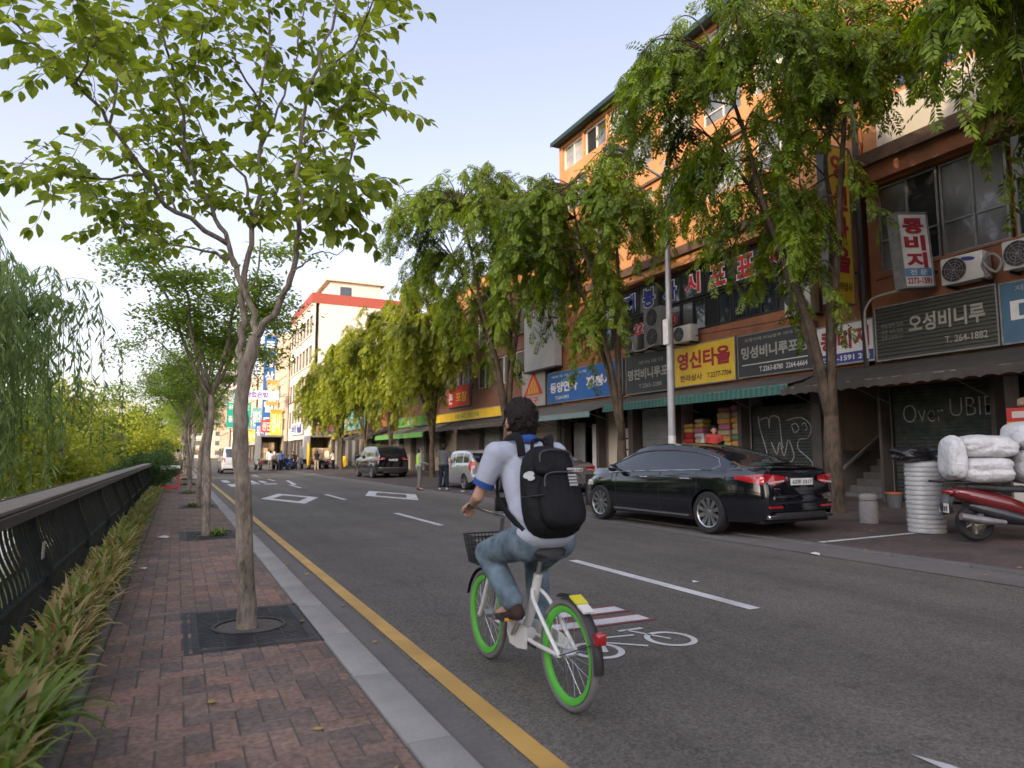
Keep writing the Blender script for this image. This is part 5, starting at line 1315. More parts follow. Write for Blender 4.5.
# ---------------- black saloon (large, near)
def saloon(label, loc, rz, paint, L=(-2.62, 2.33), W=.945, H=1.48, words='62부 3317', small=False, tint=None):
    t = thing('parked_saloon', label, 'car', loc, rz)
    y0, y1 = L
    k = H/1.48
    T = dict(top=[(y0,.80*k), (y0+.02,.92*k), (y0+.06,1.00*k), (y0+.14,1.055*k), (y0+.3,1.085*k), (y0+.62,1.115*k), (y0+.80,1.165*k), (y0+1.25,1.325*k), (y0+1.75,1.435*k), (-.25,1.478*k), (.15,1.475*k), (.5,1.43*k), (.95,1.26*k), (1.35,1.075*k), (1.45,1.04*k), (1.9,.98*k), (y1-.25,.90*k), (y1-.08,.82*k), (y1-.02,.72*k), (y1,.62*k)],
             belt=[(y0,.74), (y0+.06,.93*k), (y0+.25,1.0*k), (y0+.7,1.015*k), (-1.,1.0*k), (0,.97*k), (1.,.93*k), (1.5,.90*k), (y1-.3,.80*k), (y1-.05,.66*k), (y1,.58*k)],
             w=[(y0,W*.78), (y0+.02,W*.83), (y0+.06,W*.875), (y0+.15,W*.915), (y0+.45,W*.965), (y0+1.,W*.995), (-.5,W), (.8,W*.995), (1.5,W*.985), (y1-.45,W*.93), (y1-.15,W*.82), (y1-.03,W*.68), (y1,W*.6)],
             wt=[(y0,W*.60), (y0+.1,W*.74), (y0+.7,W*.74), (y0+1.2,W*.64), (y0+1.7,W*.60), (0,W*.615), (.5,W*.63), (1.,W*.70), (1.4,W*.80), (2.,W*.76), (y1,W*.4)],
             bot=[(y0,.42), (y0+.02,.36), (y0+.08,.29), (y0+.5,.235), (-1.,.20), (1.,.20), (y1-.5,.22), (y1-.05,.26), (y1,.34)])
    hw = 1.505 if not small else 1.36
    c = Car(T, (-hw, hw), .345 if not small else .315)
    c.build(t, paint, tint or m_cglass, (y0+1.03, 1.18), (1.36, .40), (y0+.72, y0+1.70), post=(-.32,))
    r = c.rw
    for x in (-1, 1):
        for y in (-hw, hw): wheel(t, x*(W-.115), y, r, .235)
    iS, iG = c.nS-1, c.nS-1+c.nG
    for side in (-1, 1):          # bright outline of the side glass
        lo = c.railline(y0+1.06, 1.26, iS, .004, 26, side); hi = c.railline(y0+1.06, 1.26, iG-1, .008, 26, side)
        b = MB(m_chrome); b.tube(cr(lo, 1), .012, 6); b.tube(cr(hi, 1), .0125, 6); b.tube([lo[0], ((lo[0][0]+hi[0][0])/2+side*.012, y0+.93, (lo[0][2]+hi[0][2])/2-.02), hi[0]], .0125, 6); b.build('window_trim', t, 60)
    for side in (-1, 1): b = MB(m_chrome); b.tube([(side*(c.sidex(y, .27)+.004), y, .265) for y in [lerp(-hw+.46, hw-.46, i/10) for i in range(11)]], .017, 6); b.build('sill_trim', t, 60)
    handles(t, c, (-.98, .12), .86*k, m_chrome if not small else paint); shutlines(t, c, (-1.25, -.30, .98), .3, .955*k)
    for side in (-1, 1):          # tail lamps wrap the corner
        b = MB(m_tail); vs, fs = c.patch(y0+.55, y0+.05, .885*k, .925*k, side, .006, 10, 4, .965*k, .80*k); b.add(vs, fs)
        ye = y0-.004; b.add([(side*W*.845, y0+.045, .80*k), (side*W*.845, y0+.045, .965*k), (side*W*.66, y0+.012, .955*k), (side*W*.42, y0-.012, .93*k), (side*W*.40, y0-.014, .855*k), (side*W*.64, y0-.01, .80*k)], [(0,1,2,5), (2,3,4,5)])
        b.use(m_tailc); b.add([(side*W*.80, y0-.000, .815*k), (side*W*.80, y0-.000, .845*k), (side*W*.45, y0-.024, .875*k), (side*W*.45, y0-.024, .85*k)], [(0,1,2,3)]); b.build('tail_lamp', t)
        b = MB(m_tail); b.box(side*.60-.15, side*.60+.15, y0-.012, y0+.06, .455*k, .485*k); b.build('reflector', t)
        b = MB(m_chrome); b.chbox(side*.62-.14, side*.62+.14, y0-.014, y0+.1, .30, .365, .02); b.use(m_bpl); b.box(side*.62-.115, side*.62+.115, y0-.017, y0-.0145, .312, .352); b.build('exhaust_tip', t, 40)
        mirror(t, side*(W-.03), .93, .98*k, paint)
        b = MB(m_hlamp); vs, fs = c.patch(y1-.55, y1-.10, .66*k, .76*k, side, .006, 6, 3); b.add(vs, fs); b.build('headlamp', t)
    b = MB(paint); b.chbox(-W*.70, W*.70, y0-.018, y0+.1, .50*k, .66*k, .05); b.chbox(-.33, .33, y0-.006, y0+.05, .75*k, .93*k, .02); b.chbox(-W*.60, W*.60, y0+.085, y0+.17, 1.045*k, 1.068*k, .012); b.build('bumper', t, 40)
    b = MB(m_bpl); b.chbox(-W*.62, W*.62, y0-.012, y0+.1, .29, .40, .02); b.build('diffuser', t, 40)
    b = MB(m_chrome); b.tube([(-.14,y0-.003,1.0*k), (-.05,y0-.008,.985*k), (0,y0-.008,1.0*k), (.05,y0-.008,.985*k), (.14,y0-.003,1.0*k)], .008, 5); b.chbox(-.62,-.50,y0-.008,y0+.01,.735*k,.75*k,.004); b.build('badge', t)
    plate(t, y0-.012, .845*k, words)
    b = MB(paint); b.prism([(y0+1.78,1.44*k), (y0+1.62,1.50*k), (y0+1.60,1.50*k), (y0+1.62,1.43*k)], -.02, .02, 'x'); b.build('antenna_fin', t)
    return t
m_pblack = M('black_car_paint', (.004,.005,.008), .07, var=.05, scale=2, coat=1., spec=.6)
m_psilver = carpaint('silver_car_paint', (.40,.41,.42), .5, .3)
m_pgrey = carpaint('warm_grey_car_paint', (.26,.255,.235), .5, .3)
m_pwhite = carpaint('white_car_paint', (.66,.66,.65), 0., .3)
saloon('large glossy black saloon parked along the far kerb', (8.86, 10.52, .03), R_(3.2), m_pblack, H=1.535)
saloon('silver grey saloon parked behind the black one', (10.62, 19.75, .06), R_(.5), m_pgrey, L=(-2.2, 2.15), W=.88, H=1.45, words='28로 5140', small=True)

# ---------------- tall cars: hatchback, off-roader, van
def boxcar(name, label, loc, rz, paint, y0, y1, W, H, hood_y, ws, belt, rw, hw, lampspec, words, rear_rake=.12, hood_z=.95, cat='car', glassb=None, post=(), roofrails=False, trimz=None, dark_low=False):
    """two-box shape: upright tail, bonnet from hood_y, windscreen (foot y, roof y) = ws"""
    t = thing(name, label, cat, loc, rz)
    yb = y0+rear_rake
    T = dict(top=[(y0,belt*.88), (y0+.025,belt+.02), (y0+.06,belt+.12), (y0+rear_rake*1.7,H*.90), (y0+rear_rake*2.6,H*.965), (y0+rear_rake*2.6+.35,H*.99), (lerp(y0, ws[1], .6),H), (ws[1],H*.975), (lerp(ws[1], ws[0], .5),lerp(H, hood_z, .47)), (ws[0],hood_z+.03), (ws[0]+.12,hood_z), (y1-.3,hood_z-.09), (y1-.06,hood_z-.2), (y1,hood_z-.36)],
             belt=[(y0,belt-.14), (y0+.06,belt-.02), (y0+.3,belt), (ws[1],belt-.03), (ws[0],hood_z-.06), (y1-.3,hood_z-.18), (y1,hood_z-.42)],
             w=[(y0,W*.86), (y0+.03,W*.905), (y0+.1,W*.95), (y0+.4,W*.985), (0,W), (y1-.6,W*.985), (y1-.2,W*.88), (y1-.03,W*.72), (y1,W*.66)],
             wt=[(y0,W*.76), (y0+.1,W*.80), (y0+.4,W*.80), (0,W*.80), (ws[1],W*.78), (ws[0],W*.84), (y1,W*.45)],
             bot=[(y0,.42), (y0+.05,.33), (y0+.4,.25), (0,.22), (y1-.4,.24), (y1,.36)])
    c = Car(T, (-hw, hw), rw); c.build(t, paint, m_cglass, (y0+.30, ws[0]-.12), (ws[0], ws[1]+.02), (y0-1, y0-.9), post=post)
    for x in (-1, 1):
        for y in (-hw, hw): wheel(t, x*(W-.11), y, rw, .22, 6, False)
    # tailgate glass on the sloping back
    b = MB(m_cglass); z0, z1 = belt+.02, H*.905; m = 6; vs = []
    def backy(z):
        lo, hi = y0, y0+rear_rake*2.6
        for _ in range(26):
            mid = (lo+hi)/2
            if interp(T['top'], mid) < z: lo = mid
            else: hi = mid
        return lo
    for i in range(m+1):
        z = lerp(z0, z1, i/m); y = backy(z)-.014; wv = lerp(W*.80, W*.715, i/m)
        for j in range(9): u = -1+j/4; vs.append((u*wv, y+.03*abs(u)**4, z))
    b.add(vs, [(i*9+j, i*9+j+1, (i+1)*9+j+1, (i+1)*9+j) for i in range(m) for j in range(8)]); b.build('rear_window', t, 60)
    for side in (-1, 1):
        (za, zb, din, dside) = lampspec
        b = MB(m_tail); vs, fs = c.patch(y0+dside, y0+.045, lerp(za, zb, .45), zb, side, .007, 6, 4, zb, za); b.add(vs, fs)
        b.add([(side*W*.905, y0+.035, za), (side*W*.9, y0+.04, zb), (side*(W*.88-din), y0-.012, zb-.02), (side*(W*.88-din), y0-.014, lerp(za, zb, .35))], [(0,1,2,3)])
        b.use(m_tailc); b.add([(side*W*.88, y0+.012, lerp(za, zb, .3)), (side*W*.88, y0+.012, lerp(za, zb, .48)), (side*(W*.88-din*.7), y0-.012, lerp(za, zb, .56)), (side*(W*.88-din*.7), y0-.012, lerp(za, zb, .42))], [(0,1,2,3)]); b.build('tail_lamp', t)
        b = MB(m_tail); b.box(side*W*.72-.09, side*W*.72+.09, y0-.03, y0+.02, .43, .47); b.build('reflector', t)
        mirror(t, side*(W-.02), ws[0]-.35, belt+.03, paint); b = MB(m_hlamp); vs, fs = c.patch(y1-.5, y1-.12, hood_z-.32, hood_z-.2, side, .006, 6, 3); b.add(vs, fs); b.build('headlamp', t)
    b = MB(m_bpl if dark_low else paint); b.chbox(-W*.90, W*.90, y0-.05, y0+.15, .36, .60, .05); b.build('bumper', t, 40)
    b = MB(m_bpl); b.chbox(-W*.6, W*.6, y0-.055, y0+.1, .30, .40, .02)
    if trimz: b.use(m_chrome); b.chbox(-W*.82, W*.82, y0-.062, y0-.03, trimz, trimz+.05, .01)
    b.build('diffuser', t, 40)
    b = MB(m_bpl); b.chbox(-.16, .16, y0+.0, y0+.06, H*.905, H*.925, .006); b.tube([(.0,y0-.02,z0+.01), (.28,backy(z0+.10)-.03,z0+.10)], .008, 5); b.build('rear_wiper', t)
    handles(t, c, [p-.35 for p in post]+[post[0]+.6] if post else [0], belt-.1, m_chrome); shutlines(t, c, list(post)+[ws[0]-.2], .3, belt-.02)
    if roofrails:
        for side in (-1, 1): b = MB(m_chrome); b.tube(cr([(side*W*.74,y0+.6,H-.035), (side*W*.74,y0+.75,H+.03), (side*W*.74,ws[1]-.3,H+.03), (side*W*.74,ws[1]-.1,H-.03)], 5), .018, 6); b.build('roof_rail', t, 60)
    plate(t, y0-.016, belt-.17 if cat == 'car' else .78, words, .44 if W < .85 else .5)
    return t
boxcar('parked_hatchback', 'small silver hatchback parked between the man in grey and the silver saloon', (10.25, 24.55, .06), R_(-1), m_psilver, -1.80, 1.80, .80, 1.48, 1.1, (1.05, .30), .98, .29, 1.19, (.66,1.05,.16,.22), '17무 2084', rear_rake=.16, hood_z=.98, post=(-.15,-.95))
boxcar('parked_offroader', 'black off-roader with chrome bumper trim parked under the bright green trees', (10.45, 38.6, .06), R_(2), m_pblack, -2.35, 2.4, .95, 1.80, 1.4, (1.25, .45), 1.17, .375, 1.42, (.95,1.15,.36,.30), '35다 7712', rear_rake=.17, hood_z=1.15, post=(-.2,-1.2), roofrails=True, trimz=.56, dark_low=True)
boxcar('moving_van', 'white van driving away in the near lane', (3.75, 54.6, 0), R_(0), m_pwhite, -2.5, 2.6, .96, 1.93, 1.9, (2.05, 1.1), 1.14, .34, 1.55, (.72,1.12,.14,.12), '71주 4406', rear_rake=.14, hood_z=1.12, cat='van', post=(.1,-1.0))

# ---------------- box trucks with open tail doors
m_trk = M('truck_box_white', (.46,.46,.44), .55, var=.08, dirt=(.3,.28,.25), dscale=1.2, damt=.5); m_trkin = M('truck_inside', (.36,.29,.18), .85, var=.15)
m_ct = [M('box_kraft', (.36,.24,.13), .85, var=.12), M('box_pale', (.50,.43,.31), .85, var=.1), M('box_tan', (.42,.29,.17), .85, var=.1)]
def truck(label, loc, cab):
    t = thing('box_truck', label, 'truck', loc)
    b = MB(m_trk); w, y0, y1, z0, z1 = .92, -2.4, 1.2, .95, 2.95
    b.box(-w, -w+.05, y0, y1, z0, z1); b.box(w-.05, w, y0, y1, z0, z1); b.box(-w+.05, w-.05, y0, y1, z1-.06, z1); b.box(-w+.05, w-.05, y1-.05, y1, z0, z1-.06); b.box(-w+.05, w-.05, y0, y1-.05, z0, z0+.06)
    b.use(m_trkin); b.box(-w+.051, -w+.056, y0+.05, y1-.06, z0+.06, z1-.06); b.box(w-.056, w-.051, y0+.05, y1-.06, z0+.06, z1-.06); b.box(-w+.06, w-.06, y1-.06, y1-.051, z0+.06, z1-.06); b.build('cargo_box', t)
    b = MB(m_frame_g); b.box(-w-.02, w+.02, y0-.03, y0-.001, z1-.14, z1+.02); b.box(-w-.02, -w+.06, y0-.03, y0-.001, z0, z1-.14); b.box(w-.06, w+.02, y0-.03, y0-.001, z0, z1-.14); b.box(-w, w, y0-.03, y0-.001, z0-.1, z0+.05); b.build('door_frame', t)
    for s, a in ((-1, 112), (1, -96)):
        b = MB(m_galv); X = Matrix.Translation((s*w, y0-.03, z0)) @ Matrix.Rotation(R_(a), 4, 'Z')
        b.box(*( (0,.90) if s < 0 else (-.90,0) ), -.03, .0, .02, 1.96, None, X); b.box(*( (.2,.24) if s < 0 else (-.24,-.2) ), .001, .03, .02, 1.96, m_chrome, X); b.build('tail_door', t)
    b = MB(m_under); b.box(-.45, .45, y0+.1, 3.0, .5, .85); b.box(-w, w, y0+.0, y0+.08, .5, .62, m_bpl); b.build('chassis', t)
    b = MB(cab); pts = [(1.3,.5), (1.3,2.1), (1.5,2.15), (2.55,2.12), (3.0,1.25), (3.08,1.1), (3.08,.5)]; b.prism(pts, -.86, .86, 'x'); b.use(m_cglass); b.prism([(2.57,2.06), (3.005,1.3), (3.012,1.3), (2.58,2.06)], -.76, .76, 'x')
    for s in (-1, 1): b.prism([(1.75,1.3), (1.75,1.98), (2.45,1.98), (2.8,1.3)], s*.862 if s > 0 else -.866, s*.866 if s > 0 else -.862, 'x')
    b.build('cab', t)
    for s in (-1, 1):
        wheel(t, s*.76, -1.15, .36, .3, 6, False, .6); wheel(t, s*.78, 2.3, .36, .22, 6, False, .6)
        b = MB(m_tail); b.box(s*.74-.12, s*.74+.12, y0-.05, y0-.03, .66, .78); b.build('tail_lamp', t)
    return t
TRK = [(7.15, 63.2, 'white box truck with open tail doors left of the motorcycles', m_pwhite), (10.95, 62.0, 'white box truck with open tail doors beside the bright green trees', carpaint('blue_cab_paint', (.05,.10,.22)))]
for x, y, lab, cb in TRK:
    truck(lab, (x, y, 0.02), cb)
    q = random.Random(int(x*10)); first = None; n = 0
    for row in range(2):
        for cx_ in range(3):
            for lv in range(q.choice((1,2,3))):
                b = MB(m_ct[(n+lv) % 3]); b.chbox(-.27, .27, -.25, .25, 0, .44, .01); b.box(-.03, .03, -.253, -.2505, .0, .44, m_cry if q.random() < .2 else m_ct[1])
                o = tag(b.build('carton', None), 'carton stacked inside the open box truck '+('on the left' if x < 9 else 'on the right'), 'carton', 'cartons loaded in the '+('left' if x < 9 else 'right')+' truck'); o.location = (x-.57+.57*cx_, y-2.0+.55*row+q.uniform(-.04,.04), 1.035+.445*lv); n += 1

# ---------------- scooter with its load
m_sred = carpaint('scooter_red', (.14,.014,.016)); m_sblk = M('scooter_black', (.02,.02,.022), .4, var=.15, coat=.4); m_seat = M('scooter_seat', (.05,.05,.052), .7, var=.15, bump=.1)
def scooter(label, loc, rz, bodym, words='9437'):
    t = thing('motor_scooter', label, 'motor scooter', loc, rz)
    for y, rr_ in ((-.62,.255), (.68,.255)):
        X = Matrix.Translation((0, y, rr_)) @ Matrix.Rotation(PI/2, 4, 'Y')
        b = MB(m_tyre); b.lathe([(.15,-.055), (.22,-.058), (.25,-.03), (.255,0), (.25,.03), (.22,.058), (.15,.055)], 30, None, X); wv = b.build('wheel', t, 40)
        b = MB(m_rim); b.lathe([(.165,-.04), (.15,-.045), (.14,0), (.15,.045), (.165,.04)], 30, None, X); b.lathe([(0,-.05), (.04,-.05), (.04,.05), (0,.05)], 16, None, X)
        for k in range(5): a = 2*PI*k/5; b.tube([X @ Vector((.03*math.cos(a), .03*math.sin(a), 0)), X @ Vector((.15*math.cos(a+.15), .15*math.sin(a+.15), 0))], .016, 6)
        r2 = b.build('rim', None, 40); r2.parent = wv
    def loft(secs, mat, nm, sq=2.6):
        b = MB(mat); n = 16; vs = []
        for (y, z, w, h) in secs:
            for k in range(n):
                a = 2*PI*k/n; ca, sa = math.cos(a), math.sin(a); f = (abs(ca)**sq+abs(sa)**sq)**(-1/sq); vs.append((w*ca*f, y, z+h*sa*f))
        m = len(secs); fs = [(i*n+k, i*n+(k+1) % n, (i+1)*n+(k+1) % n, (i+1)*n+k) for i in range(m-1) for k in range(n)]; fs += [tuple(range(n))[::-1], tuple((m-1)*n+k for k in range(n))]
        b.add(vs, fs); return b.build(nm, t, 60, recalc=True)
    loft([(-.93,.69,.09,.045), (-.88,.68,.145,.085), (-.70,.645,.175,.115), (-.45,.58,.185,.13), (-.2,.52,.175,.13), (-.02,.46,.16,.12), (.06,.40,.14,.06)], bodym, 'tail_body')
    loft([(-.72,.50,.10,.05), (-.5,.44,.15,.12), (-.2,.36,.16,.12), (.1,.29,.17,.07), (.42,.28,.17,.05), (.5,.31,.15,.06)], m_sblk, 'floor_body')
    loft([(-.86,.76,.09,.02), (-.80,.775,.14,.045), (-.5,.765,.155,.055), (-.25,.74,.15,.05), (.05,.735,.11,.05), (.12,.72,.06,.03)], m_seat, 'seat')
    b = MB(bodym); sh = []
    for (y, z, w) in ((.50,.30,.17), (.46,.45,.20), (.50,.65,.21), (.56,.85,.17), (.60,.95,.11)): sh += [(-w, y-.05, z), (0, y+.05, z), (w, y-.05, z)]
    b.add(sh, [(i*3+j, i*3+j+1, (i+1)*3+j+1, (i+1)*3+j) for i in range(4) for j in range(2)]); b.add([(x, y-.06, z) for x, y, z in sh], [(i*3+j, (i+1)*3+j, (i+1)*3+j+1, i*3+j+1) for i in range(4) for j in range(2)]); b.build('leg_shield', t, 50)
    loft([(.42,.50,.04,.02), (.55,.54,.07,.035), (.72,.54,.075,.04), (.9,.46,.06,.02)], bodym, 'front_mudguard')
    b = MB(m_chrome); b.tube([(0,.66,.27), (0,.52,.6), (0,.42,1.0)], .03, 8); b.build('fork', t, 60)
    b = MB(m_sblk); b.tube(cr([(-.34,.28,1.04), (-.18,.36,1.06), (0,.42,1.02), (.18,.36,1.06), (.34,.28,1.04)], 5), .018, 8); b.ell((0,.46,1.02), (.13,.10,.09)); b.build('handlebar', t, 60)
    b = MB(m_hlamp); b.ell((0,.545,1.02), (.08,.04,.06)); b.build('headlamp', t, 60)
    for s in (-1, 1): b = MB(m_sblk); b.tube([(s*.24,.33,1.06), (s*.30,.30,1.22)], .008, 5); b.ell((s*.31,.29,1.25), (.06,.02,.04)); b.build('mirror', t, 60)
    b = MB(m_tail); b.chbox(-.12, .12, -1.0, -.93, .66, .72, .02); b.build('tail_lamp', t, 40)
    b = MB(m_galv); b.tube([(.17,-.30,.28), (.19,-.55,.30), (.19,-.90,.36)], [.03,.055,.05], 12); b.build('silencer', t, 60)
    b = MB(m_sblk); b.tube(cr([(0,-.95,.64), (0,-1.0,.5), (0,-.96,.38)], 4), .04, 8, None, None, squash=(2,.4)); b.build('rear_mudguard', t, 60); b = MB(m_sblk); b.chbox(-.16,.16,-.66,-.56,.25,.40,.02); b.build('engine_case', t, 60)
    b = MB(m_plate); b.box(-.12, .12, -1.025, -1.018, .40, .53); b2 = MB(m_ink); lettering(b2, words, m_ink, (-.1,-1.027,.42), (1,0,0), UZ, .2, .07, .03); b.add(b2.v, b2.f, m_ink); b.build('number_plate', t)
    b = MB(m_bpl); 
    for x in (-.2, -.07, .07, .2): b.tube([(x,-.35,.83), (x,-1.12,.83)], .011, 6)
    for y in (-.4, -.75, -1.1): b.tube([(-.21,y,.845), (.21,y,.845)], .011, 6)
    for s in (-1, 1): b.tube([(s*.15,-.8,.84), (s*.14,-.7,.64)], .011, 6)
    b.build('luggage_rack', t, 60)
    return t
SCX, SCY = 10.80, 5.68; SCZ = fz(10.9)
hd = math.atan2(-.86, -.52)           # heading of the nose: mostly along the row, away to the right of the frame
sc0 = scooter('red and black motor scooter loaded with white bundles', (SCX, SCY, SCZ), hd, m_sred)
def sp(l, y, z): # a point in the scooter's frame
    c_, s_ = math.cos(hd), math.sin(hd); return (SCX+l*c_-y*s_, SCY+l*s_+y*c_, SCZ+z)
m_bun = M('white_film_bundle', (.55,.56,.56), .42, var=.12, scale=7, bump=1., bscale=22, spec=.6, dirt=(.40,.39,.37), dscale=5, damt=.5)
for k, (lab, c, r) in enumerate((('lower white bundle at the tail end of the scooter', (0.0,-.48,1.01), (.34,.37,.19)), ('upper white bundle at the tail end of the scooter', (0,-.45,1.335), (.32,.37,.17)), ('narrow white bundle at the very end of the scooter load', (.06,-.90,1.17), (.24,.13,.30)), ('large lower white bundle over the scooter seat', (0,.33,1.07), (.40,.42,.27)), ('large upper white bundle over the scooter seat', (0,.32,1.50), (.38,.42,.21)))):
    o = lump('white_bundle', lab, 'bundle', sp(*c), r, m_bun, 30+k, .14, rot=(0,0,hd))
mb_ = M('blue_rope', (.04,.20,.46), .6)
b = MB(mb_)
for pts in ([sp(-.26,-.95,1.20), sp(-.37,-.7,1.19), sp(-.37,-.35,1.19), sp(-.42,.0,1.27), sp(-.43,.5,1.3)], [sp(-.36,-.20,1.30), sp(-.40,.06,1.12)], [sp(-.37,-.15,1.0), sp(-.27,-.18,.85), sp(-.24,-.35,.55), sp(-.22,-.2,.42)], [sp(-.31,-.2,1.0), sp(-.23,-.22,.83), sp(-.2,-.34,.55)]): b.tube(cr(pts, 5), .011, 6)
tag(b.build('blue_rope', None, 60), 'blue rope tied round the white bundles on the scooter', 'rope')
dk = carpaint('scooter_blue', (.03,.06,.22))
s1 = scooter('dark blue scooter parked between the two box trucks', (8.9, 61.6, .03), R_(150), dk, '2210')
for lab, x, y, a in (('dark blue scooter beside the left truck', 8.45, 63., 190), ('dark blue scooter farthest between the trucks', 9.35, 64.5, 170), ('small scooter parked far along the brick pavement', .62, 58., 10)): dup(s1, (x, y, .05 if x > 2 else .08), R_(a), lab)
# ================================================================ PEOPLE AND THE BICYCLE
m_skin = M('skin', (.42,.24,.16), .55, var=.08, scale=14)
m_hair = M('black_hair', (.012,.0085,.0065), .6, spec=.25, var=.3, scale=60, bump=.6, bscale=90)
m_eye = M('eye_dark', (.02,.015,.012), .3)
def cloth(name, c, var=.12, sc=5): return bpy.data.materials.get(name) or M(name, c, .88, var=var, scale=sc, bump=.35, bscale=22, spec=.2)
V = Vector
def head(b, c, fwd, s=1., up=(0,0,1)):
    """skull, jaw, nose, ears in one go; c the middle of the skull"""
    f = V(fwd).normalized(); u = V(up).normalized(); r = f.cross(u).normalized(); u = r.cross(f).normalized(); c = V(c)
    rot = Matrix((r, f, u)).transposed()
    b.ell(c+f*.0, (.073*s,.092*s,.088*s), 18, 12, rot=rot); b.ell(c+f*.026*s-u*.062*s, (.055*s,.062*s,.060*s), 16, 10, rot=rot)
    b.ell(c+f*.092*s-u*.032*s, (.012*s,.016*s,.022*s), 10, 7, rot=rot); b.ell(c+f*.083*s-u*.072*s, (.022*s,.010*s,.008*s), 10, 6, rot=rot)
    for q in (-1, 1): b.ell(c+r*q*.076*s-u*.02*s-f*.008*s, (.012*s,.020*s,.032*s), 10, 7, rot=rot)
    return r, f, u
def hand(b, w, d, n, side, s=1., curl=.9, grip=None):
    """palm, four unequal bent fingers and a thumb from the side of the palm; w wrist, d along the hand, n palm side"""
    w, d, n = V(w), V(d).normalized(), V(n).normalized(); n = (n-d*n.dot(d)).normalized(); t = d.cross(n)*side
    b.caps(w, w+d*.045*s, .026*s, .030*s, .62)
    for k, (off, ln) in enumerate(((.030,.074), (.010,.082), (-.010,.076), (-.028,.058))):
        p0 = w+d*.052*s+t*off*s*.95; b.caps(w+d*.02*s+t*off*.7*s, p0, .013*s, .0105*s)
        a = 0.; p = p0; dd = d
        for j, fr in enumerate((.45,.32,.23)):
            a += curl*(.75 if j == 0 else 1.); v = d*math.cos(a)+n*math.sin(a); q = p+v*ln*fr*s; b.caps(p, q, .0095*s, .0085*s, n=8); p = q
    p0 = w+d*.016*s+t*.026*s; p1 = p0+(t*.75+d*.6+n*.35).normalized()*.036*s; p2 = p1+(d*.75+n*.75+t*.1).normalized()*.032*s
    b.caps(w+d*.01*s+t*.012*s, p1, .015*s, .011*s); b.caps(p1, p2, .0105*s, .009*s, n=8)
def human(root, J, shirt, pants, shoes, hairm=m_hair, sleeve=.55, vox=.012, longsleeve=False, hand_n=None, face=(0,1,0), shorts=False, curl=.35, girth=1., cap=None, hem=.0, vest=None, hair_long=0., hs=1.06):
    """J: joints. builds body (one mesh) with hair, shirt, trousers, shoes as children of the figure"""
    g = girth; b = MB(m_skin)
    H_, N_, C_, P_ = V(J['head']), V(J['neck']), V(J['chest']), V(J['pelvis'])
    r, f, u = head(b, H_, face, hs)
    b.caps(N_-(H_-N_)*.2, H_-u*.05, .056, .05)
    b.caps(C_, P_, .125*g, .125*g, .72)
    for s in 'LR':
        S, E_, W_h, Hp, K, A, T = [V(J[s+k]) for k in ('sh','el','wr','hip','kn','an','toe')]
        b.caps(C_.lerp(N_, .5), S, .06, .052); b.caps(S, E_, .048, .036); b.caps(E_, W_h, .038, .026)
        d = (W_h-E_).normalized(); n = V(hand_n[s]) if hand_n else (P_-W_h); hand(b, W_h, J.get(s+'hd', d), n, 1 if s == 'L' else -1, 1., curl)
        b.caps(Hp, K, .085*g, .056*g); b.caps(K, A, .056, .038); b.caps(A, T, .036, .03)
    body = b.build('body', root, remesh=vox*.72, sm_it=3)
    for q in (-1, 1): e = MB(m_eye); e.ell(H_+r*q*.030*hs+f*.083*hs-u*.008, (.011,.006,.006), 8, 6); e.build('eye', root, 60)
    # hair
    b = MB(cap or hairm); rot = Matrix((r, f, u)).transposed()
    if cap:
        b.ell(H_-f*.004+u*.030, (.092,.108,.078), 18, 12, rot=rot); b.ell(H_+f*.085+u*.036, (.075,.075,.014), 16, 8, rot=rot)
        b.build('cap', root, remesh=.008, sm_it=3); b = MB(hairm)
    k_ = hs/1.06
    b.ell(H_-f*.014+u*.020, (.088*k_,.099*k_,.094*k_), 20, 14, rot=rot); b.ell(H_-f*.034-u*.026, (.083*k_,.076*k_,.078*k_), 18, 12, rot=rot); b.ell(H_-f*.045-u*.075, (.064*k_,.050*k_,.055*k_+hair_long), 14, 10, rot=rot)
    b.ell(H_+f*.045+u*.055, (.066*k_,.042*k_,.034*k_), 14, 8, rot=rot)
    if hairm is m_hair:
        q = random.Random(5)
        for k in range(130 if hs > 1.1 else 26): a = q.uniform(0, 6.28); e = q.uniform(-.75 if hs > 1.1 else -.3, 1.3); v = r*math.cos(a)*math.cos(e)*.086*k_+(f*math.sin(a)*math.cos(e)*.095*k_ if math.sin(a) < .35 else f*.03)+u*math.sin(e)*.1*k_; p = H_+u*.018-f*.012+v; b.caps(p*1., p+v*q.uniform(.08,.2)-u*q.uniform(.012,.035)+r*q.uniform(-.012,.012), .014, .005, n=8)
    b.build('hair', root, remesh=.0055 if hs > 1.1 else .007, sm_it=1)
    # trousers
    b = MB(pants); b.caps(P_+V((0,0,.05)), P_, .142*g, .150*g, .80)
    for s in 'LR':
        Hp, K, A = [V(J[s+k]) for k in ('hip','kn','an')]
        b.caps(P_.lerp(Hp, .6), Hp, .11*g, .115*g, .95); b.caps(Hp, K, .104*g, .074*g)
        if not shorts: b.caps(K, A+(K-A)*.10, .073*g, .062*g)
        else: b.caps(K, K.lerp(A, .12), .075*g, .075*g)
    b.build('trousers', root, remesh=vox, sm_it=4)
    # shirt
    b = MB(shirt); b.caps(C_+(N_-C_)*.12, C_.lerp(P_, .55), .168*g, .160*g, .74); b.caps(C_.lerp(P_, .5), P_-(P_-C_).normalized()*.12, .160*g, .168*g, .80); b.ell(P_+V((0,.0,.03+hem)), (.184*g,.158*g,.10), 24, 12)
    b.caps(C_.lerp(N_, .9), C_, .075, .13*g, .8)
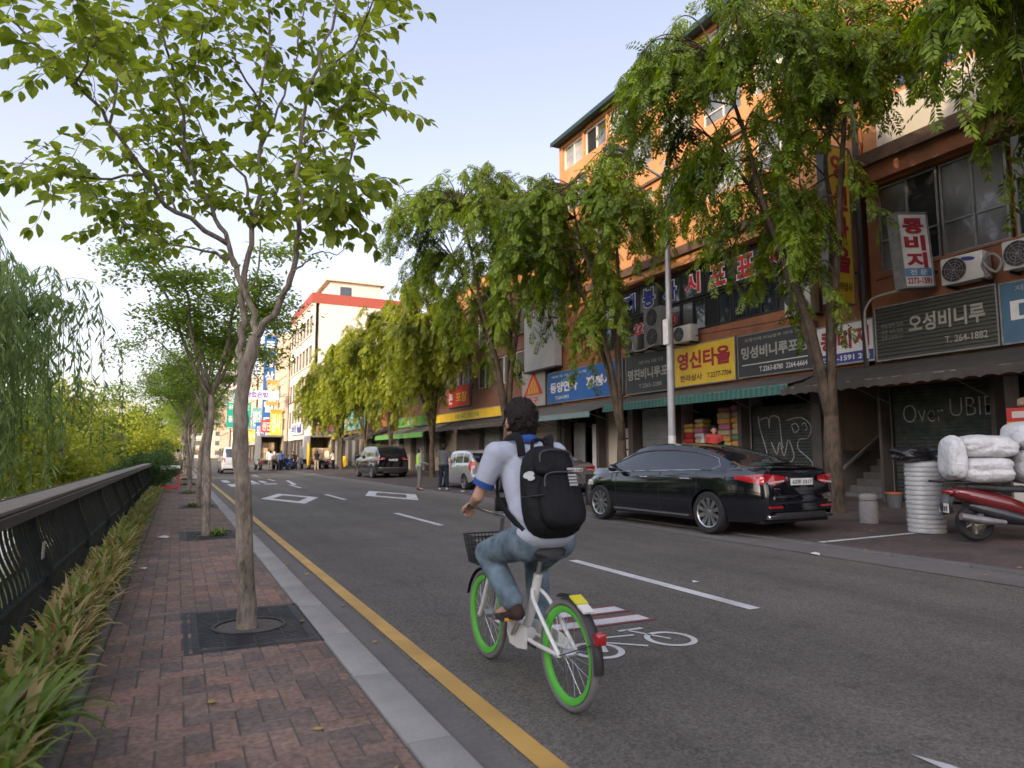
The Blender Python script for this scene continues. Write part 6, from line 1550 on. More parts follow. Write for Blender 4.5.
    for s in 'LR':
        S, E_, W_h = V(J[s+'sh']), V(J[s+'el']), V(J[s+'wr']); b.caps(C_.lerp(N_, .62), S, .085*g, .072*g); b.caps(S, S.lerp(E_, 1. if longsleeve else sleeve), .071*g, .058*g)
        if longsleeve: b.caps(E_, E_.lerp(W_h, .92), .053, .042)
    b.build('shirt', root, remesh=vox, sm_it=4)
    if vest:
        b = MB(vest); b.caps(C_+(N_-C_)*.1, C_.lerp(P_, .9), .178*g, .172*g, .78)
        for s in 'LR': b.caps(C_.lerp(N_, .7), C_.lerp(V(J[s+'sh']), .75), .08, .07)
        b.build('safety_vest', root, remesh=vox, sm_it=4)
    for s in 'LR':
        A, T = V(J[s+'an']), V(J[s+'toe']); b = MB(shoes); d = (T-A); d.z = min(d.z, 0)
        heel = A-V((d.x,d.y,0)).normalized()*.035+V((0,0,-.035)); b.caps(A+V((0,0,-.01)), heel, .045, .040); b.caps(heel, T+V((0,0,-.01)), .042, .036, .8); b.build('shoe', root, remesh=.009, sm_it=3)
def standing(h=1.68, arms='down', feet=.1, tw=0., bend=0., step=.0):
    k = h/1.70
    J = dict(pelvis=(0,0,.93), chest=(0,.01+bend*.3,1.28-.05*bend), neck=(0,.015+bend*.42,1.42-.1*bend), head=(0,.035+bend*.55,1.575-.14*bend))
    for s, q in (('L',-1), ('R',1)):
        J[s+'sh'] = (q*.175,.01+bend*.4,1.375-.09*bend); J[s+'hip'] = (q*.085,0,.88); J[s+'kn'] = (q*(.09+feet*.2),.02+q*step*.5,.49); J[s+'an'] = (q*(.09+feet*.45),-.02+q*step,.09); J[s+'toe'] = (q*(.11+feet*.55),.14+q*step,.045)
        if arms == 'down': J[s+'el'] = (q*.235,-.03,1.10); J[s+'wr'] = (q*.25,.05,.86)
        elif arms == 'front': J[s+'el'] = (q*.22,.04+bend*.4,1.10-.08*bend); J[s+'wr'] = (q*.12,.26+bend*.4,1.05)
        elif arms == 'carry': J[s+'el'] = (q*.25,.08,1.12); J[s+'wr'] = (q*.2,.34,1.12)
    return {a: tuple(x*k for x in p) for a, p in J.items()}
def person(label, loc, rz, J, *a, group=None, **k):
    t = thing('person', label, 'person', loc, rz, group); human(t, J, *a, **k); return t
c_blue = cloth('jeans_blue', (.115,.16,.19), .4, 14); c_polo = cloth('pale_polo', (.36,.39,.455), .05); c_shoe = cloth('brown_shoe', (.045,.03,.025)); c_grey = cloth('charcoal_tee', (.085,.088,.092)); c_navy = cloth('dark_navy_trousers', (.016,.02,.034)); c_gt = cloth('grey_trousers', (.14,.135,.12)); c_gs = cloth('grey_long_sleeve', (.26,.28,.28)); c_vest = M('lime_vest', (.30,.52,.03), .7, var=.1); c_wh = cloth('white_tee', (.58,.57,.54)); c_bk = cloth('black_top', (.02,.02,.022)); c_kh = cloth('khaki_trousers', (.33,.27,.20)); c_bl = cloth('blue_shirt', (.05,.12,.34)); c_bg = cloth('beige_clothes', (.55,.46,.34)); c_cap = cloth('grey_cap', (.12,.12,.115)); c_sw = cloth('white_sneaker', (.4,.4,.4)); c_rd = cloth('red_shirt', (.4,.06,.05))

# ---------------- the rider
BX, BY = 1.9, 3.70
rider = thing('person', 'cyclist in pale polo shirt and blue jeans with a black backpack, seen from behind', 'person', (BX, BY, 0))
J = dict(pelvis=(0,-.20,.885), chest=(0,-.03,1.215), neck=(0,.035,1.395), head=(0.0,.085,1.55),
    Lsh=(-.20,.0,1.335), Lel=(-.285,.07,1.085), Lwr=(-.235,.265,1.03), Rsh=(.20,.0,1.335), Rel=(.285,.09,1.09), Rwr=(.235,.265,1.03),
    Lhip=(-.095,-.19,.845), Lkn=(-.165,.20,.735), Lan=(-.125,-.10,.47), Ltoe=(-.135,.075,.395),
    Rhip=(.095,-.19,.845), Rkn=(.15,.16,.665), Ran=(.125,.06,.28), Rtoe=(.135,.22,.215))
J['Lhd'] = V((-.02,.8,-.25)); J['Rhd'] = V((.02,.8,-.25))
human(rider, J, c_polo, c_blue, c_shoe, vox=.009, sleeve=.62, hand_n={'L': (.1,-.3,-1), 'R': (-.1,-.3,-1)}, face=(-.05,1,-.06), curl=.8, hem=-.03, hs=1.20, girth=1.07)
m_coll = cloth('royal_blue_trim', (.03,.075,.26))
b = MB(m_coll); N_ = V(J['neck'])
b.tube([N_+V((math.cos(a)*.070, math.sin(a)*.068-.008, .012+.022*math.sin(a+PI)))-V((0,.012,0)) for a in [2*PI*k/24 for k in range(24)]], .017, 8, closed=True, squash=(1.5,.7)); b.build('collar', rider, 70)
for s in 'LR':
    S, E_ = V(J[s+'sh']), V(J[s+'el']); p = S.lerp(E_, .70); d = (E_-S).normalized(); b = MB(m_coll); b.tube([p-d*.018, p+d*.016], [.066,.064], 18, cap=False); b.build('sleeve_band', rider, 70)
# backpack
bp = thing('backpack', 'black backpack with straps and a pale mark on the back of the cyclist', 'backpack', (BX, BY, 0))
m_pack = M('pack_nylon', (.009,.009,.010), .7, spec=.2, var=.25, scale=8, bump=.4, bscale=30)
X = Matrix.Translation((.0,-.285,1.125)) @ Matrix.Rotation(R_(-19), 4, 'X')
def rbox(b, c, h, X, e=3.2, n=26, m=18, taper=0.):
    vs = []; fs = []
    for i in range(m+1):
        t = -PI/2+PI*i/m
        for k in range(n):
            a = 2*PI*k/n; d = V((math.cos(t)*math.cos(a), math.cos(t)*math.sin(a), math.sin(t))); q = (abs(d.x)**e+abs(d.y)**e+abs(d.z)**e)**(-1/e); p = V((d.x*h[0], d.y*h[1], d.z*h[2]))*q; p.x *= 1-taper*(p.z/h[2]); p.y *= 1-taper*1.3*(p.z/h[2]); vs.append(p+V(c))
    for i in range(m):
        for k in range(n): fs.append((i*n+k, i*n+(k+1) % n, (i+1)*n+(k+1) % n, (i+1)*n+k))
    b.add(vs, fs, None, X)
b = MB(m_pack); rbox(b, (0,0,0), (.165,.10,.265), X, taper=.14); b.build('main_compartment', bp, 70)
b = MB(m_pack); rbox(b, (0,-.115,-.09), (.132,.05,.15), X, taper=.08); b.build('front_pocket', bp, 70)
b = MB(m_pack); rbox(b, (0,-.09,.14), (.118,.042,.085), X, taper=.12); b.build('top_pocket', bp, 70)
for s in (-1, 1):
    b = MB(m_pack); b.tube(cr([X @ V((s*.09,.09,.24)), (s*.105,-.10,1.43), (s*.125,.01,1.425), (s*.135,.105,1.33), (s*.14,.108,1.22), (s*.175,.03,1.09), (s*.185,-.10,1.01), X @ V((s*.16,.08,-.2))], 6), .023, 8, squash=(.35,1.1)); b.build('strap', bp, 70)
b = MB(m_pack); b.tube(cr([X @ V((-.045,.04,.265)), X @ V((-.03,.03,.315)), X @ V((.03,.03,.315)), X @ V((.045,.04,.265))], 5), .011, 6); b.build('grab_handle', bp, 60)
m_zip = M('zip_tape', (.05,.05,.052), .45, var=.3, scale=30)
for k, pts in enumerate(([(-.12,-.172,-.02),(-.10,-.175,.045),(0,-.178,.058),(.10,-.175,.045),(.12,-.172,-.02)], [(-.105,-.135,.13),(-.09,-.14,.185),(0,-.142,.20),(.09,-.14,.185),(.105,-.135,.13)])):
    b = MB(m_zip); b.tube([X @ p for p in cr(pts, 6)], .0045, 5); b.build('zip', bp, 60)
for s in (-1, 1):
    b = MB(m_zip); b.tube([X @ V((s*.168,.03,-.02)), X @ V((s*.150,-.10,-.05)), X @ V((s*.125,-.155,-.06))], .009, 6, squash=(.3,1.)); b.build('side_strap', bp, 60)
b = MB(M('pale_logo', (.42,.43,.43), .6))
b.lathe([(0,0),(1,0)], 18, None, X @ Matrix.Translation((-.155,-.075,.075)) @ Matrix.Rotation(R_(-52), 4, 'Z') @ Matrix.Rotation(PI/2, 4, 'X') @ Matrix.Diagonal((.034,.020,1,1))); b.lathe([(0,0),(1,0)], 16, None, X @ Matrix.Translation((-.148,-.085,.052)) @ Matrix.Rotation(R_(-50), 4, 'Z') @ Matrix.Rotation(PI/2, 4, 'X') @ Matrix.Diagonal((.022,.012,1,1))); b.build('logo', bp)
b = MB(M('reflective_label', (.30,.30,.29), .4))
for k in range(6): b.box(.035, .085, -.1755, -.171, -.02+.018*k, -.008+.018*k, None, X)
b.build('reflective_label', bp)

# ---------------- the bicycle
m_bw = carpaint('bicycle_white', (.62,.62,.59), 0, .35); m_grn = M('rim_green', (.09,.42,.045), .45, var=.08); m_tyg = M('tyre_grey', (.145,.14,.132), .75, var=.15); m_spk = M('spoke_steel', (.45,.46,.47), .35, metal=.8)
bike = thing('bicycle', 'white step-through bicycle with bright green rims ridden along the road', 'bicycle', (BX, BY, 0)); WR = .285
RHy, FHy = -.48, .57
def bwheel(y):
    X = Matrix.Translation((0, y, WR)) @ Matrix.Rotation(PI/2, 4, 'Y')
    b = MB(m_tyg); n = 56; rt_ = .020
    b.tube([X @ V((math.cos(2*PI*k/n)*(WR-rt_), math.sin(2*PI*k/n)*(WR-rt_), 0)) for k in range(n)], rt_, 10, closed=True); wv = b.build('wheel', bike, 70)
    b = MB(m_grn); prf = [(WR-.038,-.017), (WR-.038,.017), (WR-.056,.017), (WR-.073,.006), (WR-.073,-.006), (WR-.056,-.017), (WR-.038,-.017)]; b.lathe(prf, 56, None, X); o = b.build('rim', None, 35); o.parent = wv
    b = MB(m_spk)
    for k in range(20): a = 2*PI*k/20; s = 1 if k % 2 else -1; b.tube([X @ V((.02*math.cos(a+s*.8), .02*math.sin(a+s*.8), s*.03)), X @ V(((WR-.08)*math.cos(a), (WR-.08)*math.sin(a), 0))], .0014, 4)
    b.lathe([(0,-.045), (.012,-.045), (.012,-.034), (.026,-.03), (.026,.03), (.012,.034), (.012,.045), (0,.045)], 14, None, X); o = b.build('spokes', None, 40); o.parent = wv
bwheel(RHy); bwheel(FHy)
hd_t, hd_b = V((0,.36,.80)), V((0,.42,.60))
b = MB(m_bw); b.tube([hd_t, hd_b], .024, 14)
b.tube(cr([hd_b.lerp(hd_t, .25), (0,.30,.50), (0,.16,.355), (0,.02,.30), (0,-.06,.30)], 6), .034, 14); b.tube(cr([(0,.02,.29), (0,-.06,.42), (0,-.15,.645)], 5), .027, 12)
for s in (-1, 1):
    b.tube(cr([(s*.035,.0,.285), (s*.05,-.2,.28), (s*.055,RHy,WR)], 4), .013, 8); b.tube(cr([(s*.02,-.115,.56), (s*.05,-.2,.50), (s*.056,RHy,WR)], 4), .012, 8)
b.lathe([(0,-.04), (.035,-.04), (.035,.04), (0,.04)], 16, None, Matrix.Translation((0,.02,.285)) @ Matrix.Rotation(PI/2, 4, 'Y')); b.build('frame', bike, 50)
b = MB(m_bw)
for s in (-1, 1): b.tube(cr([(s*.03,.425,.585), (s*.05,.455,.50), (s*.053,.52,.36), (s*.055,FHy,WR)], 5), .016, 10)
b.box(-.045, .045, .405, .445, .575, .605); b.build('fork', bike, 50)
b = MB(m_chrome); b.tube([hd_t, (0,.33,.93)], .014, 10); b.tube(cr([(-.27,.24,1.015), (-.22,.31,1.01), (-.08,.345,.965), (0,.335,.945), (.08,.345,.965), (.22,.31,1.01), (.27,.24,1.015)], 6), .0115, 8); b.build('handlebar', bike, 60)
for s in (-1, 1): b = MB(m_bpl); b.tube([(s*.272,.235,1.015), (s*.232,.295,1.0125)], .017, 10); b.tube(cr([(s*.20,.345,1.0), (s*.24,.36,.985), (s*.275,.31,.975)], 4), .005, 6); b.build('grip', bike, 60)
b = MB(m_bpl); b.chbox(-.05, .05, .33, .36, .97, 1.06, .01); b.build('terminal', bike, 40)
m_bask = M('basket_wire', (.03,.032,.034), .5, metal=.3)
b = MB(m_bask); bx0, bx1, by0, by1, bz0, bz1 = -.135, .135, .47, .67, .62, .80
def bring(z, e): return [(bx0-e,by0-e*.4,z), (bx1+e,by0-e*.4,z), (bx1+e,by1+e,z), (bx0-e,by1+e,z)]
for k in range(6): z = lerp(bz0, bz1, k/5); e = -.03+.03*k/5; p = bring(z, e); b.tube(p, .0055 if k in (0,5) else .003, 5, closed=True)
top_, bot_ = bring(bz1, 0), bring(bz0, -.03)
for i in range(4):
    for k in range(10): t_ = k/10; b.tube([V(bot_[i]).lerp(V(bot_[(i+1) % 4]), t_), V(top_[i]).lerp(V(top_[(i+1) % 4]), t_)], .0028, 4)
for k in range(8): x = lerp(bx0+.03, bx1-.03, k/7); b.tube([(x,by0+.01,bz0), (x,by1-.03,bz0)], .0028, 4)
b.tube([(0,.38,.70), (0,.48,.66)], .01, 6); b.build('basket', bike, None)
b = MB(m_chrome); b.tube([(0,-.14,.62), (0,-.19,.775)], .013, 10); b.build('seat_post', bike, 50)
b = MB(m_bpl); sd_ = [(-.33,.785,.075,.025), (-.30,.79,.10,.035), (-.2,.795,.085,.03), (-.1,.795,.04,.022), (-.02,.79,.022,.015)]
n = 14; vs = []
for y, z, w2, h2 in sd_:
    for k in range(n): a = 2*PI*k/n; vs.append((w2*math.cos(a), y, z+h2*math.sin(a)))
b.add(vs, [(i*n+k, i*n+(k+1) % n, (i+1)*n+(k+1) % n, (i+1)*n+k) for i in range(4) for k in range(n)]+[tuple(range(n))[::-1], tuple(4*n+k for k in range(n))]); b.build('saddle', bike, 60, recalc=True)
def fender(y, a0, a1, mat, nm):
    b = MB(mat); n = 26; vs = []
    for k in range(n+1):
        a = lerp(a0, a1, k/n)
        for (r_, x) in ((WR+.008,-.03), (WR+.020,-.022), (WR+.026,0), (WR+.020,.022), (WR+.008,.03)): vs.append((x, y+r_*math.cos(a), WR+r_*math.sin(a)))
    b.add(vs, [(i*5+j, i*5+j+1, (i+1)*5+j+1, (i+1)*5+j) for i in range(n) for j in range(4)])
    for s in (-1, 1): b.tube([(s*.03, y+(WR+.01)*math.cos(lerp(a0,a1,.75)), WR+(WR+.01)*math.sin(lerp(a0,a1,.75))), (s*.05, y, WR)], .003, 4)
    b.build(nm, bike, 70)
fender(RHy, R_(75), R_(185), m_bpl, 'mudguard'); fender(FHy, R_(15), R_(128), m_bpl, 'mudguard')
b = MB(m_bw); b.prism([(.10,.34), (.12,.28), (.08,.22), (-.02,.215), (-.38,.25), (-.40,.31), (-.3,.345), (0,.36)], .058, .072, 'x'); b.prism([(.10,.34), (.12,.28), (.08,.22), (-.02,.215), (-.12,.23), (-.12,.35), (0,.36)], -.072, -.058, 'x'); b.build('chain_case', bike, 40)
b = MB(m_chrome); b.tube([(-.085,.02,.285), (-.10,-.09,.395)], .011, 8); b.build('crank', bike, 50); b = MB(m_chrome); b.tube([(.085,.02,.285), (.10,.13,.175)], .011, 8); b.build('crank', bike, 50)
m_refl = M('amber_reflector', (.6,.30,.02), .4)
for x, y, z in ((-.145,-.03,.395), (.145,.13,.175)):
    b = MB(m_bpl); b.box(x-.045, x+.045, y-.045, y+.055, z-.012, z+.012); b.use(m_refl); b.box(x-.035, x+.035, y-.049, y-.0455, z-.009, z+.009); b.build('pedal', bike)
b = MB(m_tail); yb_ = RHy-(WR+.03)*math.cos(R_(28)); zb_ = WR+(WR+.03)*math.sin(R_(28)); b.chbox(-.028, .028, yb_-.05, yb_-.005, zb_-.03, zb_+.03, .01); b.build('tail_lamp', bike, 40)
b = MB(M('reflector_yellow', (.62,.55,.03), .5)); a = R_(112); c_ = V((0, RHy+(WR+.030)*math.cos(a), WR+(WR+.030)*math.sin(a))); b.box(-.035, .035, -.03, .05, 0, .008, None, Matrix.Translation(c_) @ Matrix.Rotation(a-PI/2, 4, 'X')); b.use(s_white); b.box(-.032, .032, -.10, -.032, -.005, .004, None, Matrix.Translation(c_) @ Matrix.Rotation(a-PI/2, 4, 'X')); b.build('number_tag', bike)
b = MB(m_chrome); b.tube(cr([(-.05,-.44,.24), (-.09,-.36,.13), (-.10,-.30,.03)], 4), .007, 6) if False else b.tube([(-.06,-.43,.27), (-.09,-.58,.24)], .007, 6); b.build('kickstand', bike, 50)

# ---------------- people along the street
person('man in charcoal T-shirt and dark trousers standing beside the silver hatchback', (8.75, 23.6, .05), R_(-32), standing(1.70), c_grey, c_navy, c_sw, vox=.014)
person('man with cap and lime safety vest over a grey shirt and grey trousers', (8.25, 24.9, .0), R_(-105), standing(1.64, 'front'), c_gs, c_gt, c_shoe, vox=.014, longsleeve=True, vest=c_vest, cap=c_cap)
b = MB(M('wooden_step', (.2,.13,.07), .8)); b.chbox(12.9, 13.8, 14.2, 15.0, fz(13.3)-.01, fz(13.3)+.30, .01); o = tag(b.build('wooden_pallet', None, 40), 'low wooden step by the open cloth shop behind the black saloon', 'step')
person('dark haired person in a red top looking out over the black saloon', (13.35, 14.6, fz(13.3)+.30), R_(140), standing(1.66), c_rd, c_navy, c_shoe, vox=.014)
PP = [('person in a blue shirt standing behind the left truck', 7.75, 59.6, 20, c_bl, c_navy, {}), ('person in a white top carrying goods at the left truck', 6.95, 59.9, -20, c_wh, c_gt, dict(arms='carry')), ('person in a black top and pale trousers at the right truck', 10.45, 58.4, 10, c_bk, c_kh, {}), ('person in a white top and dark trousers beside the right truck', 11.75, 58.2, 40, c_wh, c_navy, dict(arms='carry')),
      ('person in dark clothes sitting among the scooters', 9.1, 60.6, 120, c_bk, c_navy, dict(bend=.5)), ('person in a grey shirt standing between the trucks', 8.55, 65.4, 160, c_gs, c_gt, {}), ('person in beige clothes walking far along the brick pavement', .05, 53., 5, c_bg, c_bg, dict(step=.08)), ('person in dark clothes beside the far scooter on the brick pavement', .85, 60., 170, c_bk, c_navy, {}),
      ('person in a pale top far down the near lane side', 2.2, 78., 160, c_wh, c_gt, {})]
for lab, x, y, a, s_, p_, kw in PP:
    kw = dict(kw); person(lab, (x, y, .08 if x < 1 else .02), R_(a), standing(1.68, kw.pop('arms', 'down'), **kw), s_, p_, c_shoe, vox=.022)
# yellow sack hung on the right truck's door, white carton being carried
lump('yellow_sheet', 'yellow plastic sheet hanging on the open door of the right truck', 'sheet', (9.85, 58.9, 1.3), (.12,.35,1.0), m_cry, 12, .25)
lump('yellow_sack', 'yellow sack standing beside the person in white at the right truck', 'sack', (12.7, 58.6, .75), (.28,.25,.5), m_cry, 13, .2)
b = MB(m_ct[1]); b.chbox(-.3,.3,-.25,.25,0,.5,.01); o = tag(b.build('carton', None), 'pale carton carried by the person in white at the right truck', 'carton'); o.location = (11.5,58.6,1.15); o.rotation_euler = (0,0,.6)
b = MB(s_white); b.chbox(-.35,.35,-.2,.2,0,.6,.01); o = tag(b.build('carton', None), 'white carton carried at the left truck', 'carton'); o.location = (7.05,60.25,1.0); o.rotation_euler = (0,0,-.3)
# ================================================================ TREES
m_bark1 = barkmat('grey_brown_bark', (.10,.082,.064), (.42,.36,.28))
m_bark2 = barkmat('dark_furrowed_bark', (.032,.025,.019), (.13,.098,.068), .7)
m_bark3 = barkmat('dull_bark', (.06,.05,.04), (.19,.16,.12))
lf_front = leafmat('broad_leaf', (.065,.12,.016), (.41,.49,.08), .54, 1.6)
lf_side = leafmat('fine_leaf', (.085,.155,.028), (.33,.44,.08), .52, 1.2)
lf_pag = leafmat('pinnate_leaf', (.008,.024,.005), (.25,.355,.03), .44, .8)
lf_pag2 = leafmat('bright_pinnate_leaf', (.035,.065,.008), (.34,.38,.03), .46, .6)
lf_wil = leafmat('willow_leaf', (.09,.15,.05), (.34,.46,.16), .52, .7)
lf_yel = leafmat('sunny_leaf', (.10,.14,.018), (.42,.45,.065), .48, .5)
lf_mid = leafmat('mid_leaf', (.045,.085,.014), (.20,.28,.045), .45, .6)
lf_hed = leafmat('hedge_leaf', (.014,.040,.010), (.07,.13,.025), .3, 2.)
def broad_leaf(b, p, d, up, ln, wd, curl=.25):
    """pointed oval leaf folded on its midrib"""
    d = d.normalized(); s = d.cross(up)
    s = s.normalized() if s.length > 1e-4 else d.orthogonal().normalized(); n = s.cross(d)
    vs = []
    for t, w in ((0,.0), (.22,.72), (.5,1.), (.78,.66), (1.,0)):
        c = p+d*ln*t-n*(curl*ln*t*t)
        if w == 0: vs.append(c)
        else: vs += [c-s*wd*w*.5+n*wd*.16*w, c, c+s*wd*w*.5+n*wd*.16*w]
    b.add(vs, [(0,2,1), (0,3,2), (1,2,5,4), (2,3,6,5), (4,5,8,7), (5,6,9,8), (7,8,10), (8,9,10)])
def rv(q, z=1.): 
    while True:
        v = V((q.uniform(-1,1), q.uniform(-1,1), q.uniform(-1,1)*z))
        if .01 < v.length <= 1: return v.normalized()
def kite(b, p, d, n, ln, wd):
    s = d.cross(n); s = s.normalized() if s.length > 1e-4 else d.orthogonal().normalized()
    b.add([p, p+d*ln*.45+s*wd*.5, p+d*ln, p+d*ln*.45-s*wd*.5], [(0,1,2,3)])

# ---------------- the tree in front: limbs follow the photo's, set at different depths
t0 = thing('pavement_tree', 'nearest young tree with broad green leaves on the brick pavement', 'tree', (TREE_X, TREES_Y[0], .06))
D0 = 4.98
def pl(pts): return [atd(x, y, D0+o) for x, y, o in pts]
wood = [ # pixels and depth offset, radius at both ends
 ([(247,634,.03),(246,590,.0),(244,520,.0),(241,450,.0),(240,411,.0),(246,374,.0),(254,338,.0)], .068, .044),
 ([(254,338,0),(264,326,-.02),(280,300,-.08),(292,271,-.15),(297,242,-.2),(300,211,-.2),(299,149,-.1),(312,83,.0),(330,26,.1),(345,-30,.2)], .029, .008),
 ([(252,345,0),(256,324,.05),(239,274,.15),(227,242,.2),(211,208,.25),(189,163,.3),(178,97,.2),(167,50,.1),(150,-10,.0)], .028, .007),
 ([(243,385,.03),(241,350,.1),(242,311,.2),(247,264,.25),(253,227,.3),(258,205,.3),(262,145,.4),(259,101,.5),(270,40,.6),(262,-40,.6)], .032, .007),
 ([(228,244,.2),(176,211,-.0),(145,174,-.2),(110,123,-.4),(75,83,-.5),(40,48,-.6),(8,18,-.7),(-30,0,-.8)], .020, .005),
 ([(237,268,.15),(215,253,.3),(163,242,.5),(119,220,.6),(95,195,.6)], .014, .004),
 ([(145,174,-.2),(100,178,-.3),(60,172,-.4),(20,165,-.4)], .011, .004),
 ([(253,222,.3),(242,176,.55),(220,152,.7),(202,132,.8),(190,100,.9)], .014, .004),
 ([(262,190,.35),(275,190,.3),(294,169,.2),(325,150,.1)], .008, .003),
 ([(301,216,-.2),(310,212,-.3),(326,198,-.5),(348,176,-.7),(352,140,-.8)], .014, .004),
 ([(292,272,-.15),(305,264,-.2),(317,253,-.25),(335,254,-.2),(350,246,-.2)], .008, .002),
 ([(299,149,-.1),(330,118,.2),(362,92,.4),(388,104,.5)], .012, .004),
 ([(312,83,0),(340,60,-.3),(362,30,-.5),(380,-20,-.6)], .012, .004),
 ([(189,163,.3),(160,110,.5),(130,60,.6),(105,10,.7)], .012, .004),
 ([(178,97,.2),(200,50,0),(215,-10,-.2)], .010, .004),
 ([(259,101,.5),(232,50,.3),(222,-20,.2)], .011, .004),
 ([(262,145,.4),(285,95,.7),(300,40,.9),(310,-30,1.)], .011, .004),
 ([(110,123,-.4),(120,70,-.2),(110,20,-.0)], .010, .003),
 ([(75,83,-.5),(95,40,-.8),(80,-10,-.9)], .009, .003),
 ([(163,242,.5),(150,215,.8),(120,180,1.0)], .007, .003),
 ([(330,198,-.5),(338,205,-.4),(350,206,-.3)], .007, .003),
 ([(176,211,0),(165,180,.4),(150,140,.6)], .009, .003),
 ([(345,-30,.2),(370,-60,.3),(395,-90,.2)], .009, .003), ([(262,-40,.6),(250,-110,.4)], .009, .003), ([(150,-10,0),(120,-80,.2)], .009, .003),
]
b = MB(m_bark1); o0 = t0.location.copy(); tips = []
q = random.Random(14)
for i, (pts, r0, r1) in enumerate(wood):
    P = cr(pl(pts), 4); n = len(P)
    P = [p+V((q.gauss(0,1), q.gauss(0,1), q.gauss(0,1)))*(.006 if i == 0 else .010)*min(1, k/3) for k, p in enumerate(P)]
    R = [lerp(r0, r1, (k/(n-1))**.8) for k in range(n)]
    if i == 0: R = [r*(1+.30*math.exp(-k*.9)) for k, r in enumerate(R)]; P[0].z = .02
    b.tube([p-o0 for p in P], [r*(1+q.uniform(-.05,.05)) for r in R], 14 if i == 0 else 9)
    tips.append((P, r1))
lv = MB(lf_front); tw = b
def twig(p, d, ln, q, n, sz, thin=.0028):
    pts = [p]; v = d.normalized()
    for k in range(5): v = (v+rv(q)*.22+V((0,0,-.05))).normalized(); pts.append(pts[-1]+v*ln/5)
    tw.tube([x-o0 for x in pts], [thin*(1-.12*k) for k in range(6)], 5, m_bark1)
    for k in range(n):
        t = (k+.6)/n*5; i = min(4, int(t)); a = pts[i].lerp(pts[i+1], t-i); ax = (pts[i+1]-pts[i]).normalized()
        s = ax.cross(V((0,0,1))); s = s.normalized() if s.length > .05 else V((1,0,0))
        dd = (s*(1 if k % 2 else -1)*q.uniform(.5,1.)+ax*q.uniform(.2,.8)+V((0,0,q.uniform(-.75,.15)))).normalized(); L_ = sz*q.uniform(.65,1.15)
        broad_leaf(lv, a+dd*.012-o0, dd, (V((0,0,1))+rv(q)*.45).normalized(), L_, L_*q.uniform(.6,.74), q.uniform(.1,.5))
    for k in range(3):
        dd = (v+rv(q)*.7+V((0,0,-.2))).normalized(); L_ = sz*q.uniform(.7,1.1); broad_leaf(lv, pts[-1]-o0, dd, (V((0,0,1))+rv(q)*.4).normalized(), L_, L_*.56, q.uniform(.1,.4))
for i, (P, r1) in enumerate(tips):
    if i in (0, 10): continue
    n = len(P); start = .46 if i in (1,2,3) else .30
    if i == 4: start = .30
    dens = 29 if i in (1,2,3,4) else 16
    for k in range(dens):
        t = lerp(start, 1., (k+q.random()*.8)/dens); f = t*(n-1); j = min(n-2, int(f)); p = P[j].lerp(P[j+1], f-j); ax = (P[j+1]-P[j]).normalized()
        d = (ax*.55+rv(q, .6)*1.); twig(p, d, q.uniform(.22,.50), q, q.randint(6,10), .100)
b.build('trunk', t0, 180); lv.build('leaves', t0)

# ---------------- other pavement trees: spreading layers of small leaves
def branchtree(b, lv, q, H, fork, r0, nl, spread, leaf, nleaf, crown_z, lean=(0,0), leafw=.55, droop=.0, flat=.35, sub=6):
    """trunk, limbs, branches and twigs with small leaves; everything about the origin"""
    T = [V((0,0,-.05))]; 
    for k in range(1, 6): T.append(V((lean[0]*k/5+q.uniform(-.03,.03), lean[1]*k/5+q.uniform(-.03,.03), fork*k/5)))
    C = cr(T, 3); b.tube(C, [r0*(1.35 if k == 0 else 1)*(1-.35*k/(len(C)-1)) for k in range(len(C))], 12)
    ends = []
    for i in range(nl):
        a = 2*PI*(i+q.uniform(-.25,.25))/nl; ln = (H-fork)*q.uniform(.75,1.05); out = spread*q.uniform(.55,1.); p = T[-1]+V((0,0,-q.uniform(0,.25)*fork*.4)); P = [p]
        for k in range(1, 5):
            t = k/4; P.append(p+V((math.cos(a)*out*t**.9, math.sin(a)*out*t**.9, ln*(t**.85)*(1-.25*t*(out/spread))))+rv(q)*.08*k)
        C = cr(P, 3); rr2 = r0*.42; b.tube(C, [lerp(rr2, .012, k/(len(C)-1)) for k in range(len(C))], 8); ends.append(C)
    twp = []
    for C in ends:
        n = len(C)
        for k in range(sub):
            f = lerp(.30, 1., (k+q.random())/sub)*(n-1); j = min(n-2, int(f)); p = C[j].lerp(C[j+1], f-j); v = rv(q, .35); v.z += .10; ln = q.uniform(.45,1.)*spread*.62
            P = [p]
            for m in range(4): v = (v+rv(q)*.25+V((0,0,-.06-droop))).normalized(); P.append(P[-1]+v*ln/4)
            b.tube(P, [.012,.009,.007,.005,.003], 5); twp.append(P)
    per = max(1, nleaf//len(twp))
    for P in twp:
        for k in range(per):
            f = q.random()**.8*(len(P)-1); j = min(len(P)-2, int(f)); p = P[j].lerp(P[j+1], f-j)+V((q.gauss(0,.16), q.gauss(0,.16), q.gauss(0,.07)-.02))*spread/1.6
            d = rv(q, .5); d.z -= .25; kite(lv, p, d.normalized(), (V((0,0,1))+rv(q)*.6).normalized(), leaf*q.uniform(.7,1.25), leaf*leafw*q.uniform(.8,1.1))
def side_tree(label, seed, H, fork, spread, nleaf, lean):
    t = thing('pavement_tree', label, 'tree', (0,0,0), group=None); q = random.Random(seed); b = MB(m_bark1); lv = MB(lf_side)
    branchtree(b, lv, q, H, fork, .070, 6, spread, .088, nleaf, 0, lean, .55, .02, .3, 8)
    b.build('trunk', t, 180); lv.build('leaves', t); return t
sA = side_tree('second pavement tree with layered light green crown and bent trunk', 4, 5.3, 2.25, 1.65, 11000, (-.03,.25)); sA.location = (TREE_X-.03, TREES_Y[1], .06)
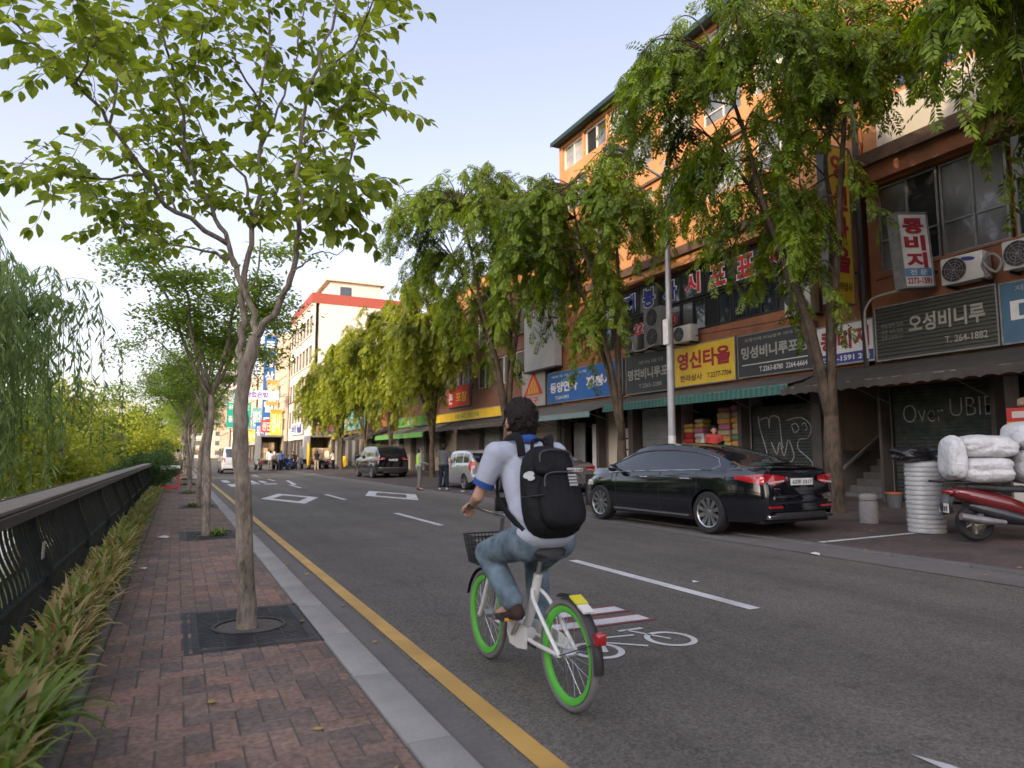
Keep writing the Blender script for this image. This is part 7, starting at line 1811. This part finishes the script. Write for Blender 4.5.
sB = side_tree('third pavement tree leaning behind the second one', 9, 5.3, 2.35, 1.7, 9500, (.1,-.1)); sB.location = (TREE_X, TREES_Y[2], .06)
for i, (src, ty, a, s, lab) in enumerate(((sA, TREES_Y[3], 2.1, 1.0, 'fourth pavement tree in the line along the kerb'), (sB, TREES_Y[4], 3.6, 1.02, 'fifth pavement tree in the line along the kerb'), (sA, TREES_Y[5], 4.4, 1.0, 'sixth pavement tree in the line along the kerb'), (sB, TREES_Y[6], 1.2, 1.05, 'seventh pavement tree in the line along the kerb'), (sA, 52.5, .6, 1.05, 'eighth pavement tree in the line along the kerb'), (sB, 59.4, 5.2, 1., 'ninth and farthest pavement tree along the kerb'))):
    dup(src, (TREE_X+rnd.uniform(-.08,.06), ty, .06), a, lab, scale=s)

# ---------------- drooping pinnate trees in front of the shops
def pinnate(lv, p, d, q, ln, npair, ll, lw):
    """compound leaf hanging from its rachis"""
    v = d.normalized(); pts = [p]; st = ln/npair
    for k in range(npair): v = (v+V((0,0,-.16))+rv(q)*.05).normalized(); pts.append(pts[-1]+v*st)
    s0 = v.cross(V((0,0,1))); s0 = s0.normalized() if s0.length > .1 else rv(q).cross(v).normalized()
    a = q.uniform(-.5,.5)
    for k in range(1, npair+1):
        ax = (pts[k]-pts[k-1]).normalized(); s = ax.cross(V((0,0,1))); s = s.normalized() if s.length > .15 else s0
        n = s.cross(ax); s = (s*math.cos(a)+n*math.sin(a)).normalized(); n = s.cross(ax)
        z = ll*(.75+.5*math.sin(PI*k/(npair+1)))
        for sg in (-1, 1): dd = (s*sg+ax*.75-n*.15+V((0,0,-.30))+rv(q)*.15).normalized(); kite(lv, pts[k], dd, n, z*q.uniform(.85,1.1), lw)
    kite(lv, pts[-1], v, s0.cross(v), ll, lw)
def pagoda(label, seed, leafm, nspray, perspray, H=10.4, rad=2.8, fork=2.35, r0=.19, ll=.085, lw=.034, drop=1.6, nclump=15, cz=.74, off=(0,0), skip=None):
    t = thing('street_tree', label, 'tree', (0,0,0)); q = random.Random(seed); b = MB(m_bark2); lv = MB(leafm)
    T = cr([(0,0,-.1), (q.uniform(-.04,.04),q.uniform(-.04,.04),.8), (q.uniform(-.07,.07),q.uniform(-.07,.07),1.6), (0,0,fork)], 4)
    b.tube(T, [r0*(1.35 if k == 0 else 1.)*(1-.40*(k/(len(T)-1))**1.5)*(1+q.uniform(-.04,.04)) for k in range(len(T))], 14)
    L_ = []
    nl = 4; off = V((off[0], off[1], 0))
    for i in range(nl):
        a = 2*PI*(i+q.uniform(-.2,.2))/nl+seed; out = rad*q.uniform(.35,.7); top = H*q.uniform(.72,.86); P = [V((0,0,fork-.55))]
        for k in range(1, 6): u = k/5; P.append(V((math.cos(a)*out*u**1.1, math.sin(a)*out*u**1.1, lerp(fork-.1, top, u**.9)))+off*u*.85+rv(q)*.16*u)
        C = cr(P, 3); b.tube(C, [lerp(r0*.56, .03, (k/(len(C)-1))**.75) for k in range(len(C))], 9); L_.append(C)
    c = V((0,0,H*cz))+off; rz = H-c.z
    cl = []
    while len(cl) < nclump:                     # the crown is made of clumps with gaps between them
        v = rv(q)
        if v.z > -.30 and all((v-o).length > .38 for o in cl): cl.append(v)
    wts = [q.uniform(.6,1.4) for _ in cl]
    for i in range(nspray):
        v = (q.choices(cl, wts)[0]+V((q.gauss(0,.15), q.gauss(0,.15), q.gauss(0,.12)))); v = v.normalized()
        e = c+V((v.x*rad, v.y*rad, v.z*rz))*q.uniform(.52,1.0)
        if i % 4 == 0:                          # sprays low on the limbs, hanging round the trunk
            Cq = q.choice(L_); pq_ = Cq[q.randint(6, len(Cq)-3)]; v = rv(q, .3); e = pq_+V((v.x, v.y, .25+abs(v.z)))*q.uniform(.35,.95)
        if skip and skip((e.x*.899-e.y*.438), e.z): continue
        C = L_[min(range(nl), key=lambda k: min((p-e).length for p in L_[k][5:]) + q.uniform(0,.5))]; st = min(C[5:], key=lambda p: (p-e).length+q.uniform(0,1.5))
        mid = st.lerp(e, .5)+V((0,0,.35*q.random())); dr = drop*q.uniform(.4,1.25)*(1. if v.z < .6 else .6); o = V((v.x, v.y, 0)); o = o.normalized() if o.length > .05 else V((1,0,0))
        P = cr([st, mid, e, e+o*q.uniform(.15,.5)+V((0,0,-dr*.4)), e+o*q.uniform(.2,.7)+V((0,0,-dr))], 4)
        b.tube(P, [lerp(.022, .004, k/(len(P)-1)) for k in range(len(P))], 5)
        n = len(P)
        for k in range(perspray):
            f = lerp(.28, 1., (k+q.random())/perspray)*(n-1); j = min(n-2, int(f)); p = P[j].lerp(P[j+1], f-j); ax = (P[j+1]-P[j]).normalized()
            d = (ax*.25+rv(q, .5)*.9+V((0,0,-.35))+o*.25).normalized(); pinnate(lv, p, d, q, q.uniform(.30,.50), 6, ll, lw)
    b.build('trunk', t, 180); lv.build('leaves', t); return t
pA = pagoda('large street tree with drooping feathery leaves between the black saloon and the stair entrance', 3, lf_pag, 225, 24, 11.3, 3.2, 2.3, .20, .12, .046, 1.25, nclump=16, cz=.77, off=(-.95,.6), skip=lambda s_, z: (s_ > .1 and z < 9.0) or (s_ < -2.1 and z < 8.)); pA.location = (12.3, 9.92, fz(12.3)-.02)
pB = pagoda('street tree with drooping dark crown beside the yellow crates', 5, lf_pag, 180, 24, 10.9, 2.75, 2.2, .17, .13, .052, 1.7, nclump=14, cz=.73, off=(-.9,.5), skip=lambda s_, z: s_ > -.2 and z < 8.2); pB.location = (12.3, 17.5, fz(12.3)-.02)
pC = pagoda('street tree with drooping crown behind the cyclist', 8, lf_pag2, 190, 28, 11.0, 2.8, 2.1, .16, .14, .052, 2.0, nclump=14, cz=.69, off=(-.8,.2)); pC.location = (12.3, 34.9, fz(12.3)-.02)
dup(pB, (12.5, 2.7, fz(12.3)-.02), -.45, 'street tree at the right edge whose branches hang over the dusty windows', scale=1.09)
dup(pA, (12.35, 25.7, fz(12.3)-.02), .55, 'broad dark street tree before the blank pale billboard', scale=1.17)
dup(pC, (12.2, 42.6, fz(12.3)-.02), .9, 'yellow green street tree behind the black off-roader', scale=1.0)
dup(pC, (12.3, 49.5, fz(12.3)-.02), -.7, 'bright street tree before the grey shop building', scale=.95)
dup(pC, (12.1, 56.6, fz(12.3)-.02), .4, 'bright street tree nearest to the box trucks', scale=.95)
dup(pC, (12.9, 68.5, fz(12.3)-.02), 5.1, 'far street tree beyond the right truck', scale=.9)

# ---------------- willows over the stream and the sunny growth behind the railing
m_wst = M('willow_stem', (.14,.18,.06), .7)
def willow(label, loc, seed, H, rad, ns, leafn, top=None):
    t = thing('willow_tree', label, 'tree', loc); q = random.Random(seed); b = MB(m_bark3); lv = MB(lf_wil)
    T = cr([(0,0,-.2), (.1,.05,H*.25), (-.05,.1,H*.5)], 4); b.tube(T, [lerp(.2,.13,k/(len(T)-1)) for k in range(len(T))], 10)
    L_ = []
    for i in range(7):
        a = 2*PI*i/7+q.uniform(-.3,.3); out = rad*q.uniform(.45,.85); P = [V(T[-1]), V((math.cos(a)*out*.35, math.sin(a)*out*.35, H*.72)), V((math.cos(a)*out*.75, math.sin(a)*out*.75, H*q.uniform(.86,.97))), V((math.cos(a)*out, math.sin(a)*out, H*q.uniform(.85,.99)))]
        C = cr(P, 4); b.tube(C, [lerp(.07,.012,k/(len(C)-1)) for k in range(len(C))], 7); L_.append(C)
    for i in range(ns):
        C = q.choice(L_); p = C[q.randint(4, len(C)-1)]; v = rv(q, .3); e = p+V((v.x, v.y, abs(v.z)))*rad*q.uniform(.1,.55); dr = H*q.uniform(.22,.62); dr *= q.choice((.3,.45,.6,.75,.95)); P = cr([p, p.lerp(e, .6)+V((0,0,.15)), e+V((0,0,-.25)), e+V((v.x*.15+q.uniform(-.1,.1), v.y*.15+q.uniform(-.1,.1), -dr*.55)), e+V((v.x*.12+.08, v.y*.1, -dr))], 4)
        b.tube(P, [.005]*len(P), 3, m_wst); n = len(P)
        for k in range(leafn):
            f = lerp(.2, 1., (k+q.random())/leafn)*(n-1); j = min(n-2, int(f)); a = P[j].lerp(P[j+1], f-j); d = V((q.uniform(-.8,.8), q.uniform(-.8,.8), -1.)).normalized(); kite(lv, a+rv(q)*.05, d, rv(q), q.uniform(.15,.28), .042)
    b.build('trunk', t, 180); lv.build('leaves', t); return t
willow('large weeping willow hanging behind the near end of the railing', (-5.1, 13.6, -4.5), 2, 9.6, 3.1, 1000, 44)
willow('second weeping willow behind the middle of the railing', (-6.4, 21.5, -4.5), 6, 9.9, 2.9, 600, 36)
def bushy(name, label, loc, seed, H, rad, n, leaf, lm, group=None, clump=26, base=.12):
    """crown of leaf clumps with gaps, on a trunk"""
    t = thing(name, label, 'tree' if 'tree' in name else 'shrub', loc, group=group); q = random.Random(seed); b = MB(m_bark3); lv = MB(lm)
    b.tube(cr([(0,0,-.1), (.1,0,H*.3), (0,.1,H*.75)], 3), [.14*H/6,.12*H/6,.11*H/6,.1*H/6,.08*H/6,.06*H/6,.03*H/6], 8)
    cs = []
    for i in range(clump):
        v = rv(q); u = q.uniform(.35,1.); c = V((v.x*rad*u, v.y*rad*u, H*(base+(1-base)*.52)+v.z*H*(1-base)*.46*u)); cs.append((c, q.uniform(.22,.42)*rad)); b.tube([V((0,0,max(.1, min(H*.7, c.z-.5)))), c], [.03,.008], 4)
    for k in range(n):
        c, r = q.choice(cs); v = rv(q)*r*q.random()**.45; v.z *= .75; kite(lv, c+v, (rv(q)+V((0,0,-.3))).normalized(), rv(q), leaf*q.uniform(.6,1.3), leaf*.55)
    b.build('trunk', t, 180); lv.build('leaves', t); return t
g_ = 'sunny trees beyond the stream'
bA = bushy('bank_tree', 'sunny yellow green tree right of the willows', (-4.2, 33., -4.4), 1, 9.2, 3.2, 9000, .22, lf_yel)
bB = bushy('bank_tree', 'mid green tree on the stream bank behind the willows', (-9.5, 30., -4.4), 2, 10.6, 3.8, 9000, .24, lf_mid)
for i, (src, x, y, a, s, lab) in enumerate(((bB, -7., 43., 2., 1.1, 'second green tree on the bank beyond the willows'), (bB, -14., 40., 1., 1.05, 'mid green tree across the stream at the left edge'), (bA, -3.8, 52., 4., 1.05, 'third sunny tree along the stream'), (bB, -11.5, 55., 5., 1.2, 'tall green tree across the stream'), (bB, -18., 29., 3., 1.05, 'green tree far left across the stream'), (bB, -4.5, 66., 2.6, 1.15, 'green tree where the railing ends'), (bA, -3.6, 84., 1.1, 1.3, 'sunny tree far along the stream'), (bA, -11., 75., 3.3, 1.3, 'far sunny tree beyond the stream bend'), (bB, -24., 52., .7, 1.1, 'hazy green tree on the far bank'), (bB, -27., 36., 5.7, 1.0, 'green tree on the far bank at the left edge'), (bA, -2.8, 110., 2.2, 1.35, 'yellow tree over the far end of the pavement'), (bB, 1.5, 150., .3, 1.5, 'green tree at the very end of the pavement'), (bA, -9, 130., 2.9, 1.5, 'yellow tree far behind the green one'))):
    dup(src, (x, y, -4.4 if x < -1.5 and y < 100 else -2.), a, lab, scale=s)
for i, (y, s, lab) in enumerate(((26.6,1.,'near clipped hedge bush where the railing ends'), (28.6,1.05,'second hedge bush along the pavement'), (30.7,1.1,'third hedge bush along the pavement'), (33.,1.1,'fourth hedge bush along the pavement'), (35.6,1.15,'fifth hedge bush along the pavement'), (38.4,1.2,'sixth hedge bush along the pavement'))):
    if i == 0: hB = bushy('hedge_bush', lab, (-.95, y, .06), 31, 1.25, .95, 5200, .07, lf_hed, clump=30, base=.02)
    else: dup(hB, (-1.0+rnd.uniform(-.1,.1), y, .06), rnd.uniform(0,6), lab, scale=s)
# grass tufts round the pavement tree bases
tg = None
q = random.Random(2)
for ty in TREES_Y[1:6]:
    for k in range(3):
        if tg is None:
            bb, _ = blade_plant('g', 30, .1, 77, .16); tg = o = tag(bb.build('grass_tuft', None, 80), 'small green grass tuft at the foot of a pavement tree', 'grass tuft', 'grass tufts at the tree bases')
        else: o = tg.copy(); COL.objects.link(o)
        a = q.uniform(0,6.28); o.location = (TREE_X+.17*math.cos(a), ty+.17*math.sin(a), .05); o.rotation_euler = (0,0,q.uniform(0,6))
bpy.data.scenes.remove(TMP)
